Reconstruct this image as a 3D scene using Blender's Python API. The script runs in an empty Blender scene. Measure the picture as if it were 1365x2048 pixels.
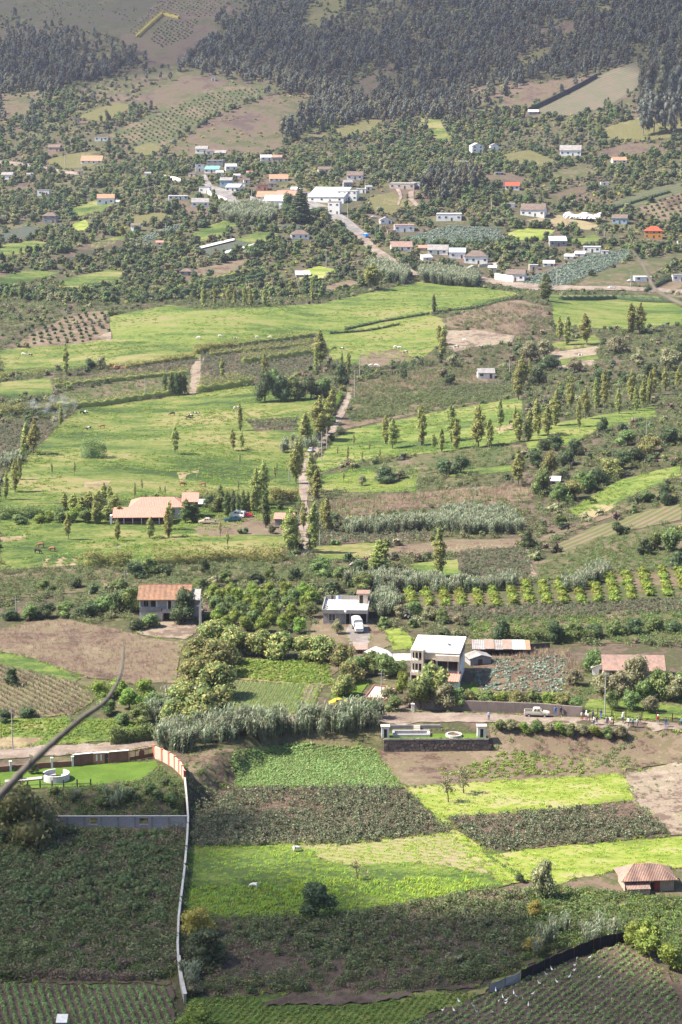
import bpy, bmesh, math, random
import numpy as np
from mathutils import Vector, Matrix
from mathutils.geometry import delaunay_2d_cdt

SC = bpy.context.scene
COL = SC.collection
R = math.radians
rng = np.random.default_rng(7)
random.seed(7)

# ------------------------------------------------------------------ camera
CAM_H = 116.0                     # metres above the valley floor
FPX = 4000.0                      # focal length in photograph pixels (1365 x 2048)
PITCH = math.atan(774.0 / 4000.0)
cam = bpy.data.cameras.new('camera')
cam.sensor_fit = 'VERTICAL'; cam.sensor_height = 36.0
cam.lens = FPX / 2048.0 * 36.0
cam.clip_start = 0.1; cam.clip_end = 30000
cam.dof.use_dof = True; cam.dof.focus_distance = 620.0; cam.dof.aperture_fstop = 11.0
cam_ob = bpy.data.objects.new('camera', cam); COL.objects.link(cam_ob)
cam_ob.location = (0, 0, CAM_H)
cam_ob.rotation_euler = (math.pi / 2 - PITCH, 0, 0)
SC.camera = cam_ob

# ------------------------------------------------------------------ sky, sun, exposure
SUN_EL, SUN_AZ = R(50), R(-94)    # azimuth measured from +Y (view direction) towards +X
world = bpy.data.worlds.new('World'); SC.world = world; world.use_nodes = True
wn = world.node_tree.nodes; wl = world.node_tree.links
sky = wn.new('ShaderNodeTexSky'); sky.sky_type = 'NISHITA'; sky.sun_disc = False
sky.sun_elevation = SUN_EL; sky.sun_rotation = SUN_AZ
sky.air_density = 1.0; sky.dust_density = 2.0; sky.ozone_density = 0.8; sky.altitude = 1000
bg = wn['Background']; bg.inputs[1].default_value = 0.09
wl.new(sky.outputs[0], bg.inputs[0])
sun = bpy.data.lights.new('sun', 'SUN'); sun.energy = 5.0; sun.angle = R(0.6); sun.color = (1.0, 0.91, 0.77)
sun_ob = bpy.data.objects.new('sun', sun); COL.objects.link(sun_ob)
SUN_DIR = Vector((math.sin(SUN_AZ) * math.cos(SUN_EL), math.cos(SUN_AZ) * math.cos(SUN_EL), math.sin(SUN_EL)))
sun_ob.rotation_euler = SUN_DIR.to_track_quat('Z', 'Y').to_euler()
sun_ob.location = (0, 0, 500)
SC.view_settings.view_transform = 'Standard'; SC.view_settings.look = 'None'
SC.view_settings.exposure = 1.75; SC.view_settings.gamma = 1.0
SC.view_settings.use_curve_mapping = False

# ------------------------------------------------------------------ materials
class NT:
    def __init__(s, name):
        s.m = bpy.data.materials.new(name); s.m.use_nodes = True
        s.t = s.m.node_tree; s.N = s.t.nodes; s.N.clear()
        s.out = s.N.new('ShaderNodeOutputMaterial')
    def n(s, typ, **kw):
        o = s.N.new('ShaderNode' + typ)
        for k, v in kw.items(): setattr(o, k, v)
        return o
    def l(s, a, b): s.t.links.new(a, b)
    def math(s, op, a, b=0.0):
        o = s.n('Math', operation=op)
        for i, v in enumerate((a, b)):
            if hasattr(v, 'links'): s.l(v, o.inputs[i])
            else: o.inputs[i].default_value = v
        return o.outputs[0]
    def noise(s, vec, period, detail=3.0, rough=0.6):
        o = s.n('TexNoise'); o.inputs['Scale'].default_value = 1.0 / period
        o.inputs['Detail'].default_value = detail; o.inputs['Roughness'].default_value = rough
        if vec is not None: s.l(vec, o.inputs['Vector'])
        return o.outputs['Fac']
    def ramp(s, fac, stops, interp='LINEAR'):
        o = s.n('ValToRGB'); cr = o.color_ramp; cr.interpolation = interp
        while len(cr.elements) < len(stops): cr.elements.new(0.5)
        for e, (p, c) in zip(cr.elements, stops):
            e.position = p; e.color = (*c, 1) if len(c) == 3 else c
        s.l(fac, o.inputs[0]); return o.outputs[0]
    def mix(s, fac, a, b, mode='MIX'):
        o = s.n('Mix', data_type='RGBA', blend_type=mode)
        for k, v in ((0, fac), (6, a), (7, b)):
            if hasattr(v, 'links'): s.l(v, o.inputs[k])
            elif k == 0: o.inputs[0].default_value = v
            else: o.inputs[k].default_value = (*v, 1)
        return o.outputs[2]
    def bsdf(s, col, rough=0.8, spec=0.3, bump=None, dist=0.1, metal=0.0):
        o = s.n('BsdfPrincipled')
        if hasattr(col, 'links'): s.l(col, o.inputs['Base Color'])
        else: o.inputs['Base Color'].default_value = (*col, 1)
        o.inputs['Roughness'].default_value = rough; o.inputs['Metallic'].default_value = metal
        o.inputs['Specular IOR Level'].default_value = spec
        if bump is not None:
            b = s.n('Bump'); b.inputs['Strength'].default_value = 1.0; b.inputs['Distance'].default_value = dist
            s.l(bump, b.inputs['Height']); s.l(b.outputs[0], o.inputs['Normal'])
        s.l(o.outputs[0], s.out.inputs[0]); return o

MATS = {}
PK = 0.72                        # overall albedo level of plaster, paint and roofing
LK = 1.9                         # overall albedo level of foliage
GK = 0.58                        # overall albedo level of open ground
def coords(t): return t.n('TexCoord').outputs['Object']

def ground_mat(name, cols, big=30.0, mid=6.0, fine=0.9, dist=0.12, w=(0.42, 0.33, 0.25)):
    """earth or turf: three octaves of patches; cols from the driest to the lushest"""
    if name in MATS: return MATS[name]
    t = NT(name); c = coords(t)
    if 'grass' in name:            # grazing and old terraces leave long streaks across the slope
        mp = t.n('Mapping'); mp.inputs['Scale'].default_value = (0.45, 1.0, 1.0); t.l(c, mp.inputs['Vector']); cs = mp.outputs[0]
    else: cs = c
    a = t.noise(cs, big, 4); b = t.noise(cs, mid, 4, 0.65); d = t.noise(c, fine, 3, 0.7)
    f = t.math('ADD', t.math('ADD', t.math('MULTIPLY', a, w[0]), t.math('MULTIPLY', b, w[1])), t.math('MULTIPLY', d, w[2]))
    n = len(cols); lo, hi = 0.43, 0.57; cols = [tuple(v*GK for v in c) for c in cols]
    col = t.ramp(f, [(lo + (hi - lo) * i / (n - 1), cc) for i, cc in enumerate(cols)])
    hgt = t.math('ADD', t.math('MULTIPLY', d, 0.6), t.math('MULTIPLY', b, 0.8))
    t.bsdf(col, 0.9, 0.15, hgt, dist)
    MATS[name] = t.m; return t.m

def row_mat(name, ca, cb, ang, spacing, dist=1.5, share=0.5, cols2=None):
    """crop rows: bands ca (plants) and cb (soil) at the angle ang to X"""
    if name in MATS: return MATS[name]
    t = NT(name); c = coords(t)
    mp = t.n('Mapping'); mp.inputs['Rotation'].default_value = (0, 0, -ang); t.l(c, mp.inputs['Vector'])
    wv = t.n('TexWave', wave_type='BANDS', bands_direction='Y')
    wv.inputs['Scale'].default_value = 0.31416 / spacing; wv.inputs['Distortion'].default_value = dist
    wv.inputs['Detail'].default_value = 2; wv.inputs['Detail Scale'].default_value = 0.6
    t.l(mp.outputs[0], wv.inputs['Vector'])
    nz = t.noise(c, spacing * 0.8, 3, 0.7); nb = t.noise(c, 14, 3)
    f = t.math('ADD', wv.outputs['Fac'], t.math('MULTIPLY', t.math('SUBTRACT', nz, 0.5), 1.2))
    f = t.math('ADD', f, t.math('MULTIPLY', t.math('SUBTRACT', nb, 0.5), 0.9))
    ca, cb = [tuple(v*GK for v in c) for c in (ca, cb)]; cols2 = tuple(v*GK for v in cols2) if cols2 else None
    col = t.ramp(f, [(max(0, share - 0.22), cb), (min(1, share + 0.22), ca)])
    col = t.mix(t.ramp(nb, [(0.4, (0, 0, 0)), (0.65, (0.6, 0.6, 0.6))]), col, cols2 or ca)
    t.bsdf(col, 0.9, 0.15, f, 0.18)
    MATS[name] = t.m; return t.m

def leaf_mat(name, cols, trans=0.35, rough=0.6, vary=0.35):
    """foliage: colour changes from leaf to leaf and from plant to plant"""
    if name in MATS: return MATS[name]
    t = NT(name)
    g = t.n('NewGeometry'); oi = t.n('ObjectInfo')
    n = len(cols); cols = [tuple(v*LK for v in c) for c in cols]
    col = t.ramp(g.outputs['Random Per Island'], [(i / (n - 1), c) for i, c in enumerate(cols)])
    hs = t.n('HueSaturation')
    t.l(t.math('ADD', t.math('MULTIPLY', oi.outputs['Random'], 0.05), 0.475), hs.inputs['Hue'])
    t.l(t.math('ADD', t.math('MULTIPLY', oi.outputs['Random'], vary), 1 - vary / 2), hs.inputs['Value'])
    hs.inputs['Saturation'].default_value = 1.0
    t.l(col, hs.inputs['Color'])
    d = t.n('BsdfPrincipled'); d.inputs['Roughness'].default_value = rough; d.inputs['Specular IOR Level'].default_value = 0.25
    t.l(hs.outputs[0], d.inputs['Base Color'])
    tr = t.n('BsdfTranslucent'); t.l(hs.outputs[0], tr.inputs['Color'])
    mx = t.n('MixShader'); mx.inputs[0].default_value = trans + 0.1
    t.l(d.outputs[0], mx.inputs[1]); t.l(tr.outputs[0], mx.inputs[2]); t.l(mx.outputs[0], t.out.inputs[0])
    MATS[name] = t.m; return t.m

def paint(name, col, rough=0.7, var=0.25, scale=1.2, spec=0.3, metal=0.0, dist=0.02):
    """plaster, concrete, paint: blotches and streaks of wear"""
    if name in MATS: return MATS[name]
    t = NT(name); c = coords(t)
    a = t.noise(c, scale, 4, 0.7)
    mp = t.n('Mapping'); mp.inputs['Scale'].default_value = (3.0, 3.0, 0.35); t.l(c, mp.inputs['Vector'])
    s = t.noise(mp.outputs[0], scale * 0.7, 3, 0.6)
    f = t.math('ADD', t.math('MULTIPLY', a, 0.6), t.math('MULTIPLY', s, 0.4))
    col = tuple(v*PK for v in col)
    lo = tuple(v * (1 - var) for v in col); hi = tuple(min(0.92, v * (1 + var * 0.4)) for v in col)
    t.bsdf(t.ramp(f, [(0.36, lo), (0.56, col), (0.7, hi)]), rough, spec, f, dist, metal)
    MATS[name] = t.m; return t.m

def plain(name, col, rough=0.5, spec=0.5, metal=0.0):
    if name in MATS: return MATS[name]
    t = NT(name); t.bsdf(col, rough, spec, None, 0, metal); MATS[name] = t.m; return t.m

def corrugated(name, col, axis='X', period=0.25, dirt=(0.25, 0.12, 0.06), amount=0.3):
    """sheet metal or rows of tiles: ribs as relief, rust and lichen as stains"""
    if name in MATS: return MATS[name]
    t = NT(name); c = coords(t)
    col = tuple(v*PK for v in col); dirt = tuple(v*PK for v in dirt)
    wv = t.n('TexWave', wave_type='BANDS', bands_direction=axis); wv.inputs['Scale'].default_value = 0.31416 / period
    wv.inputs['Distortion'].default_value = 0.3
    t.l(c, wv.inputs['Vector'])
    a = t.noise(c, 1.7, 4, 0.7)
    k = t.mix(t.ramp(a, [(0.5 - amount * 0.3, (0, 0, 0)), (0.72 - amount * 0.2, (1, 1, 1))]), col, dirt)
    g = t.ramp(t.noise(c, 0.5, 2), [(0.3, (0.75, 0.75, 0.75)), (0.7, (1, 1, 1))])
    t.bsdf(t.mix(1.0, k, g, 'MULTIPLY'), 0.75, 0.2, wv.outputs['Fac'], 0.05)
    MATS[name] = t.m; return t.m

# ------------------------------------------------------------------ mesh and object helpers
def tag(o, label=None, cat=None, group=None, kind=None):
    if label: o['label'] = label
    if cat: o['category'] = cat
    if group: o['group'] = group
    if kind: o['kind'] = kind
    return o

def new_obj(name, me, parent=None, loc=None, rz=0.0):
    o = bpy.data.objects.new(name, me); COL.objects.link(o)
    if parent is not None: o.parent = parent
    if loc is not None: o.location = loc
    if rz: o.rotation_euler = (0, 0, rz)
    return o

def empty(name, loc, rz=0.0):
    o = new_obj(name, None, None, loc, rz); o.empty_display_size = 0.3; return o

def mesh_np(name, V, F, mats, midx=None, smooth=False):
    """mesh from numpy arrays: F is a list of (n,k) index arrays"""
    me = bpy.data.meshes.new(name)
    V = np.asarray(V, np.float32)
    me.vertices.add(len(V)); me.vertices.foreach_set('co', V.ravel())
    F = [np.asarray(f, np.int32) for f in F if len(f)]
    loops = np.concatenate([f.ravel() for f in F]); cnt = np.concatenate([np.full(len(f), f.shape[1], np.int32) for f in F])
    me.loops.add(len(loops)); me.loops.foreach_set('vertex_index', loops)
    st = np.zeros(len(cnt), np.int32); st[1:] = np.cumsum(cnt)[:-1]
    me.polygons.add(len(cnt)); me.polygons.foreach_set('loop_start', st); me.polygons.foreach_set('loop_total', cnt)
    if midx is not None: me.polygons.foreach_set('material_index', np.asarray(midx, np.int32))
    for m in (mats if isinstance(mats, (list, tuple)) else [mats]): me.materials.append(m)
    me.update(calc_edges=True); me.validate()
    if smooth: me.polygons.foreach_set('use_smooth', np.ones(len(cnt), bool))
    return me

class MB:
    """collects shapes, then builds ONE mesh object"""
    def __init__(s): s.v = []; s.f = []
    def poly(s, pts): 
        b = len(s.v); s.v += [tuple(p) for p in pts]; s.f.append(tuple(range(b, b + len(pts)))); return s
    def box(s, x0, x1, y0, y1, z0, z1):
        b = len(s.v)
        s.v += [(x0,y0,z0),(x1,y0,z0),(x1,y1,z0),(x0,y1,z0),(x0,y0,z1),(x1,y0,z1),(x1,y1,z1),(x0,y1,z1)]
        s.f += [tuple(b+i for i in q) for q in ((3,2,1,0),(4,5,6,7),(0,1,5,4),(1,2,6,5),(2,3,7,6),(3,0,4,7))]; return s
    def prism(s, prof, x0, x1, axis='X'):
        """profile of (a,b) points extruded along an axis"""
        b = len(s.v); n = len(prof)
        for x in (x0, x1):
            for (p, q) in prof: s.v.append((x, p, q) if axis == 'X' else (p, x, q))
        s.f += [tuple(b + i for i in range(n)), tuple(b + n + i for i in reversed(range(n)))]
        for i in range(n): j = (i + 1) % n; s.f.append((b + i, b + n + i, b + n + j, b + j))
        return s
    def tube(s, pts, rad, k=6, cap=True):
        pts = [Vector(p) for p in pts]; n = len(pts)
        rad = rad if hasattr(rad, '__len__') else [rad] * n
        b = len(s.v)
        for i, p in enumerate(pts):
            d = (pts[min(i+1, n-1)] - pts[max(i-1, 0)]).normalized()
            u = d.orthogonal().normalized() if abs(d.z) < 0.95 else Vector((1,0,0)).cross(d).normalized()
            w = d.cross(u)
            for j in range(k):
                a = 2*math.pi*j/k; s.v.append(tuple(p + (u*math.cos(a) + w*math.sin(a)) * rad[i]))
        for i in range(n-1):
            for j in range(k):
                s.f.append((b+i*k+j, b+i*k+(j+1)%k, b+(i+1)*k+(j+1)%k, b+(i+1)*k+j))
        if cap: s.f += [tuple(b+j for j in reversed(range(k))), tuple(b+(n-1)*k+j for j in range(k))]
        return s
    def lathe(s, prof, k=16, cx=0, cy=0, a0=0, a1=2*math.pi):
        b = len(s.v); full = abs(a1-a0) > 6.28; m = k if full else k+1; n = len(prof)
        for j in range(m):
            a = a0 + (a1-a0)*j/k
            for (r, z) in prof: s.v.append((cx + r*math.cos(a), cy + r*math.sin(a), z))
        for j in range(k):
            for i in range(n-1):
                A = b + j*n + i; B = b + ((j+1) % m)*n + i
                s.f.append((A, B, B+1, A+1))
        return s
    def mesh(s, name, mat, smooth=False):
        me = bpy.data.meshes.new(name); me.from_pydata(s.v, [], s.f); me.update()
        for m in (mat if isinstance(mat, (list, tuple)) else [mat]): me.materials.append(m)
        if smooth: me.polygons.foreach_set('use_smooth', np.ones(len(me.polygons), bool))
        return me
    def build(s, name, mat, parent=None, loc=None, rz=0.0, smooth=False):
        return new_obj(name, s.mesh(name, mat, smooth), parent, loc, rz)
# ------------------------------------------------------------------ terrain
def smooth01(t): t = np.clip(t, 0, 1); return t*t*(3-2*t)
_rows = [(2300,17.2),(2048,15.5),(1760,12.9),(1425,10.0),(1200,8.2),(1035,6.7),(850,5.25),(700,4.3),(600,3.7),(450,3.05),(300,2.6),(150,2.3),(0,2.05),(-200,1.75),(-450,1.5)]
_Y, _Z = [], []
for (py, s) in _rows:
    v = (py - 1024) / FPX; z = FPX / s
    _Y.append(z * (math.cos(PITCH) - v * math.sin(PITCH))); _Z.append(CAM_H - z * (math.sin(PITCH) + v * math.cos(PITCH)))
_yd = np.arange(0, 9000, 5.0)
_zd = np.interp(_yd, _Y + [4200, 9000], _Z + [_Z[-1] + 380, _Z[-1] + 300])
_k = np.exp(-0.5 * (np.arange(-12, 13) * 5.0 / 22.0) ** 2); _k /= _k.sum()
_zd = np.convolve(np.pad(_zd, 12, mode='edge'), _k, 'valid')
def _g(x, y, cx, cy, sx, sy): return np.exp(-0.5*(((x-cx)/sx)**2 + ((y-cy)/sy)**2))
def height_fn(x, y):
    z = np.interp(y, _yd, _zd)
    z = z + 13 * _g(x, y, 150, 660, 55, 110)                      # rise on the right
    z = z + 7 * _g(x, y, 20, 1010, 150, 55)                       # crown of the high pasture
    w = smooth01((y - 1120) / 500)
    z = z + w * (9*np.sin((0.55*x - 0.8*y)/95) + 6*np.sin((0.9*x + 0.35*y)/70 + 1) + 22*np.sin(x/230 - 0.6)*smooth01((y-1500)/500))
    m = smooth01((y - 420)/300) * (1 - w)
    z = z + m * (1.3*np.sin(x/31 + y/57) + 1.0*np.sin(x/19 - y/43 + 2))
    ys = np.where(x < -26, 330.0, 371.0) + np.where((x > -26) & (x < -10), -0.0, 0.0)
    ys = 330 + 43 * smooth01((x + 34) / 24)                       # the bank below the road
    z = z - 4.2 * smooth01((ys - y) / 9 + 0.5)
    near = -1.7 - 0.62*np.hypot(x*0.35, np.maximum(y, 0)) + CAM_H + np.minimum(0, y) * -0.35
    near = np.where(y < 0, CAM_H - 1.7 - y*0.25, near)            # the hill the camera stands on
    return np.maximum(z, near)
def _axis(segs):
    a = [np.arange(s0, s1, d) for (s0, s1, d) in segs]; return np.concatenate(a + [np.array([segs[-1][1]])])
_xp = _axis([(0,140,2.5),(140,420,7),(420,1000,40),(1000,6000,500)])
GX = np.concatenate([-_xp[:0:-1], _xp])
GY = _axis([(-400,-40,60),(-40,200,8),(200,640,2.5),(640,1300,6),(1300,2300,10),(2300,9000,400)])
GZ = height_fn(GX[None, :], GY[:, None])
def H(x, y):
    """ground height, from the same grid as the terrain mesh"""
    x = np.asarray(x, float); y = np.asarray(y, float)
    i = np.clip(np.searchsorted(GX, x) - 1, 0, len(GX)-2); j = np.clip(np.searchsorted(GY, y) - 1, 0, len(GY)-2)
    u = (x - GX[i])/(GX[i+1]-GX[i]); v = (y - GY[j])/(GY[j+1]-GY[j])
    return GZ[j,i]*(1-u)*(1-v) + GZ[j,i+1]*u*(1-v) + GZ[j+1,i]*(1-u)*v + GZ[j+1,i+1]*u*v
_ts = np.concatenate([np.arange(190, 700, 3.0), np.arange(700, 3600, 9.0)])
def at_many(P):
    """photograph pixels -> points where they lie on the ground"""
    P = np.asarray(P, float).reshape(-1, 2)
    u = (P[:,0]-682.5)/FPX; v = (P[:,1]-1024)/FPX
    dx, dy, dz = u, math.cos(PITCH) - v*math.sin(PITCH), -(math.sin(PITCH) + v*math.cos(PITCH))
    out = np.zeros((len(P), 3))
    for s in range(0, len(P), 4000):
        e = slice(s, s+4000)
        X = dx[e,None]*_ts; Y = dy[e,None]*_ts; Z = CAM_H + dz[e,None]*_ts
        below = Z < H(X, Y)
        k = np.argmax(below, axis=1); k = np.where(below.any(axis=1), np.maximum(k, 1), len(_ts)-1)
        lo, hi = _ts[k-1].copy(), _ts[k].copy()
        for _ in range(14):
            md = (lo+hi)/2; b = CAM_H + dz[e]*md < H(dx[e]*md, dy[e]*md)
            hi = np.where(b, md, hi); lo = np.where(b, lo, md)
        x, y = dx[e]*hi, dy[e]*hi
        out[e,0], out[e,1], out[e,2] = x, y, H(x, y)
    return out
def at(px, py): return Vector(at_many([(px, py)])[0])
def mpp(p):
    """metres that one photograph pixel covers at the point p"""
    return (p[1]*math.cos(PITCH) + (CAM_H - p[2])*math.sin(PITCH)) / FPX

DRY = (0.20,0.155,0.10); SOIL = (0.155,0.115,0.088); DK = (0.045,0.058,0.030)
M_terr = ground_mat('scrub_ground', [(0.16,0.115,0.09),(0.115,0.09,0.062),(0.07,0.075,0.035),(0.10,0.105,0.045),(0.155,0.135,0.075)], 40, 8, 1.6, 0.4)
def _terrain():
    ny, nx = GZ.shape
    XX, YY = np.meshgrid(GX, GY); V = np.stack([XX.ravel(), YY.ravel(), GZ.ravel()], 1)
    j, i = np.meshgrid(np.arange(ny-1), np.arange(nx-1), indexing='ij'); b = (j*nx+i).ravel()
    F = np.stack([b, b+1, b+nx+1, b+nx], 1)
    o = new_obj('terrain', mesh_np('terrain', V, [F], M_terr, smooth=True))
    tag(o, 'valley floor and mountainside covered in dry scrub', 'terrain', kind='structure')
_terrain()

def inside(P, poly):
    P = np.asarray(P); poly = np.asarray(poly); x, y = P[:,0], P[:,1]; r = np.zeros(len(P), bool); n = len(poly)
    for a in range(n):
        x0, y0 = poly[a]; x1, y1 = poly[(a+1) % n]
        if y0 == y1: continue
        c = ((y0 > y) != (y1 > y)) & (x < (x1-x0)*(y-y0)/(y1-y0) + x0); r ^= c
    return r
def world_poly(px, wob=0.8, step=9):
    """pixel outline -> world outline with a slightly uneven edge"""
    q = []
    n = len(px)
    for a in range(n):
        p0, p1 = np.array(px[a], float), np.array(px[(a+1) % n], float)
        k = max(1, int(np.hypot(*(p1-p0))/step))
        for t in range(k): q.append(p0 + (p1-p0)*t/k)
    W = at_many(q)[:, :2]
    n = rng.normal(0, wob, W.shape)
    return W + (np.roll(n,1,0) + 2*n + np.roll(n,-1,0)) * 0.3
_layer = [0.0]
FIELD_POLYS = []; FIELD_LABELS = []
def sheet(name, px, mat, label, cat='field', lift=None, wob=0.45, step=None, relief=None, kind='structure', world=None):
    """a field, lawn, road or yard: a draped sheet cut along its outline"""
    _layer[0] += 0.0008
    lift = 0.05 + _layer[0] if lift is None else lift
    W = np.asarray(world) if world is not None else world_poly(px, wob)
    mn, mx = W.min(0), W.max(0)
    step = step or max(1.6, min(9.0, (mx-mn).max()/26))
    gx = np.arange(mn[0]+step/2, mx[0], step); gy = np.arange(mn[1]+step/2, mx[1], step)
    G = np.stack(np.meshgrid(gx, gy), -1).reshape(-1, 2)
    G = G[inside(G, W)] if len(G) else G
    pts = [Vector(p) for p in W] + [Vector(p) for p in G]
    n = len(W)
    vo, eo, fo, _, _, _ = delaunay_2d_cdt(pts, [], [list(range(n))], 1, 1e-4)
    V = np.array([(v[0], v[1]) for v in vo])
    z = H(V[:,0], V[:,1]) + lift
    if relief is not None: z = z + relief(V[:,0], V[:,1])
    me = mesh_np(name, np.c_[V, z], [np.array([f for f in fo if len(f) == 3])], mat, smooth=True)
    FIELD_POLYS.append((W, mn, mx)); FIELD_LABELS.append(label)
    o = new_obj(name, me); tag(o, label, cat, kind=kind); return o
# ------------------------------------------------------------------ fields, lawns, roads, yards
LUSH = ground_mat('lush_grass', [(0.062,0.10,0.025),(0.098,0.155,0.032),(0.145,0.205,0.04),(0.205,0.245,0.058),(0.29,0.255,0.115)], 26, 5, 0.8, 0.15)
BRIGHT = ground_mat('bright_grass', [(0.16,0.20,0.04),(0.205,0.265,0.045),(0.25,0.31,0.055),(0.30,0.33,0.08),(0.35,0.33,0.15)], 16, 4, 0.8, 0.08)
MEADOW = ground_mat('meadow_grass', [(0.045,0.08,0.018),(0.08,0.128,0.026),(0.126,0.172,0.036),(0.185,0.205,0.055),(0.265,0.235,0.105)], 34, 8, 1.4, 0.15)
HIGH = ground_mat('high_pasture_grass', [(0.064,0.108,0.023),(0.106,0.162,0.031),(0.155,0.208,0.041),(0.205,0.23,0.06),(0.25,0.228,0.10)], 40, 7, 1.6, 0.25)
LAWN = ground_mat('mown_lawn', [(0.085,0.15,0.018),(0.105,0.185,0.022),(0.13,0.21,0.028)], 9, 2, 0.5, 0.04)
STRAW = ground_mat('dry_straw', [(0.22,0.165,0.10),(0.29,0.225,0.13),(0.36,0.29,0.175),(0.30,0.27,0.13)], 14, 3, 0.7, 0.1)
EARTH = ground_mat('bare_earth', [(0.10,0.068,0.05),(0.15,0.105,0.076),(0.215,0.158,0.118),(0.165,0.145,0.075),(0.25,0.19,0.14)], 14, 3, 0.6, 0.12)
PINK = ground_mat('pale_dirt', [(0.17,0.125,0.095),(0.25,0.19,0.15),(0.35,0.28,0.225),(0.24,0.21,0.13),(0.38,0.31,0.25)], 10, 2.5, 0.6, 0.06)
ROAD = ground_mat('dirt_road', [(0.21,0.16,0.13),(0.29,0.23,0.19),(0.36,0.295,0.25)], 9, 2.5, 0.5, 0.05)
BEAN = ground_mat('bean_ground', [(0.185,0.125,0.10),(0.135,0.095,0.072),(0.085,0.072,0.048),(0.065,0.07,0.038)], 18, 4, 0.9, 0.25)
WEED = ground_mat('weedy_ground', [(0.20,0.145,0.11),(0.14,0.12,0.065),(0.095,0.108,0.045),(0.075,0.098,0.037)], 16, 4, 0.8, 0.25)
CONC = ground_mat('concrete_yard', [(0.38,0.35,0.33),(0.45,0.42,0.40),(0.5,0.48,0.46)], 8, 2, 0.5, 0.02)
GREYCROP = ground_mat('grey_crop', [(0.085,0.085,0.075),(0.075,0.088,0.068),(0.095,0.115,0.082),(0.07,0.078,0.068)], 20, 4, 1.3, 0.4)
HILLDRY = ground_mat('dry_hill', [(0.095,0.066,0.056),(0.125,0.088,0.07),(0.155,0.115,0.083),(0.125,0.11,0.058),(0.085,0.09,0.042)], 60, 14, 3, 0.3)
HILLTOP = ground_mat('dry_hilltop', [(0.105,0.085,0.062),(0.09,0.088,0.048),(0.065,0.072,0.036),(0.095,0.093,0.045),(0.12,0.105,0.06)], 50, 12, 3, 0.5)

def F(mat, pts, label, name='field', cat='field', **k): return sheet(name, pts, mat, label, cat, **k)

# -- mountainside
F(HILLTOP, [(-60,-120),(420,-60),(330,25),(240,70),(200,65),(100,45),(0,30),(-60,20)], 'bare dry slope at the top left of the mountain', 'hill_slope', 'slope')
F(HILLDRY, [(240,75),(330,-10),(480,-30),(430,40),(380,90),(300,135),(290,120)], 'pinkish fallow plot high on the mountain beside a yellow hedge', 'fallow_plot')
F(HILLDRY, [(290,132),(355,95),(412,40),(440,58),(395,105),(345,130)], 'narrow pink ploughed strip below the yellow hedge', 'fallow_plot')
F(HILLDRY, [(290,190),(370,150),(460,160),(395,200),(330,220),(300,215)], 'pale stony plot with scattered dots above the orchard', 'fallow_plot')
F(HILLDRY, [(330,310),(420,240),(540,190),(640,190),(600,230),(560,300),(480,315),(400,320)], 'brown dry slope above the village street', 'hill_slope', 'slope')
F(WEED, [(215,270),(330,215),(420,175),(545,170),(500,200),(420,235),(330,290),(260,290)], 'sloping orchard ground on the left mountainside', 'orchard_ground')
F(HILLDRY, [(980,225),(1060,170),(1160,160),(1060,215)], 'tan dry grass strip left of the dark hillside wall', 'hill_slope', 'slope')
F(row_mat('hill_rows', (0.12,0.13,0.075), (0.19,0.14,0.115), 0.5, 4.5), [(1070,220),(1190,155),(1275,120),(1285,170),(1210,215),(1120,235)], 'hillside plot of pale rows right of the dark wall', 'crop_field')
F(HILLDRY, [(1190,305),(1260,285),(1330,290),(1290,305),(1220,318)], 'tan bare patch beside the orange roofed hut', 'bare_patch')
F(MEADOW, [(830,235),(880,240),(905,285),(880,285)], 'light green strip running down the slope', 'grass_strip')
F(HILLDRY, [(960,350),(1020,345),(1065,362),(1030,372),(975,368)], 'small bare yard in front of a dark hut above the village', 'bare_yard', 'yard')
F(HILLDRY, [(0,380),(30,372),(80,362),(60,374),(0,392)], 'mauve ploughed plot at the left edge below the track', 'ploughed_plot')
F(MEADOW, [(0,490),(60,482),(105,485),(90,498),(0,515)], 'bright green plot at the left edge of the slope', 'grass_plot')
F(MEADOW, [(175,490),(245,470),(250,480),(190,500)], 'light green grass plot between shrubs left of the village', 'grass_plot')
F(BEAN, [(95,520),(180,485),(255,478),(245,500),(150,520)], 'dark ploughed plot with purple soil on the left slope', 'ploughed_plot')
F(GREYCROP, [(255,485),(330,455),(365,445),(360,460),(280,490)], 'grey green crop plot left of the road', 'crop_field')
F(MEADOW, [(385,465),(450,440),(475,450),(440,475),(390,485)], 'light grassy plot below the village road', 'grass_plot')
F(GREYCROP, [(390,500),(470,478),(520,480),(500,495),(420,512)], 'dark vegetable plot with strips of pale plastic', 'crop_field')
F(EARTH, [(385,540),(480,520),(525,515),(480,540),(400,558)], 'brown plot above the long hedge', 'ploughed_plot')
F(MEADOW, [(0,555),(60,540),(120,545),(60,565),(0,575)], 'pale green plot with small poplars at the left', 'grass_plot')
F(MEADOW, [(120,560),(215,540),(250,545),(245,575),(185,585),(130,580)], 'weedy green plot between paths on the left', 'grass_plot')
F(BRIGHT, [(590,545),(640,532),(680,540),(650,560),(600,560)], 'bright green patch beside a white roof', 'grass_plot')
F(BRIGHT, [(1010,468),(1050,456),(1110,460),(1090,480),(1040,480)], 'bright lawn among the houses right of the village', 'lawn', 'lawn')
F(STRAW, [(1050,440),(1120,430),(1200,450),(1180,460),(1090,452)], 'dry grass yard in front of the plastic greenhouse', 'dry_yard', 'yard')
F(GREYCROP, [(790,480),(900,450),(1000,455),(1010,480),(930,490),(840,490)], 'dark bean plot between the village houses', 'crop_field')
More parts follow.
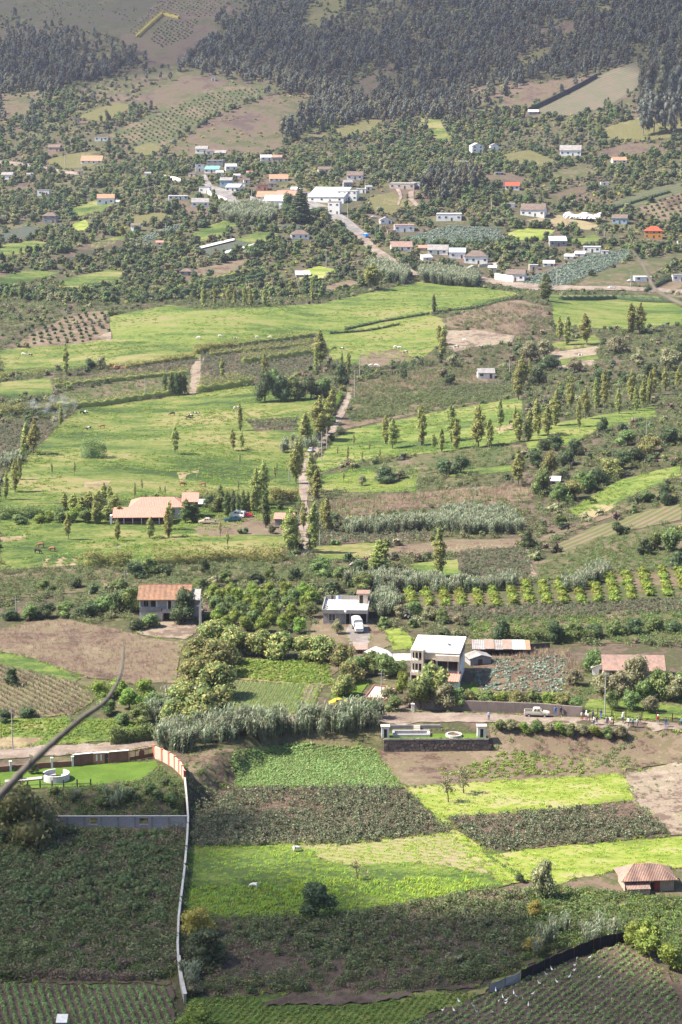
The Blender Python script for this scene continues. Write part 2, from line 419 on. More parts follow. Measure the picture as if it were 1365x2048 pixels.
F(row_mat('bluecrop', (0.07,0.095,0.075), (0.085,0.08,0.062), 0.35, 2.4, 2.0, 0.45), [(1035,560),(1100,540),(1190,505),(1265,497),(1262,515),(1200,545),(1120,575),(1050,572)], 'dark blue green cabbage field below the white sheds', 'crop_field')
F(WEED, [(1150,570),(1200,545),(1270,520),(1365,503),(1365,525),(1290,555),(1250,575),(1180,578)], 'pale weedy field right of the cabbage field', 'weedy_field')
F(EARTH, [(1300,580),(1365,545),(1365,575),(1320,590)], 'brown ploughed field at the right edge', 'ploughed_plot')
F(row_mat('hillfield', (0.10,0.12,0.06), (0.13,0.125,0.075), 0.6, 5), [(1195,415),(1290,380),(1365,365),(1365,385),(1280,412),(1220,425)], 'green field on the slope above the blue house', 'crop_field')
F(EARTH, [(1280,415),(1365,385),(1365,440),(1300,440)], 'brown orchard plot on the right slope', 'orchard_ground')
F(EARTH, [(30,690),(60,670),(150,625),(215,622),(220,660),(180,690),(60,695)], 'purple soil plot with young trees left of the high pasture', 'orchard_ground')
# -- high pasture
F(HIGH, [(220,632),(340,610),(410,620),(560,612),(640,608),(760,580),(860,560),(1030,585),(1040,592),(1000,605),(860,628),(700,668),(640,685),(560,690),(380,690),(225,680)], 'long bright green pasture on a rise below the village', 'pasture', 'pasture')
F(HIGH, [(650,672),(860,630),(890,640),(880,690),(840,720),(740,735),(660,720)], 'sloping green pasture with grazing cows right of the hedges', 'pasture', 'pasture')
F(MEADOW, [(0,700),(130,690),(215,678),(400,690),(520,690),(470,700),(380,720),(240,730),(100,742),(0,750)], 'flat green pasture left of the hedged plots', 'pasture', 'pasture')
F(EARTH, [(720,710),(790,698),(825,715),(770,735),(725,735)], 'worn brown patch where cows stand in the pasture', 'worn_patch')
F(PINK, [(195,675),(222,662),(222,683)], 'small tan triangle of bare earth at the corner of the pasture', 'bare_patch')
F(PINK, [(895,662),(960,660),(1030,672),(1025,685),(950,695),(905,705),(890,690)], 'pale bare earth field with cattle', 'bare_field')
F(EARTH, [(880,640),(1000,605),(1040,600),(1100,615),(1100,660),(1030,668),(900,655)], 'mixed brown plots behind the single dark poplar', 'ploughed_plot')
F(BEAN, [(1030,645),(1080,615),(1100,665),(1040,668)], 'dark purple bean patch at the edge of the green field', 'crop_field')
F(HIGH, [(1100,600),(1365,605),(1365,650),(1230,660),(1110,650)], 'green field below the upper road at the right', 'pasture', 'pasture')
F(MEADOW, [(1090,690),(1190,670),(1210,690),(1130,700)], 'small green paddock among trees on the right', 'paddock', 'pasture')
F(PINK, [(1095,705),(1200,692),(1190,712),(1100,722)], 'pale dirt strip with a few animals on the right', 'bare_patch')
F(PINK, [(1100,735),(1190,718),(1200,728),(1110,742)], 'tan bare strip below the small paddock', 'bare_patch')
F(MEADOW, [(1090,722),(1190,710),(1195,718),(1095,735)], 'narrow green strip between two bare strips', 'grass_strip')
# -- hedged plots
F(BEAN, [(130,760),(240,740),(390,715),(385,735),(250,760),(140,780)], 'dark bean plot left of the pink path', 'crop_field')
F(BEAN, [(400,700),(640,665),(635,735),(500,770),(400,775)], 'dark purple bean plot between clipped hedges', 'crop_field')
F(WEED, [(130,785),(385,740),(380,790),(200,810),(120,810)], 'weedy plot between hedges left of the pink path', 'weedy_field')
F(PINK, [(375,790),(385,735),(398,712),(408,712),(398,760),(392,792)], 'pink dirt path between the hedged plots', 'path', 'path')
F(MEADOW, [(0,765),(100,755),(110,790),(0,800)], 'pale grassy plot at the left edge', 'grass_plot')
# -- main meadow
F(MEADOW, [(110,860),(165,815),(300,800),(500,772),(640,790),(640,870),(600,950),(600,1010),(480,1010),(380,1000),(0,1010),(0,960),(50,920)], 'wide sunlit meadow with cows and scattered poplars', 'meadow', 'pasture')
F(BEAN, [(0,850),(100,840),(110,858),(60,905),(0,920)], 'grey brown bean plot at the left edge of the meadow', 'crop_field')
F(BEAN, [(490,840),(600,835),(595,862),(510,862)], 'dark ploughed plot inside the meadow', 'ploughed_plot')
F(STRAW, [(355,945),(400,940),(405,962),(360,965)], 'small yellow dry patch in the meadow', 'dry_patch')
F(STRAW, [(165,965),(225,962),(220,972),(170,975)], 'thin dry streak in the meadow', 'dry_patch')
F(MEADOW, [(0,1010),(400,1005),(590,1015),(590,1070),(560,1110),(0,1140)], 'green paddock in front of the salmon roofed restaurant', 'paddock', 'pasture')
F(STRAW, [(85,1118),(160,1112),(165,1130),(90,1135)], 'yellow dry patch beside the clipped hedge', 'dry_patch')
F(STRAW, [(0,1075),(50,1070),(55,1080),(0,1085)], 'straw coloured patch at the left edge of the paddock', 'dry_patch')
F(EARTH, [(380,1055),(410,1030),(480,1028),(560,1035),(590,1045),(585,1070),(400,1072)], 'gravel parking yard beside the restaurant', 'yard', 'yard')
# -- right-hand meadow with poplars
F(LUSH, [(670,880),(700,860),(870,825),(1040,795),(1050,880),(1000,890),(830,910),(700,925),(640,950),(630,930)], 'sunny green meadow crossed by rows of poplars', 'meadow', 'pasture')
F(LUSH, [(1050,880),(1090,850),(1310,812),(1310,835),(1200,860),(1140,890),(1060,905)], 'green meadow at the foot of the right-hand poplars', 'meadow', 'pasture')
F(STRAW, [(990,855),(1030,845),(1030,860),(1000,868)], 'tan worn patch below the poplars', 'worn_patch')
F(MEADOW, [(640,950),(780,925),(840,935),(830,985),(640,985)], 'rough green pasture right of the lane', 'pasture', 'pasture')
F(WEED, [(740,935),(870,905),(1040,890),(1060,905),(1000,930),(900,950),(830,960),(760,960)], 'dark weedy plot below the poplar meadow', 'weedy_field')
F(LUSH, [(890,945),(1030,930),(1030,942),(900,955)], 'thin bright green strip beside dark trees', 'grass_strip')
F(EARTH, [(700,770),(870,735),(960,730),(980,765),(860,780),(700,800)], 'brown plot with dry stalks left of the small white house', 'ploughed_plot')
F(WEED, [(700,800),(860,775),(1030,770),(1040,790),(900,815),(700,850)], 'green and brown crop plot below the small white house', 'crop_field')
F(BEAN, [(870,785),(930,768),(1030,762),(1030,790),(900,805)], 'grey leafy plot in front of the small white house', 'crop_field')
F(EARTH, [(680,840),(750,818),(870,812),(850,825),(690,858)], 'bare purple soil strip beside the lane', 'ploughed_plot')
F(LUSH, [(1135,1022),(1240,960),(1365,930),(1365,950),(1270,990),(1160,1040)], 'bright green slope climbing to the right', 'pasture', 'pasture')
F(STRAW, [(1150,1035),(1190,1010),(1240,1010),(1180,1040)], 'dry worn edge of the bright slope', 'worn_patch')
F(EARTH, [(1060,1082),(1120,1062),(1200,1034),(1290,1003),(1294,1006),(1200,1042),(1115,1075),(1062,1090)], 'dirt track curving up the right-hand slope', 'track', 'path')
F(row_mat('slope_rows', (0.13,0.145,0.055), (0.22,0.165,0.115), 0.9, 2.6), [(1110,1090),(1200,1050),(1340,1010),(1365,1010),(1365,1040),(1260,1060),(1200,1090),(1120,1120)], 'pale rows of a terraced plot on the right slope', 'crop_field')
F(WEED, [(1070,1125),(1200,1075),(1365,1045),(1365,1130),(1200,1150),(1080,1165)], 'rough weedy plot on the right slope', 'weedy_field')
# -- lane and middle
F(ROAD, [(603,1110),(598,960),(600,925),(625,895),(650,870),(668,845),(685,800),(695,785),(708,785),(690,830),(665,872),(640,900),(622,925),(618,960),(622,1110)], 'straight dirt lane lined with poplars', 'dirt_lane', 'road')
F(EARTH, [(650,1000),(850,985),(1000,970),(1070,975),(1065,1000),(980,1010),(860,1015),(650,1040)], 'brown ploughed field right of the lane', 'ploughed_plot')
F(BEAN, [(630,1065),(850,1055),(860,1080),(640,1090)], 'dark plot of low plants beside the reeds', 'crop_field')
F(EARTH, [(700,1102),(780,1094),(900,1080),(1055,1078),(1048,1094),(900,1106),(780,1115),(705,1116)], 'bare field with thin orange stubble', 'stubble_field')
F(MEADOW, [(620,1095),(760,1085),(770,1115),(640,1122)], 'pale green plot right of the lane', 'grass_plot')
F(LUSH, [(820,1130),(920,1118),(930,1150),(850,1160)], 'green grass around the tall single poplar', 'grass_plot')
F(EARTH, [(800,1155),(850,1150),(890,1160),(850,1170)], 'brown patch under the tall single poplar', 'bare_patch')
F(BEAN, [(920,1100),(1050,1095),(1065,1150),(960,1165),(920,1140)], 'dark grey bean field right of the single poplar', 'crop_field')
F(PINK, [(1050,1095),(1058,1095),(1075,1160),(1064,1160)], 'narrow pale path along the bean field', 'path', 'path')
F(WEED, [(800,1215),(830,1180),(1000,1175),(1200,1160),(1365,1135),(1365,1195),(1200,1205),(1000,1215)], 'weedy earth between rows of bright green bushes', 'orchard_ground')
F(BEAN, [(800,1215),(1000,1212),(1365,1195),(1365,1225),(1000,1245),(830,1240)], 'brown dry bean field below the rows of bushes', 'crop_field')
F(WEED, [(940,1235),(1365,1220),(1365,1285),(940,1290)], 'rough green scrub field behind the sheds', 'weedy_field')
F(WEED, [(0,1140),(280,1125),(600,1120),(700,1130),(690,1165),(400,1165),(0,1200)], 'weedy plots behind the orange roofed house', 'weedy_field')
# -- around the houses
F(EARTH, [(-20,1262),(60,1245),(125,1237),(190,1250),(250,1265),(370,1290),(352,1365),(270,1368),(170,1355),(75,1320),(-20,1300)], 'large brown dry bean field on a rise at the left', 'dry_field')
F(PINK, [(265,1262),(300,1250),(330,1235),(385,1238),(400,1262),(370,1280),(300,1272)], 'pale dirt yard in front of the orange roofed house', 'yard', 'yard')
F(LUSH, [(-20,1300),(75,1320),(165,1358),(150,1365),(70,1345),(-20,1325)], 'strip of lush grass below the brown field', 'grass_strip')
F(EARTH, [(-20,1325),(70,1345),(160,1365),(185,1400),(150,1430),(-20,1440)], 'maize field with pale dry stalks at the left', 'maize_field')
F(LUSH, [(-20,1440),(150,1435),(300,1445),(312,1475),(-20,1500)], 'leafy green field above the left-hand road', 'crop_field')
F(STRAW, [(-20,1478),(90,1475),(60,1495),(-20,1502)], 'yellowed corner of the leafy field by the road', 'dry_patch')
F(LUSH, [(465,1320),(660,1322),(668,1370),(600,1370),(470,1358)], 'bright leafy vegetable plot between mango trees', 'crop_field')
F(row_mat('small_rows', (0.13,0.17,0.045), (0.20,0.15,0.115), 1.45, 1.0, 1.0, 0.5), [(450,1360),(640,1372),(632,1428),(440,1432)], 'plot of small seedlings in close rows', 'crop_field')
F(EARTH, [(600,1420),(625,1250),(650,1235),(740,1240),(790,1290),(700,1320)], 'stony yard around the unfinished house', 'yard', 'yard')
F(ground_mat('grey_gravel', [(0.21,0.18,0.165),(0.27,0.24,0.225),(0.32,0.29,0.27)], 6, 2, 0.5, 0.04), [(690,1262),(705,1240),(735,1245),(740,1275),(735,1292),(700,1290)], 'grey gravel forecourt below the parked truck', 'yard', 'yard')
F(BRIGHT, [(770,1262),(800,1258),(822,1275),(820,1300),(785,1300)], 'bright green bank left of the white house', 'grass_bank', 'lawn')
F(LAWN, [(660,1412),(672,1375),(712,1362),(735,1365),(722,1395),(700,1412)], 'small lawn with cone shrubs beside the patio', 'lawn', 'lawn')
F(LAWN, [(900,1405),(905,1372),(960,1370),(972,1385),(955,1408)], 'small lawn right of the white house', 'lawn', 'lawn')
F(EARTH, [(950,1310),(1130,1308),(1160,1350),(1130,1390),(960,1385),(945,1340)], 'cabbage plot on brown soil beside the white house', 'crop_field')
F(WEED, [(1130,1390),(1180,1330),(1365,1350),(1365,1440),(1170,1432),(1150,1410)], 'weedy garden under trees above the road', 'weedy_garden')
F(LUSH, [(1165,1428),(1180,1400),(1260,1405),(1365,1415),(1365,1438),(1230,1440)], 'grass verge behind the rail fence', 'grass_strip')
F(EARTH, [(1110,1410),(1125,1370),(1135,1330),(1150,1330),(1165,1370),(1150,1410)], 'eroded brown gully between garden and plot', 'gully')
# -- road
F(ROAD, [(-20,1498),(150,1491),(310,1477),(420,1450),(560,1432),(650,1422),(770,1424),(1000,1428),(1200,1440),(1380,1448),(1380,1468),(1200,1456),(1000,1445),(780,1447),(650,1442),(560,1455),(430,1475),(320,1497),(150,1512),(-20,1520)], 'pale dirt road crossing the valley', 'dirt_road', 'road')
F(ROAD, [(775,1426),(812,1395),(822,1375),(838,1375),(830,1400),(825,1426)], 'short driveway between the gate pillars', 'driveway', 'road')
# -- lower fields
F(LAWN, [(-20,1543),(150,1532),(312,1522),(318,1535),(285,1562),(200,1575),(-20,1580)], 'mown lawn inside the red brick wall', 'lawn', 'lawn')
F(WEED, [(90,1580),(285,1562),(318,1535),(372,1560),(374,1645),(100,1642)], 'overgrown bank below the lawn', 'bank')
F(EARTH, [(105,1600),(160,1590),(175,1600),(160,1620),(115,1618)], 'bare brown slip in the overgrown bank', 'bare_patch')
F(WEED, [(-40,1640),(374,1655),(358,1900),(345,1970),(-60,1965)], 'dark overgrown field inside the long wall', 'weedy_field')
F(EARTH, [(375,1500),(470,1500),(480,1577),(385,1582)], 'rough soil with white litter beside the salmon wall', 'rough_ground')
F(ground_mat('leafy_ground', [(0.12,0.13,0.055),(0.10,0.145,0.05),(0.13,0.18,0.055),(0.15,0.2,0.07)], 8, 2, 0.6, 0.2), [(462,1530),(480,1500),(600,1490),(752,1498),(790,1560),(805,1577),(470,1577)], 'light green potato field beside the road', 'crop_field')
F(BEAN, [(385,1580),(800,1575),(905,1668),(700,1690),(400,1698),(384,1690)], 'dark bean field left of the bright grass', 'crop_field')
F(EARTH, [(755,1503),(985,1500),(1250,1535),(1245,1550),(805,1577)], 'brown soil field below the garden terrace', 'bare_field')
F(EARTH, [(980,1450),(1200,1458),(1380,1468),(1380,1525),(1250,1540),(985,1502)], 'eroded earth bank below the road', 'bank')
F(PINK, [(1243,1548),(1380,1522),(1380,1672),(1338,1672),(1268,1602)], 'pale stony ground at the right edge', 'bare_field')
F(LUSH, [(374,1692),(600,1682),(840,1672),(900,1664),(1000,1700),(1045,1762),(900,1792),(640,1840),(366,1835)], 'green pasture with grazing sheep', 'pasture', 'pasture')
F(row_mat('stubble', (0.30,0.29,0.13), (0.34,0.28,0.18), 2.85, 1.5, 1.5, 0.5, (0.24,0.28,0.06)), [(600,1690),(720,1682),(890,1672),(945,1700),(1000,1752),(830,1725),(690,1730),(655,1726)], 'mown strip with pale swaths in the pasture', 'mown_strip')
F(BRIGHT, [(805,1576),(1243,1547),(1268,1602),(1100,1622),(892,1636),(960,1700),(1046,1765),(1000,1772),(905,1668),(850,1615)], 'bright yellow green grass field beside two small trees', 'grass_field')
F(BEAN, [(895,1637),(1100,1622),(1262,1602),(1342,1672),(1150,1690),(985,1706),(950,1690)], 'bean field with brown leaves right of the bright path', 'crop_field')
F(BRIGHT, [(985,1710),(1150,1692),(1380,1674),(1380,1738),(1250,1742),(1120,1768),(1048,1762)], 'bright grass strip behind the tiled hut', 'grass_field')
F(WEED, [(1050,1780),(1120,1768),(1250,1742),(1380,1740),(1380,1930),(1250,1885),(1120,1900),(1040,1940),(1060,1850)], 'leafy mixed crop in front of the tiled hut', 'crop_field')
F(BEAN, [(366,1838),(640,1842),(900,1794),(1050,1780),(1062,1850),(1045,1925),(950,1975),(820,1985),(430,1995),(362,1960)], 'large dark scrubby field in the foreground', 'scrub_field')
F(LUSH, [(370,1998),(820,1986),(930,1985),(985,1970),(1060,1930),(1055,1955),(960,1990),(790,2060),(370,2080)], 'green foreground strip of vegetables', 'crop_field')
def furrow(ang, sp, amp):
    c, s = math.cos(ang), math.sin(ang)
    return lambda x, y: amp * (1.05 + np.sin((-x*s + y*c) * 2*math.pi/sp))
PLOUGH = ground_mat('ploughed_soil', [(0.105,0.075,0.057),(0.145,0.105,0.08),(0.19,0.14,0.105)], 8, 2, 0.4, 0.1)
F(PLOUGH, [(528,2014),(560,1992),(800,1986),(832,1997),(700,2012)], 'small ploughed bed with straight furrows', 'ploughed_bed', step=0.55, relief=furrow(0.9, 1.6, 0.16))
F(PLOUGH, [(-40,1970),(345,1978),(350,2090),(-60,2090)], 'potato field with curved rows at the lower left', 'crop_field', step=0.5, relief=furrow(1.85, 1.1, 0.14))
F(PLOUGH, [(790,2062),(980,1992),(1060,1955),(1245,1888),(1380,1990),(1420,2100),(780,2100)], 'brown vegetable field with irrigation furrows', 'crop_field', step=0.5, relief=furrow(1.0, 1.15, 0.15))
# -- village road and tracks
TAR = ground_mat('worn_asphalt', [(0.20,0.185,0.18),(0.26,0.245,0.24),(0.32,0.30,0.29)], 12, 3, 1, 0.03)
F(TAR, [(398,352),(412,350),(425,372),(470,385),(475,402),(520,402),(590,408),(620,402),(660,415),(700,440),(730,465),(715,472),(680,450),(640,430),(600,424),(540,418),(470,412),(440,398),(415,380)], 'paved village street winding down the slope', 'street', 'road', lift=0.5, wob=0.3)
F(ROAD, [(720,462),(760,500),(830,545),(930,548),(1000,562),(1080,570),(1160,573),(1250,574),(1380,582),(1380,590),(1250,582),(1150,582),(1060,582),(960,565),(900,556),(820,552),(750,515),(708,468)], 'upper dirt road below the village houses', 'dirt_road', 'road', lift=0.5)
F(ROAD, [(0,322),(60,328),(120,340),(160,346),(158,352),(110,346),(60,336),(0,330)], 'pale track on the left mountainside', 'track', 'path', lift=0.5)
F(ROAD, [(790,375),(800,375),(806,395),(800,412),(794,410),(798,395)], 'steep dirt drive below the yellow house', 'track', 'path', lift=0.5)
F(ROAD, [(818,385),(828,382),(828,400),(840,412),(832,414),(818,400)], 'second curved dirt drive above the village', 'track', 'path', lift=0.5)
F(MEADOW, [(1060,590),(1380,592),(1380,604),(1100,602)], 'rough strip below the upper road', 'grass_strip')

# -- more garden plots on the village slope and clearings in the forest
YSLOPE = ground_mat('yellow_slope', [(0.13,0.12,0.05),(0.17,0.165,0.06),(0.12,0.115,0.055),(0.20,0.18,0.08)], 30, 8, 2, 0.3)
for mt, pl, lab, nm in (
 (YSLOPE, [(600,55),(620,10),(660,-40),(720,-60),(700,0),(660,50),(620,75)], 'yellow green clearing at the top of the forest', 'clearing'),
 (HILLDRY, [(1100,60),(1130,42),(1165,50),(1140,70),(1110,75)], 'small tan clearing inside the forest', 'clearing'),
 (YSLOPE, [(1030,120),(1080,95),(1110,105),(1075,135),(1040,140)], 'olive clearing in the forest above the dry strip', 'clearing'),
 (HILLDRY, [(715,160),(780,128),(800,135),(760,160),(725,172)], 'tan clearing in the left part of the forest', 'clearing'),
 (HILLDRY, [(690,185),(730,165),(770,160),(740,190),(700,200)], 'lower tan clearing in the left part of the forest', 'clearing'),
 (YSLOPE, [(1180,30),(1200,10),(1230,20),(1210,40)], 'pale scar high in the forest', 'clearing'),
 (YSLOPE, [(665,262),(720,240),(770,240),(740,262),(690,275)], 'yellow grassy plot above the village gardens', 'grass_plot'),
 (HILLDRY, [(700,298),(745,285),(765,288),(730,305)], 'pinkish bare plot above the village gardens', 'bare_patch'),
 (YSLOPE, [(90,320),(160,305),(215,315),(180,335),(120,338)], 'yellow bank above the left track', 'bank'),
 (YSLOPE, [(255,300),(300,285),(330,295),(300,312)], 'pale grassy plot below the slope orchard', 'grass_plot'),
 (MEADOW, [(130,420),(200,398),(240,400),(200,425),(150,435)], 'green plot between trees on the left slope', 'grass_plot'),
 (BRIGHT, [(140,450),(170,440),(185,452),(160,465)], 'small bright plot beside the dark hipped house', 'grass_plot'),
 (GREYCROP, [(0,470),(50,452),(95,458),(60,478),(0,485)], 'grey crop plot at the left edge of the slope', 'crop_field'),
 (YSLOPE, [(255,435),(320,425),(350,432),(310,448),(265,450)], 'pale grassy plot left of the village road', 'grass_plot'),
 (MEADOW, [(470,480),(530,462),(560,468),(520,490)], 'green plot below the reeds of the street', 'grass_plot'),
 (GREYCROP, [(545,455),(610,440),(625,450),(570,465)], 'dark crop plot below the big conifer', 'crop_field'),
 (EARTH, [(640,575),(700,560),(725,568),(660,585)], 'brown yard above the high pasture', 'bare_patch'),
 (WEED, [(1090,350),(1160,330),(1200,345),(1130,368)], 'weedy plot on the slope above the greenhouse', 'weedy_field'),
 (HILLDRY, [(1090,398),(1150,375),(1190,372),(1150,398),(1110,410)], 'brown weedy plot above the old broken roof', 'bare_patch'),
 (YSLOPE, [(1000,310),(1060,300),(1120,325),(1090,335),(1020,328)], 'yellow scrub bank below the pair of white houses', 'bank'),
 (YSLOPE, [(1200,258),(1290,232),(1365,245),(1365,275),(1280,280),(1215,280)], 'tan scrub slope below the pale rows', 'hill_slope'),
 (MEADOW, [(1130,480),(1190,470),(1210,480),(1160,492)], 'green garden plot behind the white sheds', 'grass_plot'),
 (HILLDRY, [(0,195),(70,180),(90,195),(40,235),(0,240)], 'mauve plot at the left edge of the mountain', 'bare_patch'),
 (YSLOPE, [(150,235),(230,205),(270,210),(210,245)], 'pale green plot left of the slope orchard', 'grass_plot'),
 (EARTH, [(560,380),(600,372),(620,380),(585,392)], 'dirt court of the school', 'yard'),
 (YSLOPE, [(740,395),(785,385),(830,410),(790,430),(750,425)], 'dry bank between the steep drives', 'bank')):
    F(mt, pl, lab, nm)
# ------------------------------------------------------------------ plant prototypes
def unit(v): return v / np.maximum(1e-9, np.linalg.norm(v, axis=-1, keepdims=True))
def cards(P, D, L, Wd, r, spread=0.9):
    """leaf sprays: pointed four-cornered faces at P facing roughly D"""
    n = len(P); N = unit(D + r.normal(0, spread, (n,3)))
    T = unit(np.cross(N, r.normal(0, 1, (n,3)))); B = np.cross(N, T)
    L = (np.full(n, L) * r.uniform(0.65, 1.35, n))[:,None]; Wd = L * Wd
    V = np.stack([P - T*L*0.5, P + B*Wd*0.5 + N*L*0.08, P + T*L*0.5 - N*L*0.12, P - B*Wd*0.5 + N*L*0.08], 1).reshape(-1,3)
    Fq = np.arange(4*n).reshape(n,4); return V, Fq
def sph(n, r): return unit(r.normal(0, 1, (n,3)))
def lobed(n, lobes, r, lo=0.7, hi=1.06):
    """points near the surface of a cluster of ellipsoids"""
    C = np.array([l[0] for l in lobes], float); S = np.array([l[1] for l in lobes], float)
    w = (S[:,0]*S[:,2]); k = r.choice(len(lobes), n, p=w/w.sum()); d = sph(n, r)
    P = C[k] + d * S[k] * r.uniform(lo, hi, n)[:,None]; return P, unit(d/S[k])
def core(lobes, f=0.72):
    V, Fs, b = [], [], 0
    bm = bmesh.new(); bmesh.ops.create_icosphere(bm, subdivisions=1, radius=1.0)
    v0 = np.array([v.co[:] for v in bm.verts]); f0 = np.array([[v.index for v in q.verts] for q in bm.faces]); bm.free()
    for c, s in lobes:
        V.append(np.array(c) + v0*np.array(s)*f); Fs.append(f0 + b); b += len(v0)
    return np.concatenate(V), np.concatenate(Fs)
def crown_mesh(name, lobes, n, L, Wd, mat, seed, spread=0.8, withcore=True, lo=0.7):
    r = np.random.default_rng(seed); P, D = lobed(n, lobes, r, lo); D[:,2] += 0.35
    V, Fq = cards(P, D, L, Wd, r, spread)
    if not withcore: return mesh_np(name, V, [Fq], mat)
    cv, cf = core(lobes)
    return mesh_np(name, np.concatenate([V, cv]), [Fq, cf + len(V)], mat)
def round_lobes(R0, Hh, k, seed, base=0.25):
    r = np.random.default_rng(seed); out = []
    for i in range(k):
        a = i*2.4 + r.uniform(-0.4,0.4); t = r.uniform(0,1)
        rr = R0*r.uniform(0.3,0.62) if i else R0*0.25
        z = Hh*(base + (0.92-base)*t*(0.8 if i else 1))
        s = R0*r.uniform(0.36,0.56)*(1.15 - 0.45*t)
        out.append(((math.cos(a)*rr*(1.15-0.6*t), math.sin(a)*rr*(1.15-0.6*t), z), (s, s, s*0.85)))
    out.append(((0,0,Hh*(base+0.25)), (R0*0.55, R0*0.55, Hh*0.3))); return out
def trunk_mesh(name, Hh, r0, mat, limbs, seed, frac=0.75):
    r = random.Random(seed); m = MB(); pts = [(0,0,-0.3)]; x = y = 0
    for i in range(1,5):
        x += r.uniform(-.04,.04)*Hh; y += r.uniform(-.04,.04)*Hh; pts.append((x,y,Hh*frac*i/4))
    m.tube(pts, [r0, r0*0.85, r0*0.6, r0*0.4, r0*0.15], 6)
    for k in range(limbs):
        j = r.choice([2,2,3]); p = pts[j]; a = r.uniform(0,6.28); l = Hh*r.uniform(.18,.34)
        q = (p[0]+math.cos(a)*l*0.5, p[1]+math.sin(a)*l*0.5, p[2]+l*0.45); e = (p[0]+math.cos(a)*l, p[1]+math.sin(a)*l, p[2]+l*0.8)
        m.tube([p,q,e], [r0*0.4, r0*0.25, r0*0.08], 5)
    return m.mesh(name, mat)
BARK = paint('bark', (0.11,0.085,0.065), 0.9, 0.4, 0.4)
PALEBARK = paint('pale_bark', (0.24,0.2,0.165), 0.9, 0.4, 0.4)
L_POP = leaf_mat('poplar_leaves', [(0.09,0.105,0.033),(0.13,0.148,0.046),(0.178,0.19,0.062),(0.235,0.23,0.088)])
L_MANGO = leaf_mat('mango_leaves', [(0.045,0.068,0.022),(0.065,0.09,0.03),(0.085,0.11,0.035),(0.17,0.155,0.06),(0.24,0.20,0.085)])
L_DARK = leaf_mat('dark_leaves', [(0.024,0.038,0.02),(0.036,0.054,0.025),(0.052,0.074,0.032),(0.08,0.098,0.047)])
L_MID = leaf_mat('mid_leaves', [(0.038,0.06,0.022),(0.06,0.088,0.03),(0.088,0.118,0.04),(0.13,0.148,0.056)])
L_LIME = leaf_mat('lime_leaves', [(0.055,0.085,0.016),(0.08,0.12,0.022),(0.11,0.152,0.03),(0.16,0.18,0.042)])
L_YEL = leaf_mat('yellow_leaves', [(0.12,0.13,0.03),(0.2,0.18,0.04),(0.3,0.25,0.06),(0.14,0.15,0.04)])
L_OLIVE = leaf_mat('olive_leaves', [(0.075,0.08,0.042),(0.11,0.112,0.06),(0.15,0.148,0.08),(0.18,0.165,0.10)])
L_EUC = leaf_mat('eucalyptus_leaves', [(0.032,0.036,0.03),(0.048,0.053,0.042),(0.066,0.073,0.058),(0.11,0.118,0.105)], vary=0.6)
L_FOR = leaf_mat('forest_leaves', [(0.04,0.036,0.026),(0.058,0.055,0.034),(0.075,0.078,0.045),(0.10,0.088,0.062)], vary=0.7)
L_BEAN = leaf_mat('bean_leaves', [(0.10,0.07,0.052),(0.045,0.062,0.032),(0.068,0.09,0.042),(0.085,0.072,0.055),(0.12,0.14,0.08)], 0.25)
L_SCRUB = leaf_mat('scrub_leaves', [(0.09,0.068,0.05),(0.045,0.066,0.025),(0.068,0.092,0.033),(0.105,0.115,0.05),(0.058,0.078,0.038)], 0.25)
L_DRYSC = leaf_mat('dry_scrub', [(0.075,0.052,0.042),(0.11,0.08,0.06),(0.15,0.115,0.085),(0.085,0.08,0.045)], 0.2)
L_POT = leaf_mat('potato_leaves', [(0.085,0.125,0.045),(0.115,0.165,0.058),(0.15,0.205,0.075)], 0.3)
L_CAB = leaf_mat('cabbage_leaves', [(0.055,0.078,0.062),(0.085,0.115,0.088),(0.14,0.17,0.13)], 0.2)
L_REED = leaf_mat('reed_leaves', [(0.055,0.075,0.045),(0.085,0.108,0.065),(0.125,0.142,0.092),(0.185,0.185,0.13)], 0.3)
L_CANE = leaf_mat('cane_leaves', [(0.07,0.085,0.026),(0.105,0.12,0.034),(0.155,0.158,0.048),(0.115,0.085,0.045),(0.20,0.19,0.065)], 0.3)
L_DRY = leaf_mat('dry_stalks', [(0.135,0.095,0.068),(0.19,0.14,0.10),(0.10,0.07,0.052)], 0.2)
L_GRASS = leaf_mat('grass_blades', [(0.10,0.16,0.02),(0.15,0.22,0.026),(0.22,0.27,0.04)], 0.35)
L_TUSS = leaf_mat('tussock_blades', [(0.05,0.085,0.016),(0.075,0.12,0.02),(0.11,0.15,0.028),(0.15,0.165,0.04)], 0.3)
L_BUSH = leaf_mat('bush_leaves', [(0.06,0.085,0.015),(0.088,0.118,0.02),(0.125,0.152,0.028),(0.17,0.185,0.042)])
L_STRAWB = leaf_mat('straw_blades', [(0.25,0.20,0.11),(0.32,0.26,0.14),(0.17,0.18,0.06)], 0.3)

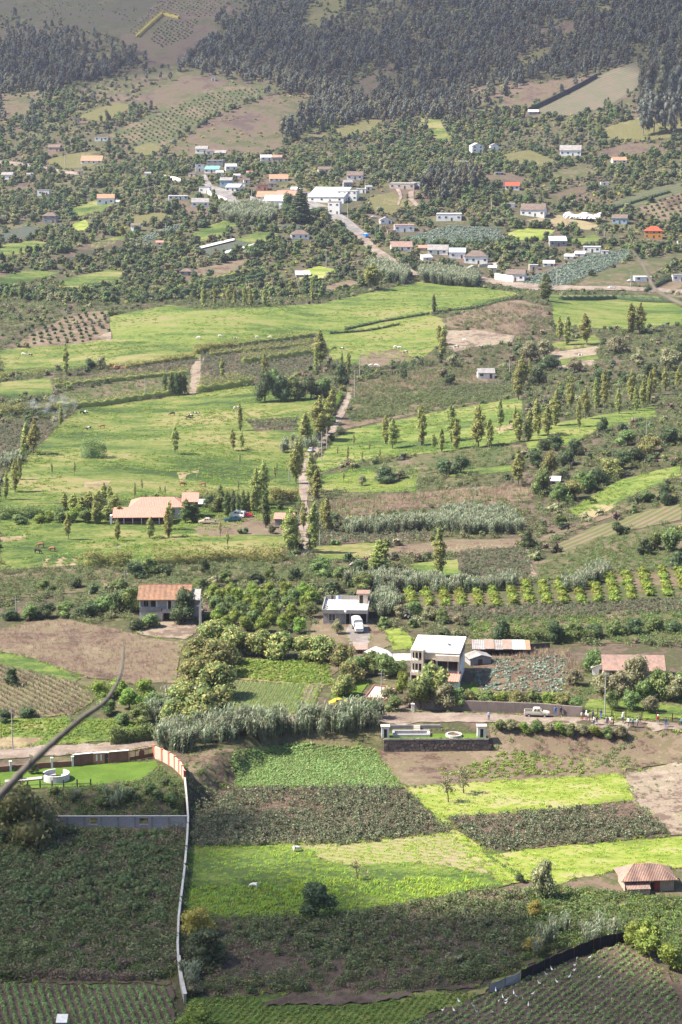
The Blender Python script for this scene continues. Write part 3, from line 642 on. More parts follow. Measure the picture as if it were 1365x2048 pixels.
def poplar_proto(seed, Rr=1.25, n=2200, mat=None, Hh=12.0, low=0.1):
    """column of upswept plumes, uneven from side to side"""
    r = np.random.default_rng(seed); lob = []; m = 20
    for i in range(m):
        t = (i + r.uniform(0.1,0.9))/m; a = i*2.4 + r.uniform(-.6,.6); rad = Rr*(math.sin(math.pi*min(1,(t*0.84+0.12)))**0.75)*r.uniform(.78,1.12)
        z = Hh*(low + (0.92-low)*t); rr = rad*r.uniform(0.35,0.8); k = rad*r.uniform(.42,.62)+0.12
        lob.append(((math.cos(a)*rr, math.sin(a)*rr, z), (k, k, Hh*r.uniform(0.05,0.10))))
    lob.append(((r.uniform(-.2,.2),0,Hh*0.95),(0.16,0.16,Hh*0.07)))
    P, D = lobed(n, lob, r, 0.6, 1.15); D[:,2] += 0.5; V, Fq = cards(P, D, 0.40, 0.5, r, 1.0); cv, cf = core(lob, .6)
    return mesh_np('poplar_crown', np.concatenate([V, cv]), [Fq, cf+len(V)], mat or L_POP), trunk_mesh('poplar_trunk', Hh, 0.17, PALEBARK, 4, seed, 0.9)
KIND = {}
KIND['poplar'] = [poplar_proto(s, Rr, low=lw) for s, Rr, lw in ((11,1.25,.1),(12,1.5,.16),(13,1.05,.08),(14,1.35,.2),(19,1.15,.12),(20,1.6,.14))]
KIND['poplar_dark'] = [poplar_proto(s, Rr, mat=L_MID) for s, Rr in ((15,1.15),(16,1.4))]
KIND['poplar_young'] = [poplar_proto(s, 0.75, 320, Hh=9.0, low=0.3) for s in (17,18)]
def broad_kind(mat, n, k, seeds, R0=3.2, Hh=6.0, L=0.43, base=0.25, bark=None):
    return [(crown_mesh('tree_crown', round_lobes(R0, Hh, k, s, base), n, L, 0.6, mat, s), trunk_mesh('tree_trunk', Hh, 0.22, bark or BARK, 3, s, 0.6)) for s in seeds]
KIND['mango'] = broad_kind(L_MANGO, 2400, 12, (21,22,23,24))
KIND['dark'] = broad_kind(L_DARK, 1900, 10, (25,26,27,28))
KIND['mid'] = broad_kind(L_MID, 1900, 10, (29,30,31,32))
KIND['lime'] = broad_kind(L_LIME, 1700, 9, (33,34,35))
KIND['olive'] = broad_kind(L_OLIVE, 1600, 10, (36,37,38), base=0.3)
KIND['yellow'] = broad_kind(L_YEL, 1600, 9, (39,40))
KIND['small'] = [(crown_mesh('tree_crown', round_lobes(1.9, 3.0, 6, s, 0.2), 420, 0.42, 0.6, L_BUSH, s), trunk_mesh('tree_trunk', 3.0, 0.11, BARK, 2, s, 0.5)) for s in (41,42,43)]
KIND['sparse'] = [(crown_mesh('tree_crown', round_lobes(2.2, 5.5, 11, s, 0.35), 330, 0.4, 0.55, L_OLIVE, s, 1.0, False, 0.2), trunk_mesh('tree_trunk', 5.5, 0.14, BARK, 9, s, 0.85)) for s in (44,45)]
KIND['bare'] = [(crown_mesh('tree_crown', round_lobes(2.0, 4.5, 9, s, 0.3), 110, 0.35, 0.5, L_DRY, s, 1.0, False, 0.2), trunk_mesh('tree_trunk', 4.5, 0.1, BARK, 16, s, 0.85)) for s in (46,)]
def euc_proto(seed, n=420):
    r = np.random.default_rng(seed); lob = []
    for i in range(9):
        t = (i+0.6)/9; a = i*2.4 + r.uniform(-.6,.6); rr = r.uniform(0.4,2.3)*(1.1-0.4*t); k = r.uniform(1.0,1.9)
        lob.append(((math.cos(a)*rr, math.sin(a)*rr, 10.5*(0.22+0.70*t)), (k*.8, k*.8, k*1.25)))
    return crown_mesh('eucalyptus_crown', lob, n, 0.85, 0.4, L_EUC if seed % 2 else L_FOR, seed, 1.1, True, .5), trunk_mesh('eucalyptus_trunk', 9, 0.17, PALEBARK, 4, seed, 0.9)
KIND['euc'] = [euc_proto(s) for s in (51,52,53,54,55)]
def conifer_proto(seed):
    lob = []
    for i in range(16):
        t = i/15; rad = 3.6*(1-t)**0.8 + 0.25; k = 5 if t < 0.8 else 2
        for j in range(k):
            a = j*6.28/k + i*0.7; lob.append(((math.cos(a)*rad*0.62, math.sin(a)*rad*0.62, 2.2+17.5*t), (rad*0.42+0.1, rad*0.42+0.1, 0.75)))
    return crown_mesh('conifer_crown', lob, 1700, 0.9, 0.5, L_DARK, seed, 0.7), trunk_mesh('conifer_trunk', 20, 0.4, BARK, 0, seed, 0.95)
KIND['conifer'] = [conifer_proto(61)]
KIND['cone'] = [(crown_mesh('shrub_crown', [((0,0,0.35+0.3*i),(0.55-0.11*i,0.55-0.11*i,0.35)) for i in range(5)], 260, 0.22, 0.6, L_LIME, 62, 0.5), trunk_mesh('shrub_stem', 1.0, 0.05, BARK, 0, 62))]
HEIGHT = dict(poplar=12, poplar_dark=12, poplar_young=9, mango=6, dark=6, mid=6, lime=6, olive=6, yellow=6, small=3, sparse=5.5, bare=4.5, euc=11.0, conifer=20, cone=1.9)
WIDTH = dict(mango=6.6, dark=6.6, mid=6.6, lime=6.6, olive=6.6, yellow=6.6, small=3.9, sparse=5, bare=4.5, euc=5, conifer=6, cone=1.1)
PN = [0]
def tree(name, kind, loc, h, w, label, group=None, cat='tree', parts=('trunk','crown')):
    """one tree: an Empty at its foot that carries trunk and crown"""
    PN[0] += 1; cm, tm = KIND[kind][PN[0] % len(KIND[kind])]
    o = empty(name, loc, random.uniform(0, 6.28)); s = h/HEIGHT[kind]
    o.rotation_euler.x = random.gauss(0, .03); o.rotation_euler.y = random.gauss(0, .03)
    sw = s if w is None else w/WIDTH.get(kind, 2.7)
    o.scale = (sw, sw, s); tag(o, label, cat, group)
    new_obj(parts[0], tm, o); new_obj(parts[1], cm, o); return o
WORDS = ['first','second','third','fourth','fifth','sixth','seventh','eighth','ninth','tenth','eleventh','twelfth','thirteenth','fourteenth','fifteenth','sixteenth','seventeenth','eighteenth','nineteenth','twentieth','twenty first','twenty second','twenty third','twenty fourth','twenty fifth','twenty sixth','twenty seventh','twenty eighth','twenty ninth','thirtieth']
def tree_row(name, kind, spec, desc, where, group, cat='tree', wide=None, parts=('trunk','crown')):
    """spec: (px, py, height px[, width px]); labels count from the left of the picture"""
    spec = sorted(spec); P = at_many([(s[0], s[1]) for s in spec])
    for i, (s, p) in enumerate(zip(spec, P)):
        m = mpp(p); h = s[2]*m; w = s[3]*m if len(s) > 3 else None
        k = kind if isinstance(kind, str) else kind[i % len(kind)]
        lab = f'{desc} {where}' if len(spec) == 1 else f'{desc}, {WORDS[i]} from left {where}'
        tree(name, k, p, h, w, lab, group if len(spec) > 1 else None, cat, parts)

# ---- low plants, drawn by geometry nodes
PROTO = {}
def proto(key, meshes):
    c = bpy.data.collections.new('plants_' + key)
    for i, me in enumerate(meshes):
        c.objects.link(bpy.data.objects.new('plant_' + key + '_%d' % i, me))
    ng = bpy.data.node_groups.new('scatter_' + key, 'GeometryNodeTree')
    ng.interface.new_socket('Geometry', in_out='INPUT', socket_type='NodeSocketGeometry')
    ng.interface.new_socket('Geometry', in_out='OUTPUT', socket_type='NodeSocketGeometry')
    N = ng.nodes; l = ng.links.new
    gi, go = N.new('NodeGroupInput'), N.new('NodeGroupOutput')
    ci = N.new('GeometryNodeCollectionInfo'); ci.inputs[0].default_value = c
    ci.inputs[1].default_value = True; ci.inputs[2].default_value = True
    ip = N.new('GeometryNodeInstanceOnPoints'); ip.inputs['Pick Instance'].default_value = True
    def att(nm, typ):
        a = N.new('GeometryNodeInputNamedAttribute'); a.data_type = typ; a.inputs[0].default_value = nm; return a.outputs[0]
    l(gi.outputs[0], ip.inputs['Points']); l(ci.outputs[0], ip.inputs['Instance'])
    l(att('pk','INT'), ip.inputs['Instance Index']); l(att('rot','FLOAT_VECTOR'), ip.inputs['Rotation']); l(att('scl','FLOAT_VECTOR'), ip.inputs['Scale'])
    l(ip.outputs[0], go.inputs[0])
    PROTO[key] = (ng, len(meshes))
def stuff(name, key, P, scl, label, cat, tilt=0.1, zs=None):
    P = np.asarray(P, np.float32); n = len(P)
    if n == 0: return
    ng, k = PROTO[key]
    me = bpy.data.meshes.new(name); me.vertices.add(n); me.vertices.foreach_set('co', P.ravel())
    a = me.attributes.new('pk','INT','POINT'); a.data.foreach_set('value', rng.integers(0, k, n).astype(np.int32))
    rot = np.stack([rng.normal(0,tilt,n), rng.normal(0,tilt,n), rng.uniform(0,6.28,n)],1).astype(np.float32)
    a = me.attributes.new('rot','FLOAT_VECTOR','POINT'); a.data.foreach_set('vector', rot.ravel())
    scl = np.broadcast_to(np.asarray(scl, float), (n,)); z = scl*(1 if zs is None else zs)
    a = me.attributes.new('scl','FLOAT_VECTOR','POINT'); a.data.foreach_set('vector', np.stack([scl,scl,z],1).astype(np.float32).ravel())
    o = new_obj(name, me); md = o.modifiers.new('scatter','NODES'); md.node_group = ng
    tag(o, label, cat, kind='stuff'); return o
def bushlet(seed, n, R0, Hh, L, mat, Wd=0.7, spread=0.9):
    r = np.random.default_rng(seed); d = sph(n, r); d[:,2] = np.abs(d[:,2])
    P = d*np.array([R0,R0,Hh])*r.uniform(0.45,1.05,n)[:,None]; V, Fq = cards(P, d+np.array([0,0,.5]), L, Wd, r, spread)
    return mesh_np('plant', V, [Fq], mat)
def blades(seed, n, R0, Hh, wd, mat, lean=0.35, droop=0.35, seg=2):
    """upright blades that bend over at the tip"""
    r = np.random.default_rng(seed); V = []; Fq = []; b = 0
    for i in range(n):
        a = r.uniform(0,6.28); rr = R0*math.sqrt(r.uniform(0,1)); x, y = math.cos(a)*rr, math.sin(a)*rr
        h = Hh*r.uniform(0.6,1.1); da = r.uniform(0,6.28); dx, dy = math.cos(da), math.sin(da); w = wd*r.uniform(.7,1.3)
        for k in range(seg+1):
            t = k/seg; ln = lean*h*t*t; ww = w*(1-0.9*t)/2 if seg > 1 else w*(1-0.7*t)/2
            z = h*(t - droop*t**3); cx, cy = x+dx*ln, y+dy*ln
            V += [(cx-dy*ww, cy+dx*ww, z), (cx+dy*ww, cy-dx*ww, z)]
        for k in range(seg): Fq.append((b+2*k, b+2*k+1, b+2*k+3, b+2*k+2))
        b += 2*(seg+1)
    return mesh_np('plant', np.array(V), [np.array(Fq)], mat)
def reed_clump(seed, mat):
    """tall cane: upright stems with long drooping leaves"""
    r = np.random.default_rng(seed); V = []; Fq = []; b = 0
    for i in range(20):
        x, y = r.normal(0,0.42,2); h = 3.5*r.uniform(.65,1.1); a0 = r.uniform(0,6.28); lx, ly = r.normal(0,0.10,2)
        for k in range(3):
            t0, t1 = k/3, (k+1)/3
        V += [(x-.03,y,0),(x+.03,y,0),(x+lx*h+.015,y+ly*h,h),(x+lx*h-.015,y+ly*h,h)]; Fq.append((b,b+1,b+2,b+3)); b += 4
        for j in range(7):
            t = 0.3+0.7*j/6; a = a0+j*2.2; L = r.uniform(.55,.95); w = .075; dx, dy = math.cos(a), math.sin(a)
            px, py, pz = x+lx*h*t, y+ly*h*t, h*t
            V += [(px-dy*w,py+dx*w,pz),(px+dy*w,py-dx*w,pz),(px+dx*L*.32+dy*w,py+dy*L*.32-dx*w,pz+.6*L),(px+dx*L*.32-dy*w,py+dy*L*.32+dx*w,pz+.6*L),
                  (px+dx*L*.8,py+dy*L*.8,pz+.75*L),(px+dx*L*.8,py+dy*L*.8,pz+.72*L)]
            Fq += [(b,b+1,b+2,b+3),(b+3,b+2,b+5,b+4)]; b += 6
    return mesh_np('plant', np.array(V), [np.array(Fq)], mat)
proto('bean', [bushlet(s, 42, 0.45, 0.8, 0.23, L_BEAN, 0.6, 1.1) for s in range(101,107)])
proto('scrub', [bushlet(s, 64, 0.75, 1.0, 0.30, L_SCRUB, 0.35, 1.2) for s in range(111,117)])
proto('weed', [bushlet(s, 40, 0.55, 0.7, 0.26, L_MID, 0.45, 1.1) for s in range(121,126)])
proto('dryscrub', [bushlet(s, 60, 0.7, 0.75, 0.30, L_DRYSC, 0.25, 1.3) for s in range(181,185)])
L_MOUND = leaf_mat('mound_leaves', [(0.024,0.042,0.015),(0.036,0.06,0.02),(0.052,0.08,0.027),(0.078,0.10,0.036),(0.07,0.055,0.036)], 0.3)
proto('mound', [crown_mesh('mound', round_lobes(2.0, 1.5, 7, s, 0.05), 420, 0.30, 0.5, L_MOUND, s, 1.0) for s in (231,232,233)])
proto('potato', [bushlet(s, 18, 0.36, 0.42, 0.27, L_POT, 0.7, 0.7) for s in range(131,135)])
proto('lush', [bushlet(s, 18, 0.42, 0.38, 0.30, L_LIME, 0.6, 0.7) for s in range(136,140)])
proto('cabbage', [bushlet(s, 14, 0.36, 0.42, 0.42, L_CAB, 0.7, 0.6) for s in range(141,145)])
proto('reed', [reed_clump(s, L_REED) for s in range(151,155)])
proto('cane', [reed_clump(s, L_CANE) for s in range(156,159)])
proto('grass', [blades(s, 14, 0.28, 0.34, 0.07, L_GRASS, 0.6) for s in range(161,165)])
proto('tussock', [blades(s, 26, 0.55, 0.42, 0.10, L_TUSS, 0.7) for s in range(186,190)])
proto('straw', [blades(s, 12, 0.3, 0.5, 0.05, L_STRAWB, 0.5) for s in range(166,169)])
proto('stalk', [blades(s, 9, 0.35, 1.0, 0.05, L_DRY, 0.25, 0.1, 1) for s in range(171,174)])
proto('maize', [blades(s, 10, 0.16, 1.9, 0.12, L_OLIVE, 0.4, 0.25) for s in range(176,179)])
def shrub_mesh(seed, mat, n=150, R0=1.7, Hh=2.3, L=0.6):
    return crown_mesh('shrub', round_lobes(R0, Hh, 6, seed, 0.05), n, L, 0.65, mat, seed, 0.8)
SHRUBS = [shrub_mesh(201,L_DARK), shrub_mesh(202,L_DARK), shrub_mesh(203,L_MID), shrub_mesh(204,L_MID), shrub_mesh(205,L_OLIVE), shrub_mesh(206,L_DARK), shrub_mesh(207,L_MANGO), shrub_mesh(208,L_EUC), shrub_mesh(209,L_FOR), shrub_mesh(210,L_DRYSC), shrub_mesh(214,L_MID,110,1.3,1.5), shrub_mesh(215,L_OLIVE,170,2.3,1.9)]
proto('shrub', SHRUBS)
proto('limeshrub', [shrub_mesh(s,L_LIME) for s in (211,212)] + [shrub_mesh(213,L_YEL)])
def joined(tm, cm, mat2):
    """far tree as one mesh (trunk and crown too small to tell apart)"""
    bm = bmesh.new(); bm.from_mesh(cm); n = len(bm.faces); bm.from_mesh(tm)
    bm.faces.ensure_lookup_table()
    for f in bm.faces[n:]: f.material_index = 1
    me = bpy.data.meshes.new('tree'); bm.to_mesh(me); bm.free()
    me.materials.append(cm.materials[0]); me.materials.append(mat2); return me
EUCS = [joined(t, c, PALEBARK) for c, t in KIND['euc']]
proto('euc', EUCS)
def fartree(seed, mat): return crown_mesh('tree', round_lobes(2.6, 5.0, 8, seed, 0.12), 230, 0.8, 0.62, mat, seed)
FART = [fartree(221,L_DARK), fartree(222,L_DARK), fartree(223,L_MID), fartree(224,L_OLIVE), fartree(225,L_DARK), fartree(226,L_MANGO), fartree(227,L_OLIVE), crown_mesh('tree', round_lobes(2.0,6.5,9,228,.2), 260, .8, .5, L_MID, 228), crown_mesh('tree', round_lobes(3.4,4.2,10,229,.1), 280, .8, .6, L_DARK, 229)]
proto('fartree', FART)

# ------------------------------------------------------------------ scattering over ground
KEEP = []            # places (x, y, radius) kept free: houses, vehicles
def fill(px, dens, world=None):
    """random ground points inside a pixel outline, dens per square metre"""
    W = world_poly(px, 0.2, 30); mn, mx = W.min(0), W.max(0)
    n = int((mx-mn).prod()*dens); Q = rng.uniform(mn, mx, (n,2)); Q = Q[inside(Q, W)]
    return np.c_[Q, H(Q[:,0], Q[:,1]) + 0.10]
def rows(px, ang, sp, gap, jit=0.12, crest=False):
    W = world_poly(px, 0.2, 30); c = W.mean(0); rad = np.hypot(*(W-c).T).max()
    A, B = np.meshgrid(np.arange(-rad, rad, gap), np.arange(-rad, rad, sp)); A = A.ravel(); B = B.ravel()
    if crest: b0 = -c[0]*math.sin(ang) + c[1]*math.cos(ang); B = np.round((b0+B)/sp - .25)*sp + .25*sp - b0
    A = A + rng.normal(0, jit*gap, A.shape); B = B + rng.normal(0, jit*sp*0.5, B.shape)
    Q = np.stack([c[0] + A*math.cos(ang) - B*math.sin(ang), c[1] + A*math.sin(ang) + B*math.cos(ang)], 1)
    Q = Q[inside(Q, W)]; return np.c_[Q, H(Q[:,0], Q[:,1]) + (0.40 if crest else 0.10)]
def patchy(P, period, lo, seed=0):
    """thin points out in patches"""
    x, y = P[:,0]/period, P[:,1]/period
    f = np.sin(x*2.1+seed)+np.sin(y*1.7+seed*2)+np.sin(x*1.3+y*2.3+seed*3)+np.sin(2.9*x-1.9*y+seed)
    return P[(f/4 + rng.uniform(-.6,.6,len(P))) > lo]
def off_fields(P, margin_keep=True):
    ok = np.ones(len(P), bool)
    for W, mn, mx in FIELD_POLYS:
        c = (P[:,0] > mn[0]) & (P[:,0] < mx[0]) & (P[:,1] > mn[1]) & (P[:,1] < mx[1]) & ok
        if c.any():
            idx = np.nonzero(c)[0]; ok[idx[inside(P[idx,:2], W)]] = False
    return P[ok]
def off_keep(P, extra=0.0):
    ok = np.ones(len(P), bool)
    for (x, y, r) in KEEP: ok &= (P[:,0]-x)**2 + (P[:,1]-y)**2 > (r+extra)**2
    return P[ok]
# ------------------------------------------------------------------ building materials
W_WHITE = paint('white_plaster', (0.92,0.89,0.85), 0.8, 0.22)
W_CREAM = paint('cream_plaster', (0.72,0.61,0.50), 0.8, 0.25)
W_GREY = paint('grey_plaster', (0.34,0.32,0.31), 0.85, 0.3)
W_PEACH = paint('peach_plaster', (0.52,0.36,0.27), 0.8, 0.2)
W_BLUE = paint('light_blue_paint', (0.28,0.42,0.50), 0.8, 0.2)
W_ORANGE = paint('orange_paint', (0.62,0.27,0.045), 0.7, 0.15)
W_SALMON = paint('salmon_paint', (0.55,0.25,0.17), 0.8, 0.2)
W_BRICK = paint('brick_wall', (0.27,0.13,0.095), 0.9, 0.3)
W_BLOCK = paint('block_wall', (0.36,0.345,0.34), 0.9, 0.22)
W_ADOBE = paint('adobe_wall', (0.42,0.355,0.29), 0.9, 0.3)
T_ORANGE = corrugated('orange_tiles', (0.52,0.29,0.175), 'X', 0.3, (0.34,0.22,0.155), 0.4)
T_SALMON = corrugated('salmon_roof', (0.60,0.275,0.21), 'X', 0.5, (0.46,0.25,0.20), 0.3)
T_PINK = corrugated('old_tiles', (0.44,0.27,0.22), 'X', 0.24, (0.27,0.20,0.17), 0.4)
T_BROWN = corrugated('brown_tiles', (0.23,0.165,0.135), 'X', 0.4, (0.14,0.115,0.10), 0.4)
T_GREY = corrugated('grey_sheet', (0.36,0.35,0.35), 'X', 0.4, (0.25,0.21,0.19), 0.3)
T_WHITE = corrugated('white_sheet', (0.66,0.65,0.64), 'X', 0.4, (0.45,0.42,0.40), 0.2)
T_RUST = corrugated('rusty_sheet', (0.42,0.25,0.17), 'X', 0.25, (0.34,0.30,0.28), 0.5)
T_RED = corrugated('red_roof', (0.52,0.10,0.05), 'X', 0.4, (0.36,0.09,0.05), 0.2)
T_BLUEW = corrugated('blue_white_sheet', (0.45,0.52,0.60), 'X', 0.4, (0.36,0.4,0.44), 0.2)
T_TEAL = corrugated('teal_sheet', (0.16,0.42,0.36), 'X', 0.4, (0.3,0.45,0.4), 0.2)
CEM = paint('concrete_slab', (0.54,0.52,0.50), 0.85, 0.22)
GLASS = plain('dark_glass', (0.025,0.03,0.035), 0.12, 0.6)
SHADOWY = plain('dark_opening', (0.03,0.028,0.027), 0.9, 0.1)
WOODD = paint('brown_wood', (0.13,0.075,0.05), 0.8, 0.3)
REDWOOD = paint('red_door', (0.26,0.05,0.035), 0.7, 0.2)
STEEL = plain('dark_steel', (0.05,0.045,0.045), 0.6, 0.4)
WM = dict(w=W_WHITE, c=W_CREAM, g=W_GREY, p=W_PEACH, b=W_BLUE, o=W_ORANGE, s=W_SALMON, a=W_ADOBE, k=W_BLOCK)
RM = dict(o=T_ORANGE, s=T_SALMON, p=T_PINK, b=T_BROWN, g=T_GREY, w=T_WHITE, r=T_RUST, R=T_RED, B=T_BLUEW, t=T_TEAL, c=CEM)

def window(root, x0, x1, z0, z1, y=0.0, mull=True, mat=None, side=None):
    """window: frame standing proud, pane set back (side='R' puts it in the right-hand wall at x=y)"""
    t = 0.07
    def b(m, a0, a1, d0, d1, c0, c1):
        if side == 'R': m.box(y - d1, y - d0, a0, a1, c0, c1)
        elif side == 'L': m.box(y + d0, y + d1, a0, a1, c0, c1)
        else: m.box(a0, a1, y + d0, y + d1, c0, c1)
    f = MB(); b(f,x0-t,x1+t,-.05,.02,z1,z1+t); b(f,x0-t,x1+t,-.08,.02,z0-t,z0); b(f,x0-t,x0,-.05,.02,z0,z1); b(f,x1,x1+t,-.05,.02,z0,z1)
    if mull: b(f,(x0+x1)/2-.03,(x0+x1)/2+.03,-.045,.0,z0,z1)
    fo = f.build('window', mat or W_WHITE, root)
    p = MB(); b(p,x0,x1,-.012,.006,z0,z1); p.build('pane', GLASS, fo); return fo
def door(root, x0, x1, z1, y=0.0, mat=None, z0=0.0):
    d = MB().box(x0,x1,y-.03,y+.02,z0,z1).box(x0-.07,x0,y-.05,y+.02,z0,z1+.07).box(x1,x1+.07,y-.05,y+.02,z0,z1+.07).box(x0,x1,y-.05,y+.02,z1,z1+.07)
    o = d.build('door', mat or WOODD, root)
    MB().box(x1-.16,x1-.1,y-.07,y-.031,z0+.95,z0+1.1).build('handle', STEEL, o); return o
def roof_part(root, kind, x0, x1, y0, y1, z, rise, mat, ov=0.35, th=0.1):
    m = MB(); ym = (y0+y1)/2; a0, a1, b0, b1 = x0-ov, x1+ov, y0-ov, y1+ov
    if kind == 'flat': m.box(a0+ov*.6,a1-ov*.6,b0+ov*.6,b1-ov*.6,z,z+0.18)
    elif kind == 'gable':
        m.prism([(b0,z-.05),(ym,z+rise),(b1,z-.05),(b1,z-.05+th),(ym,z+rise+th),(b0,z-.05+th)], a0, a1)
    elif kind == 'end':      # ridge runs away from the viewer
        xm = (x0+x1)/2; m.prism([(a0,z-.05),(xm,z+rise),(a1,z-.05),(a1,z-.05+th),(xm,z+rise+th),(a0,z-.05+th)], b0, b1, 'Y')
    elif kind == 'shed':     # falls towards the viewer
        m.prism([(b0,z),(b1,z+rise),(b1,z+rise+th),(b0,z+th)], a0, a1)
    elif kind == 'hip':
        h = min((x1-x0),(y1-y0))*0.42; r0, r1 = (x0+h, x1-h) if x1-x0 > y1-y0 else ((x0+x1)/2-.01,(x0+x1)/2+.01)
        q0, q1 = ((ym,ym) if x1-x0 > y1-y0 else (y0+h, y1-h)); A=(a0,b0,z); B=(a1,b0,z); C=(a1,b1,z); D=(a0,b1,z); E=(r0,q0,z+rise); G_=(r1,q1,z+rise)
        if x1-x0 > y1-y0: m.poly([A,B,G_,E]).poly([C,D,E,G_]).poly([B,C,G_]).poly([D,A,E])
        else: m.poly([A,B,E]).poly([B,C,G_,E]).poly([C,D,G_]).poly([D,A,E,G_])
        m.box(a0,a1,b0,b1,z-.08,z-.002)
    return m.build('roof', mat, root)
def wall_part(root, kind, x0, x1, y0, y1, z, rise, mat, zb=-1.2):
    m = MB().box(x0,x1,y0,y1,zb,z); ym = (y0+y1)/2
    if kind == 'gable':
        for x in (x0, x1-.2): m.prism([(y0,z),(y1,z),(ym,z+rise-.04)], x, x+.2)
    if kind == 'end':
        for y in (y0, y1-.2): m.prism([(x0,z),(x1,z),((x0+x1)/2,z+rise-.04)], y, y+.2, 'Y')
    if kind == 'shed': m.prism([(y0+.05,z),(y1,z),(y1,z+rise-.02)], x0, x1)
    return m.build('wall', mat, root)
def house(px, py, w, h, kind, wm, rm, rz, label, rise=0.32, depth=0.75, nwin=None, dcol=None, name='house', cat='house'):
    p = at(px, py); m = mpp(p); w *= m; h *= m; d = max(3.0, w*depth); zr = rise*min(d, w)
    root = empty(name, p, R(rz)); tag(root, label, cat); KEEP.append((p[0], p[1] + d*0.45, max(w,d)*0.62)); KEEP.append((p[0], p[1]-w*0.45, w*0.62))
    x0, x1 = -w/2, w/2
    wall_part(root, kind, x0, x1, 0, d, h, zr, WM[wm]); roof_part(root, kind, x0, x1, 0, d, h+.003, zr, RM[rm])
    n = nwin if nwin is not None else max(1, min(4, int(w/3.2)))
    storeys = 2 if h > 4.6 else 1; sh = h/storeys
    for st in range(storeys):
        for i in range(n):
            c = x0 + w*(i+0.5)/n + (0.25 if i % 2 else -0.15); ww = min(0.75, w/n*0.3); zb = st*sh + sh*0.42
            if st == 0 and i == n//2: door(root, c-0.45, c+0.45, min(2.05, sh*0.8), 0, dcol)
            else: window(root, c-ww, c+ww, zb, min(zb+1.1, (st+1)*sh-0.25), 0, n < 3)
    sx = x1 if rz < 0 else x0
    if w > 6: window(root, d*0.35, d*0.35+1.1, sh*0.42, min(sh*0.42+1.1, sh-.25), sx, True, None, 'R' if False else ('L' if rz >= 0 else 'R') )
    return root

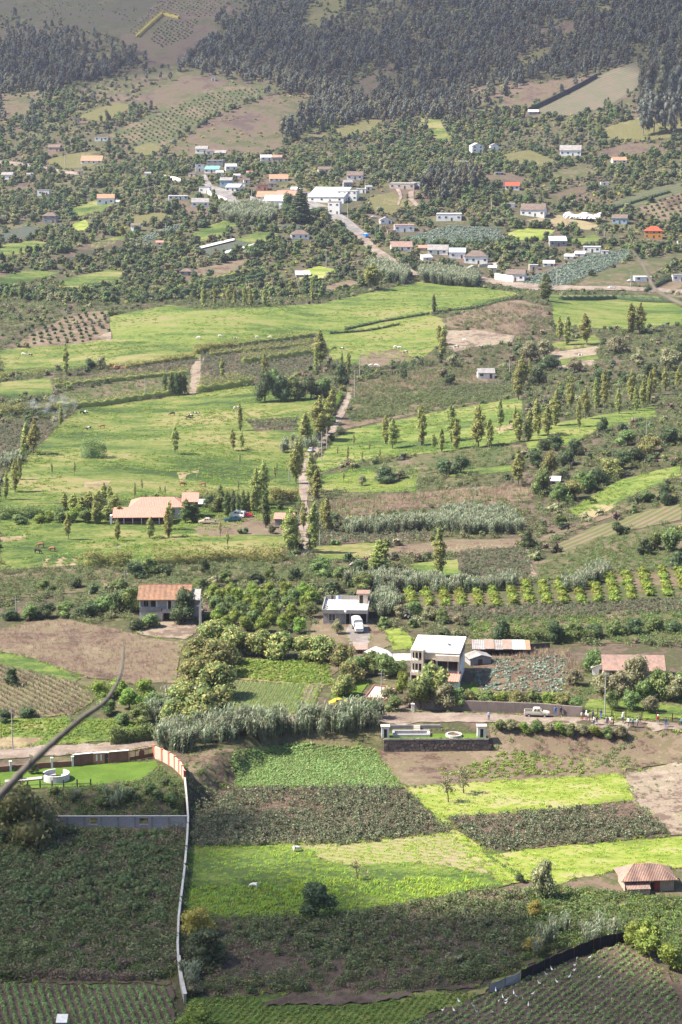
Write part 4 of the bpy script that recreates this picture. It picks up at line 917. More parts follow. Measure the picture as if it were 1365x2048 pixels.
VILLAGE = [
 (403,307,24,9,'gable','w','g',-6,'white gabled house at the foot of the brown slope, leftmost of three'),
 (423,311,19,8,'gable','w','b',4,'low white house, middle of three below the brown slope'),
 (441,313,22,7,'gable','g','g',-4,'grey low house, rightmost of three below the brown slope'),
 (430,335,33,14,'flat','g','w',-5,'big grey two storey building with pale roof above the street'),
 (400,343,17,14,'flat','w','g',5,'pale narrow house left of the big grey building'),
 (423,346,28,7,'shed','w','t',-8,'low house with a teal roof below the big grey building'),
 (463,341,22,8,'gable','w','w',10,'small white house with pale roof right of the teal roof'),
 (409,387,22,13,'flat','w','g',-10,'white two storey house on the inner bend of the street'),
 (452,374,24,13,'gable','b','g',-8,'light blue house with grey roof right of the street'),
 (465,383,28,8,'shed','w','B',-12,'white house with blue white awning roof beside the street'),
 (357,400,38,8,'flat','w','w',6,'long low white house left of the street with flat roof'),
 (401,414,34,9,'gable','w','g',3,'white house with long grey roof below the street bend'),
 (533,322,22,7,'gable','w','w',6,'small white house above the orange roofs, left one'),
 (554,326,20,11,'gable','a','p',-8,'stone coloured house right of a small white house'),
 (558,363,37,5,'gable','w','o',3,'long low house with bright orange roof above the school'),
 (524,381,22,12,'flat','s','p',-3,'salmon house with flat pink roof behind the school'),
 (535,402,44,8,'gable','w','o',-10,'school wing with orange tiled roof'),
 (572,401,38,10,'gable','w','s',-8,'school hall with pinkish white roof'),
 (550,412,45,10,'gable','w','w',-12,'school building with long white roof behind the grey wall'),
 (652,405,74,11,'shed','w','w',-16,'long white roofed school gallery right of the conifer'),
 (694,401,40,19,'flat','w','w',-12,'white two storey house right of the long gallery'),
 (668,429,24,25,'flat','w','p',-14,'white tower like house with pink roof beside the road'),
 (648,425,14,11,'flat','p','p',-10,'peach garage left of the white tower house'),
 (697,375,18,10,'gable','g','g',12,'grey stone hut above the white two storey house'),
 (710,359,32,8,'gable','w','b',-6,'brown roofed house with white gable above the village'),
 (648,345,22,6,'gable','w','b',5,'small brown roofed house above the school'),
 (601,478,36,9,'hip','w','b',4,'white house with brown hipped roof below the street'),
 (773,448,24,8,'end','w','g',8,'small white gabled house above the blue truck'),
 (804,378,50,11,'flat','c','w',-8,'cream house with flat roof at the top of the steep drives'),
 (898,442,50,14,'flat','w','w',-5,'white flat roofed house with dark windows in the gardens'),
 (809,464,40,14,'flat','w','s',0,'two tiered house with pink white roofs right of the blue truck'),
 (784,468,17,7,'flat','p','p',4,'small peach box house left of the two tiered house'),
 (1021,414,18,7,'flat','w','w',0,'small white hut in the gardens right of the drives'),
 (1025,380,28,8,'shed','w','R',-6,'white house with red roof below the bare yard'),
 (1000,350,18,5,'flat','g','w',2,'dark hut with white roof on the bare yard'),
 (956,305,24,13,'end','w','w',16,'white gabled house on the slope, left of a pair'),
 (990,300,16,9,'end','w','g',12,'white gabled house on the slope, right of a pair'),
 (925,329,28,6,'flat','g','w',0,'dark low hut with pale roof above the conifers'),
 (1141,312,42,11,'gable','w','g',-8,'long white farmhouse with grey roof on the right slope'),
 (1240,327,28,6,'gable','w','o',4,'hut with bright orange roof on the right slope'),
 (1065,433,48,13,'gable','w','b',-14,'old white house with broken grey brown roof'),
 (1239,448,30,11,'gable','b','b',-14,'light blue house with brown roof left of the orange house'),
 (1307,477,36,15,'hip','o','R',-10,'bright orange two storey house with red hipped roof'),
 (1117,493,34,11,'shed','g','B',0,'shed with blue white roof above the cabbage field'),
 (1184,505,34,11,'flat','w','w',-8,'white house with pale flat roof above the cabbage field'),
 (1138,518,18,5,'shed','w','w',-14,'low white shed at the top of the cabbage field, left of two'),
 (1159,513,20,5,'shed','w','w',-14,'low white shed at the top of the cabbage field, right of two'),
 (1068,541,18,11,'flat','c','w',0,'cream box hut left of the cabbage field'),
 (1098,533,22,6,'shed','w','w',-6,'white roofed shed beside the cream box hut'),
 (1030,562,38,13,'gable','w','b',-14,'white house with brown roof beside the upper road'),
 (952,528,46,15,'hip','w','b',-8,'large white house with brown hipped roof above the upper road'),
 (915,517,32,12,'shed','w','B',-4,'white house with blue white roof left of the hipped house'),
 (876,509,40,9,'gable','w','g',-6,'white house with grey roof left of the blue white roof'),
 (849,501,22,5,'gable','p','s',4,'small salmon roofed house above the upper road'),
 (856,521,20,6,'shed','w','w',18,'little slanted white hut below the salmon roof'),
 (948,547,24,10,'end','a','g',10,'ruined stone hut beside the reeds of the upper road'),
 (1287,563,34,9,'flat','w','w',0,'low white house beside the upper road at right'),
 (1358,563,24,13,'flat','w','g',0,'white two storey house at the right edge'),
 (804,501,42,7,'gable','w','p',3,'house with peach roof below the two tiered house'),
 (108,303,24,8,'gable','p','b',-10,'pinkish house high on the left slope'),
 (183,327,42,5,'gable','w','o',-3,'low white house with orange roof above the left track'),
 (14,359,22,9,'gable','w','g',-8,'white house with grey roof at the left edge'),
 (60,354,12,5,'gable','w','g',5,'tiny white hut right of the left edge house'),
 (87,391,24,11,'flat','w','p',-6,'white house with red brown roof on the left slope'),
 (212,409,34,12,'gable','w','o',3,'house with orange roof among dark trees left of the village'),
 (99,446,28,14,'hip','g','b',-6,'dark house with brown hipped roof at the left'),
 (271,463,18,12,'gable','w','b',-10,'white cottage with brown roof left of the road'),
 (203,282,26,7,'flat','w','w',-4,'white house high on the left mountainside'),
 (427,162,8,6,'flat','w','w',0,'tiny white box hut high on the mountain'),
 (372,551,24,8,'hip','a','b',-6,'brown hut beside the long yellow hedge'),
 (607,554,28,4,'shed','g','w',6,'white sheet roof beside the bright green patch'),
 (320,489,14,4,'gable','w','s',3,'tiny hut with salmon roof on the left slope'),
 (1067,229,20,5,'shed','g','w',-4,'hut with white roof at the foot of the dark hillside wall'),
 (1108,968,22,6,'shed','g','w',-10,'low shed with white roof among dark trees'),
 (714,1139,26,8,'end','g','g',-10,'little grey roofed hut left of the broad poplar'),
 (973,757,33,11,'gable','w','g',2,'small white house with red doors among the plots'),
 (1210,370,16,5,'flat','w','w',0,'small white hut by the bend of the right slope track'),
 (1363,490,14,7,'flat','w','g',0,'small pale hut at the right edge of the slope'),
 (600,418,10,3,'flat','w','w',0,'low white parapet at the foot of the conifer'),
]
VILLAGE.pop()
VILLAGE += [(484,373,14,7,'flat','w','g',-6,'small white box house between the blue house and the school'),(494,366,12,6,'gable','w','b',8,'small brown roofed cottage above the school, left'),
 (545,374,16,7,'flat','a','g',-4,'stone yard building behind the school'),(592,386,20,7,'gable','w','w',-8,'white annex behind the big conifer'),(614,392,16,8,'flat','w','p',-6,'small white block right of the conifer'),
 (722,386,20,8,'flat','w','w',-10,'white block right of the two storey village house'),(738,380,13,6,'gable','w','g',6,'tiny white cottage right of the village block'),(760,420,10,5,'flat','w','w',0,'tiny white hut beside the silver car'),
 (440,351,14,6,'shed','w','w',6,'low white shed below the teal roof'),(384,353,14,6,'flat','c','w',-6,'small cream box left of the pale narrow house'),(474,356,12,5,'shed','w','w',0,'little white shed above the blue house'),
 (500,350,12,5,'gable','w','s',4,'little pink roofed hut above the brown cottage'),(832,372,18,7,'flat','w','w',-8,'white wing right of the cream house'),(662,388,16,6,'shed','w','s',-12,'pink roofed lean to behind the long gallery'),
 (1210,508,14,6,'flat','w','w',-6,'small white store right of the white house above the cabbages'),(985,543,16,7,'shed','c','w',-6,'cream shed right of the ruined stone hut'),(1000,532,14,6,'flat','w','w',0,'small white store beside the low cream wall'),
 (296,352,12,5,'gable','w','g',0,'tiny white hut in the bushes left of the white wall'),(160,350,10,8,'flat','c','c',0,'cream block at the end of the left track'),(240,408,14,4,'shed','w','w',4,'white tarpaulin roof right of the orange roofed house')]
for v in VILLAGE: house(*v, dcol=REDWOOD if 'red doors' in v[-1] else None)

# ------------------------------------------------------------------ walls
def wall_line(px, hpx, thick, mat, label, name='wall', cap=None, pil=None, pilmat=None, pilh=0.3, sub=0.8, openings=None):
    """free-standing wall along pixel points, standing on the ground"""
    W = at_many(px); m = mpp(W.mean(0)); h = hpx*m; base = Vector(W[0])
    root = empty(name, base); tag(root, label, 'wall')
    mb = MB(); cp = MB()
    for a, b in zip(W[:-1], W[1:]):
        a = Vector(a)-base; b = Vector(b)-base; d = (b-a); d.z = 0; L = d.length; d.normalize(); n = Vector((-d.y, d.x, 0))*thick/2
        for mbb, z0, z1, k in ((mb,-sub,h,1.0),) + (((cp,h+.002,h+.10,1.5),) if cap else ()):
            q = [a-n*k, b-n*k, b+n*k, a+n*k]; s = len(mbb.v)
            mbb.v += [(v.x,v.y,v.z+z0) for v in q] + [(v.x,v.y,v.z+z1) for v in q]
            mbb.f += [tuple(s+i for i in f) for f in ((3,2,1,0),(4,5,6,7),(0,1,5,4),(1,2,6,5),(2,3,7,6),(3,0,4,7))]
    mb.build('wall_body', mat, root)
    if cap: cp.build('coping', cap, root)
    if pil:
        seg = np.linalg.norm(np.diff(W[:,:2],axis=0),axis=1); cum = np.r_[0,np.cumsum(seg)]
        pm = MB().box(-.19,.19,-.19,.19,-.8,h+pilh).box(-.25,.25,-.25,.25,h+pilh,h+pilh+.1).mesh('pillar', pilmat or mat)
        for s in np.linspace(0, cum[-1], pil):
            k = min(len(seg)-1, max(0, int(np.searchsorted(cum, s)-1))); t = W[k+1]-W[k]
            new_obj('pillar', pm, root, tuple(np.interp(s, cum, W[:,i]) - base[i] for i in range(3)), math.atan2(t[1], t[0]))
    return root
# red brick garden wall, left of the gate
wall_line([(-20,1547),(40,1542),(82,1538),(146,1534)], 13, 0.25, W_BRICK, 'low red brick garden wall with white pillars', cap=None, pil=5, pilmat=W_WHITE, pilh=0.75)
wall_line([(147,1533),(187,1529)], 24, 0.3, W_BRICK, 'tall red brick wall panel left of the pink entrance', cap=W_WHITE)
wall_line([(219,1527),(258,1524)], 24, 0.3, W_BRICK, 'tall red brick wall panel beside the iron gate', cap=W_WHITE)
def entrance():
    a, b = at(187,1529), at(219,1527); m = mpp(a); L = (b-a).length; h = 23*m
    r = empty('garden_entrance', a, math.atan2(b.y-a.y, b.x-a.x)); tag(r, 'pink entrance wall with white windows and dark door in the brick wall', 'entrance')
    MB().box(0,L*0.70,-.15,.15,-.6,h).build('wall_body', W_SALMON, r); MB().box(0,L,-.22,.22,h,h+.12).build('coping', W_WHITE, r)
    MB().box(L*.95,L,-.15,.15,-.6,h).build('door_post', W_SALMON, r)
    for k in (0.22, 0.5): MB().box(L*k-.14,L*k+.14,-.2,-.151,.7,1.9).build('window', W_WHITE, r)
    d = MB().box(L*.71,L*.945,-.05,.05,0,h-.2).build('door', STEEL, r); MB().box(L*.88,L*.9,-.09,-.051,.9,1.1).build('handle', W_WHITE, d)
entrance()
def iron_gate():
    a, b = at(259,1523), at(308,1514); m = mpp(a); L = (Vector((b.x,b.y,0))-Vector((a.x,a.y,0))).length; h = 25*m
    r = empty('iron_gate', a, math.atan2(b.y-a.y, b.x-a.x)); r.rotation_euler.y = -math.atan2(b.z-a.z, L)
    tag(r, 'brown iron gate with round emblem between brick wall and salmon wall', 'gate')
    GM = plain('brown_iron', (0.12,0.055,0.04), 0.6, 0.3)
    f = MB().box(0,L,-.05,.05,.25,.40).box(0,L,-.05,.05,h*.82,h*.88)
    for x in (0, L*.24, L*.5-.04, L*.5+.04, L*.76, L-.08): f.box(x,x+.1,-.05,.05,.05,h*.88)
    f.build('gate_frame', GM, r)
    for x in np.linspace(.3, L-.3, 17): MB().box(x-.02,x+.02,-.02,.02,.4,h*(.82+.16*math.sin(math.pi*x/L))).build('bar', GM, r)
    MB().box(0,L,-.02,.02,.08,.8).build('kick_plate', GM, r)
    MB().tube([(L*t, 0, h*(.88+.14*math.sin(math.pi*t))) for t in np.linspace(.2,.8,9)], .05, 5).build('arch', GM, r)
    e = MB(); e.lathe([(0,-.06),(.62,-.06),(.62,.06),(0,.06)], 18); o = e.build('emblem', GM, r, (L*.5,-.03,h*.52)); o.rotation_euler = (math.pi/2,0,0)
iron_gate()
wall_line([(309,1516),(328,1524),(346,1534),(363,1550),(370,1568)], 26, 0.22, paint('salmon_panel',(0.62,0.42,0.35),0.8,0.15), 'salmon panel wall with orange posts stepping down beside the gate', pil=7, pilmat=W_ORANGE if False else paint('orange_post',(0.52,0.16,0.085),0.8,0.15), pilh=0.06)
wall_line([(370,1568),(374,1610),(377,1650),(375,1690),(370,1750),(364,1800),(358,1850),(356,1905),(357,1929)], 17, 0.22, W_WHITE, 'long thin pale wall running down the field', cap=CEM)
wall_line([(358,1930),(362,1968),(371,2008)], 20, 0.35, paint('dusty_wall',(0.40,0.36,0.31),0.9,0.3), 'short lower end of the long wall near the bottom edge', cap=CEM)
def block_wall():
    a, b = at(102,1657), at(373,1662); m = mpp(a); L = (Vector((b.x,b.y,0))-Vector((a.x,a.y,0))).length; h = 25*m; n = 8; bay = L/n
    r = empty('block_wall', a, math.atan2(b.y-a.y, b.x-a.x)); tag(r, 'grey concrete block wall with pillars and two window openings', 'wall')
    t = NT('concrete_blocks'); c = coords(t); br = t.n('TexBrick'); mp = t.n('Mapping'); mp.inputs['Rotation'].default_value = (math.pi/2,0,0); t.l(c, mp.inputs[0]); t.l(mp.outputs[0], br.inputs['Vector'])
    br.inputs['Scale'].default_value = 1.0; br.inputs['Brick Width'].default_value = .42; br.inputs['Row Height'].default_value = .21; br.inputs['Mortar Size'].default_value = .018
    br.inputs['Color1'].default_value = (.33,.31,.315,1); br.inputs['Color2'].default_value = (.40,.38,.385,1); br.inputs['Mortar'].default_value = (.22,.2,.195,1)
    t.bsdf(t.mix(t.ramp(t.noise(c, 1.5, 3), [(0.35,(.72,.72,.72)),(0.65,(1,1,1))]), br.outputs[0], (0.30,0.28,0.28), 'MIX') if False else br.outputs[0], 0.9, 0.2, br.outputs['Fac'], -0.02)
    for i in range(n):
        x0, x1 = i*bay+.17, (i+1)*bay-.17; mb = MB()
        if i in (2, 5):
            cx = (x0+x1)/2; mb.box(x0,cx-.75,-.1,.1,-.8,h).box(cx+.75,x1,-.1,.1,-.8,h).box(cx-.75,cx+.75,-.1,.1,-.8,h*.38).box(cx-.75,cx+.75,-.1,.1,h*.88,h)
            pn = mb.build('block_panel', t.m, r); MB().box(cx-.8,cx+.8,-.14,.12,h*.38-.08,h*.38).build('sill', W_WHITE, pn)
        else: mb.box(x0,x1,-.1,.1,-.8,h).build('block_panel', t.m, r)
    pm = MB().box(-.168,.168,-.16,.16,-.8,h+.02).mesh('pillar', W_GREY)
    for i in range(n+1): new_obj('pillar', pm, r, (i*bay,0,0))
    MB().box(-.2,L+.2,-.17,.17,h+.022,h+.13).build('coping', CEM, r)
block_wall()
# roadside retaining walls
STONE = paint('stone_masonry', (0.21,0.165,0.145), 0.95, 0.4, 0.5, dist=0.08)
wall_line([(827,1418),(900,1420),(1000,1424),(1080,1427),(1165,1434)], 21, 0.4, paint('roadside_wall',(0.24,0.19,0.175),0.95,0.3), 'long brown retaining wall along the dirt road')
wall_line([(650,1432),(700,1428),(768,1424)], 14, 0.4, paint('roadside_wall',(0.24,0.19,0.175),0.95,0.3), 'low brown wall along the road below the patio garden')
wall_line([(1057,225),(1110,200),(1160,175),(1195,155)], 9, 0.6, paint('dark_stone',(0.055,0.05,0.05),0.9,0.2), 'dark wall climbing the mountainside beside the pale plot')
wall_line([(330,362),(352,366),(362,370)], 12, 0.4, W_WHITE, 'bright white retaining wall left of the village street')
wall_line([(414,386),(430,396),(455,406)], 8, 0.4, W_WHITE, 'white retaining wall along the outer side of the street bend')
wall_line([(501,402),(520,408),(546,417)], 10, 0.4, W_GREY, 'grey wall below the school')
wall_line([(990,560),(1008,563),(1027,566)], 14, 0.4, W_WHITE, 'white yard wall in front of the brown roofed house by the upper road')
wall_line([(958,534),(985,530),(1010,533)], 5, 0.4, W_CREAM, 'low cream yard wall right of the hipped house')
wall_line([(1008,1296),(1060,1298),(1100,1296)], 11, 0.15, STEEL, 'dark cloth screen behind the dry stalks', name='screen')

# ------------------------------------------------------------------ orange roofed house
def orange_house():
    p = at(280,1243); m = mpp(p); w = 102*m; d = 6.2; h1 = 24*m; h = 46*m
    r = empty('house', p, R(1.5)); tag(r, 'two storey white house with orange tiled roof and open veranda', 'house'); KEEP.append((p[0]+w/2, p[1]+4, w*.6))
    MB().box(0,w,1.6,d+1.6,-1.5,h).box(0,.2,0,1.6,-1.5,h).build('wall', W_WHITE, r)
    MB().box(0.2,w*.45,-.02,1.6,-1.5,h1-.45).build('lower_wall', W_CREAM, r)
    MB().box(0,w,-.3,1.6,h1-.44,h1-.2).build('veranda_floor', W_GREY, r)
    MB().box(0,w*.42,-.3,-.15,h1-.2,h1+.75).build('parapet', W_GREY, r)
    MB().box(w*.45,w*.78,-.32,-.2,h1-.75,h1+.2).build('railing_panel', paint('red_white_panel',(0.58,0.50,0.48),0.8,0.3), r)
    for x in (.12, w*.34, w*.55, w*.8): MB().box(x-.1,x+.1,-.25,-.05,h1-.2,h).build('column', W_WHITE, r)
    MB().box(w*.62,w*.74,.2,1.59,h1-.2,h).box(w*.86,w,.2,1.59,h1-.2,h).build('veranda_room', W_WHITE, r)
    window(r, w*.77,w*.84,h1+.5,h-.5,1.6); door(r,w*.22,w*.30,h1+1.9,1.6,WOODD,h1-.2); door(r,w*.54,w*.61,h1+1.9,1.6,WOODD,h1-.2); window(r,w*.08,w*.16,h1+.5,h-.5,1.6)
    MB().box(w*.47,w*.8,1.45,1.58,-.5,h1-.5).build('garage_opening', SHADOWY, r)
    n = 26; rf = MB().prism([(-.9,h-.15),(d+1.9,h+1.5),(d+1.9,h+1.62),(-.9,h-.02)], -.5, w+.15).build('roof', T_ORANGE, r)
    MB().box(-.5,w+.15,d+1.6,d+1.95,h+1.62,h+1.72).build('ridge', W_BRICK, rf)
    rows_ = MB()
    for i in range(n*2):
        x = -.5 + (w+.65)*(i+.5)/(n*2); rows_.tube([(x,-.9,h+.0),(x,d+1.55,h+1.60)], .075, 5)
    rows_.build('tile_row', T_ORANGE, rf)
    MB().prism([(0,h-.4),(d+1,h+.6),(d+1,h+.7),(0,h-.3)], w+.2, w+2.2).build('lean_to_roof', W_GREY, r)
    MB().box(w+.25,w+2.1,.5,d+.5,-1.2,h-.5).build('lean_to', W_GREY, r)
orange_house()

# ------------------------------------------------------------------ unfinished flat-roofed house
def unfinished():
    p = at(647,1248); m = mpp(p); w = 88*m; d = 11.5; h = 31*m
    r = empty('house', p, R(-3)); tag(r, 'unfinished grey concrete house with flat roof terrace and stair tower', 'house'); KEEP.append((p[0]+w/2, p[1]+6, w*.75))
    MB().box(0,w*.5,0,d,-1.2,h-.9).box(w*.5,w,2.4,d,-1.2,h-.9).box(w-.25,w,0,2.4,-1.2,h-.9).build('wall', W_GREY, r)
    MB().box(-.3,w+.2,-.7,d+.3,h-.898,h-.6).build('roof_slab', CEM, r)
    MB().box(-.3,w*.48,-.72,-.5,h-.9,h).box(w*.52,w+.2,-.72,-.5,h-.9,h).box(-.3,-.1,-.5,d+.3,h-.599,h+.15).box(w,w+.2,-.5,d+.3,h-.599,h+.25).box(-.1,w,d+.1,d+.3,h-.599,h+.45).build('parapet', W_GREY, r)
    MB().box(-.1,w,-.5,d+.1,h-.599,h-.55).build('terrace', paint('bright_terrace',(0.85,0.84,0.82),0.85,0.15), r)
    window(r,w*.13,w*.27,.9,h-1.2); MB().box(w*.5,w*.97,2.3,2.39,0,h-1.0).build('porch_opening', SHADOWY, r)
    MB().box(w*.6,w*.63,-.4,-.15,-.6,h-.9).box(w*.49,w*.52,-.4,-.15,-.6,h-.9).build('porch_column', W_GREY, r)
    t = MB().box(w*.76,w*.98,d-3.6,d-.4,h-.549,h+1.75).build('stair_tower', W_CREAM, r)
    MB().box(w*.72,w*1.02,d-4.0,d,h+1.752,h+1.98).build('tower_roof', T_PINK, t); MB().box(w*.79,w*.87,d-3.66,d-3.61,h-.5,h+1.5).build('tower_door', SHADOWY, t)
    MB().box(w*.2,w*.21,d-1,d-.9,h-.55,h+1).build('rebar', STEEL, r)
    for k, (x, c) in enumerate(((.27,(.6,.66,.75)),(.32,(.15,.2,.42)),(.16,(.04,.04,.05)))):
        MB().box(w*x-.3,w*x+.25,d-1.9,d-1.84,h+.0,h+.95).build('laundry', plain('laundry_%d'%k, c, .9, .1), r)
    MB().tube([(w*.03,d-2,h+1.3),(w*.5,d-1.8,h+1.0)], .012, 4).build('clothes_line', STEEL, r)
    for k in range(5): MB().box(.1+.3*(k%2),.7+.3*(k%2),1.2+k*.9,1.7+k*.9,h-.548,h-.25).build('brick_pile', W_BLOCK, r)
unfinished()

# ------------------------------------------------------------------ white modern house
def white_house():
    p = at(822,1372); m = mpp(p); s = m*9.9
    r = empty('house', p, R(-9)); r.scale = (s,s,s); tag(r, 'white modern two storey house with flat roof and balcony fins', 'house'); KEEP.append((p[0]+5.5, p[1]+6, 8.5)); KEEP.append((p[0]+3, p[1]-2, 4))
    WT = W_WHITE; CR = W_CREAM
    MB().box(0,9.6,1.2,13,-1.5,7.0).build('wall', WT, r)
    MB().box(-.15,9.9,.1,13.2,7.002,7.3).build('roof', paint('white_roof',(0.95,0.94,0.92),0.8,0.1), r)
    # balcony tower with fins
    tw = MB()
    for (z0,z1) in ((2.55,3.1),(5.0,5.6),(7.55,7.75)): tw.box(0,2.6,-.9,1.19,z0,z1)
    tw.box(2.35,2.6,-.9,1.19,-1.2,2.55).box(0,.2,-.9,1.19,-1.2,2.55).box(1.25,1.5,-.9,-.6,-1.2,2.55).box(2.3,2.6,-.9,1.19,5.6,7.55).box(2.3,2.6,-.9,1.19,3.1,5.0)
    tw.build('balcony_tower', CR, r)
    for z0, z1 in ((3.1,5.0),(5.6,7.55)):
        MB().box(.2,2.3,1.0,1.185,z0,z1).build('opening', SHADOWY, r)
        for i in range(4): MB().box(.08+i*.72,.26+i*.72,-.88,-.68,z0,z1).build('fin', CR, r)
    MB().box(.25,1.2,1.1,1.19,-.2,2.5).build('door', REDWOOD, r)
    # storey bands and glazing
    MB().box(2.61,9.7,.3,1.19,2.6,3.2).build('balcony_slab', CR, r)
    MB().box(5.0,9.8,-.5,1.19,5.6,6.75).box(2.61,5.0,.3,1.19,5.6,6.9).build('upper_fascia', CR, r)
    for x0, x1 in ((2.7,4.9),(5.3,7.3),(7.45,9.45)):
        g = MB().box(x0,x1,1.1,1.195,3.3,5.5).build('window', GLASS, r); MB().box((x0+x1)/2-.04,(x0+x1)/2+.04,1.06,1.099,3.3,5.5).build('mullion', STEEL, g)
    MB().box(9.45,9.75,-.1,1.19,-1.2,5.6).build('corner_column', CR, r)
    MB().box(9.601,9.75,1.2,13,5.2,5.9).build('side_band', W_BRICK, r)
    for y in (4.0, 7.5, 11.0): window(r, y, y+1.3, 3.7, 4.9, 9.6, True, None, 'R')
    # lean-to with red roof
    MB().box(6.4,9.9,-3.2,1.19,-1.5,2.2).build('lean_to', WT, r)
    MB().prism([(-3.6,2.22),(1.18,3.05),(1.18,3.17),(-3.6,2.34)], 6.2, 10.1).build('lean_to_roof', T_SALMON, r)
    window(r,7.6,9.0,.7,1.8,-3.2,True)
    MB().tube([(6.9,5.5,7.3),(6.9,5.5,8.4)], .14, 8).build('water_pipe', plain('blue_pipe',(.03,.12,.5),.5), r)
    MB().box(7.1,7.5,5.2,5.6,7.301,7.7).build('roof_box', STEEL, r); MB().box(4.5,5.6,3.2,3.6,7.301,7.36).build('roof_hatch', STEEL, r)
white_house()
house(768,1330,44,13,'end','c','w',14,'low cream annex with pale folded roof left of the white house', rise=0.22, depth=1.3, name='annex')
house(808,1334,34,14,'gable','c','w',4,'annex with pale roof joining the white house', rise=0.22, depth=1.2, name='annex')
house(722,1308,22,9,'shed','g','r',2,'tiny shed with striped rusty roof left of the annex', name='shed', cat='shed')
house(962,1330,44,14,'end','k','g',16,'grey block shed behind the white house', rise=0.2, name='shed', cat='shed')
def shed_roofs():
    p = at(945,1312); m = mpp(p); r = empty('shed', p, R(-2)); tag(r, 'open shed with patched rusty and white roof sheets', 'shed'); KEEP.append((p[0]+5,p[1]+3,6))
    for k, (x0, x1, mt, dz) in enumerate(((0,26,T_GREY,0),(25,44,T_RUST,.12),(45,62,T_GREY,.0),(61,80,T_RUST,.1),(80,106,T_WHITE,.05),(106,116,T_ORANGE,.0))):
        MB().prism([(-.4,1.6+dz),(4.6,2.5+dz),(4.6,2.56+dz),(-.4,1.66+dz)], x0*m, x1*m).build('roof_sheet', mt, r)
    for x in (2,40,78,114): MB().box(x*m-.08,x*m+.08,.1,.26,-.8,1.6).box(x*m-.08,x*m+.08,4.2,4.36,-.8,2.4).build('post', WOODD, r)
    MB().box(0,116*m,4.3,4.4,-.6,2.3).build('back_wall', W_ADOBE, r)
shed_roofs()
house(1268,1362,120,22,'gable','c','p',-2,'old house with long grey pink tiled roof behind garden trees', rise=0.34, depth=0.55)
house(1205,1352,40,16,'end','w','g',-6,'white gabled wing at the left of the old tiled house', rise=0.3)
def patio():
    P = [at(*q) for q in ((730,1398),(748,1374),(792,1378),(782,1402))]; c = sum(P, Vector())/4
    r = empty('patio', c); tag(r, 'small pink paved patio with low brick edge', 'patio'); KEEP.append((c[0],c[1],4))
    MB().poly([(q-c)+Vector((0,0,.22)) for q in P]).build('paving', paint('pink_paving',(0.55,0.44,0.40),0.8,0.15), r)
    for a, b in zip(P, P[1:]+P[:1]):
        d = (b-a); L = d.length; MB().box(0,L,-.15,.15,-.6,.5).build('edge_wall', W_BRICK, r, a-c, math.atan2(d.y,d.x))
patio()
def pillar(px, py, hpx, wpx, mat, label):
    p = at(px,py); m = mpp(p); w = wpx*m/2; r = empty('gate_pillar', p); tag(r, label, 'pillar')
    MB().box(-w,w,-w,w,-.6,hpx*m).build('shaft', mat, r); MB().box(-w-.08,w+.08,-w-.08,w+.08,hpx*m,hpx*m+.12).build('cap', CEM, r)
pillar(826,1424,16,6,W_WHITE,'white gate pillar right of the driveway'); pillar(785,1416,8,10,W_CREAM,'short cream gate pillar left of the driveway')

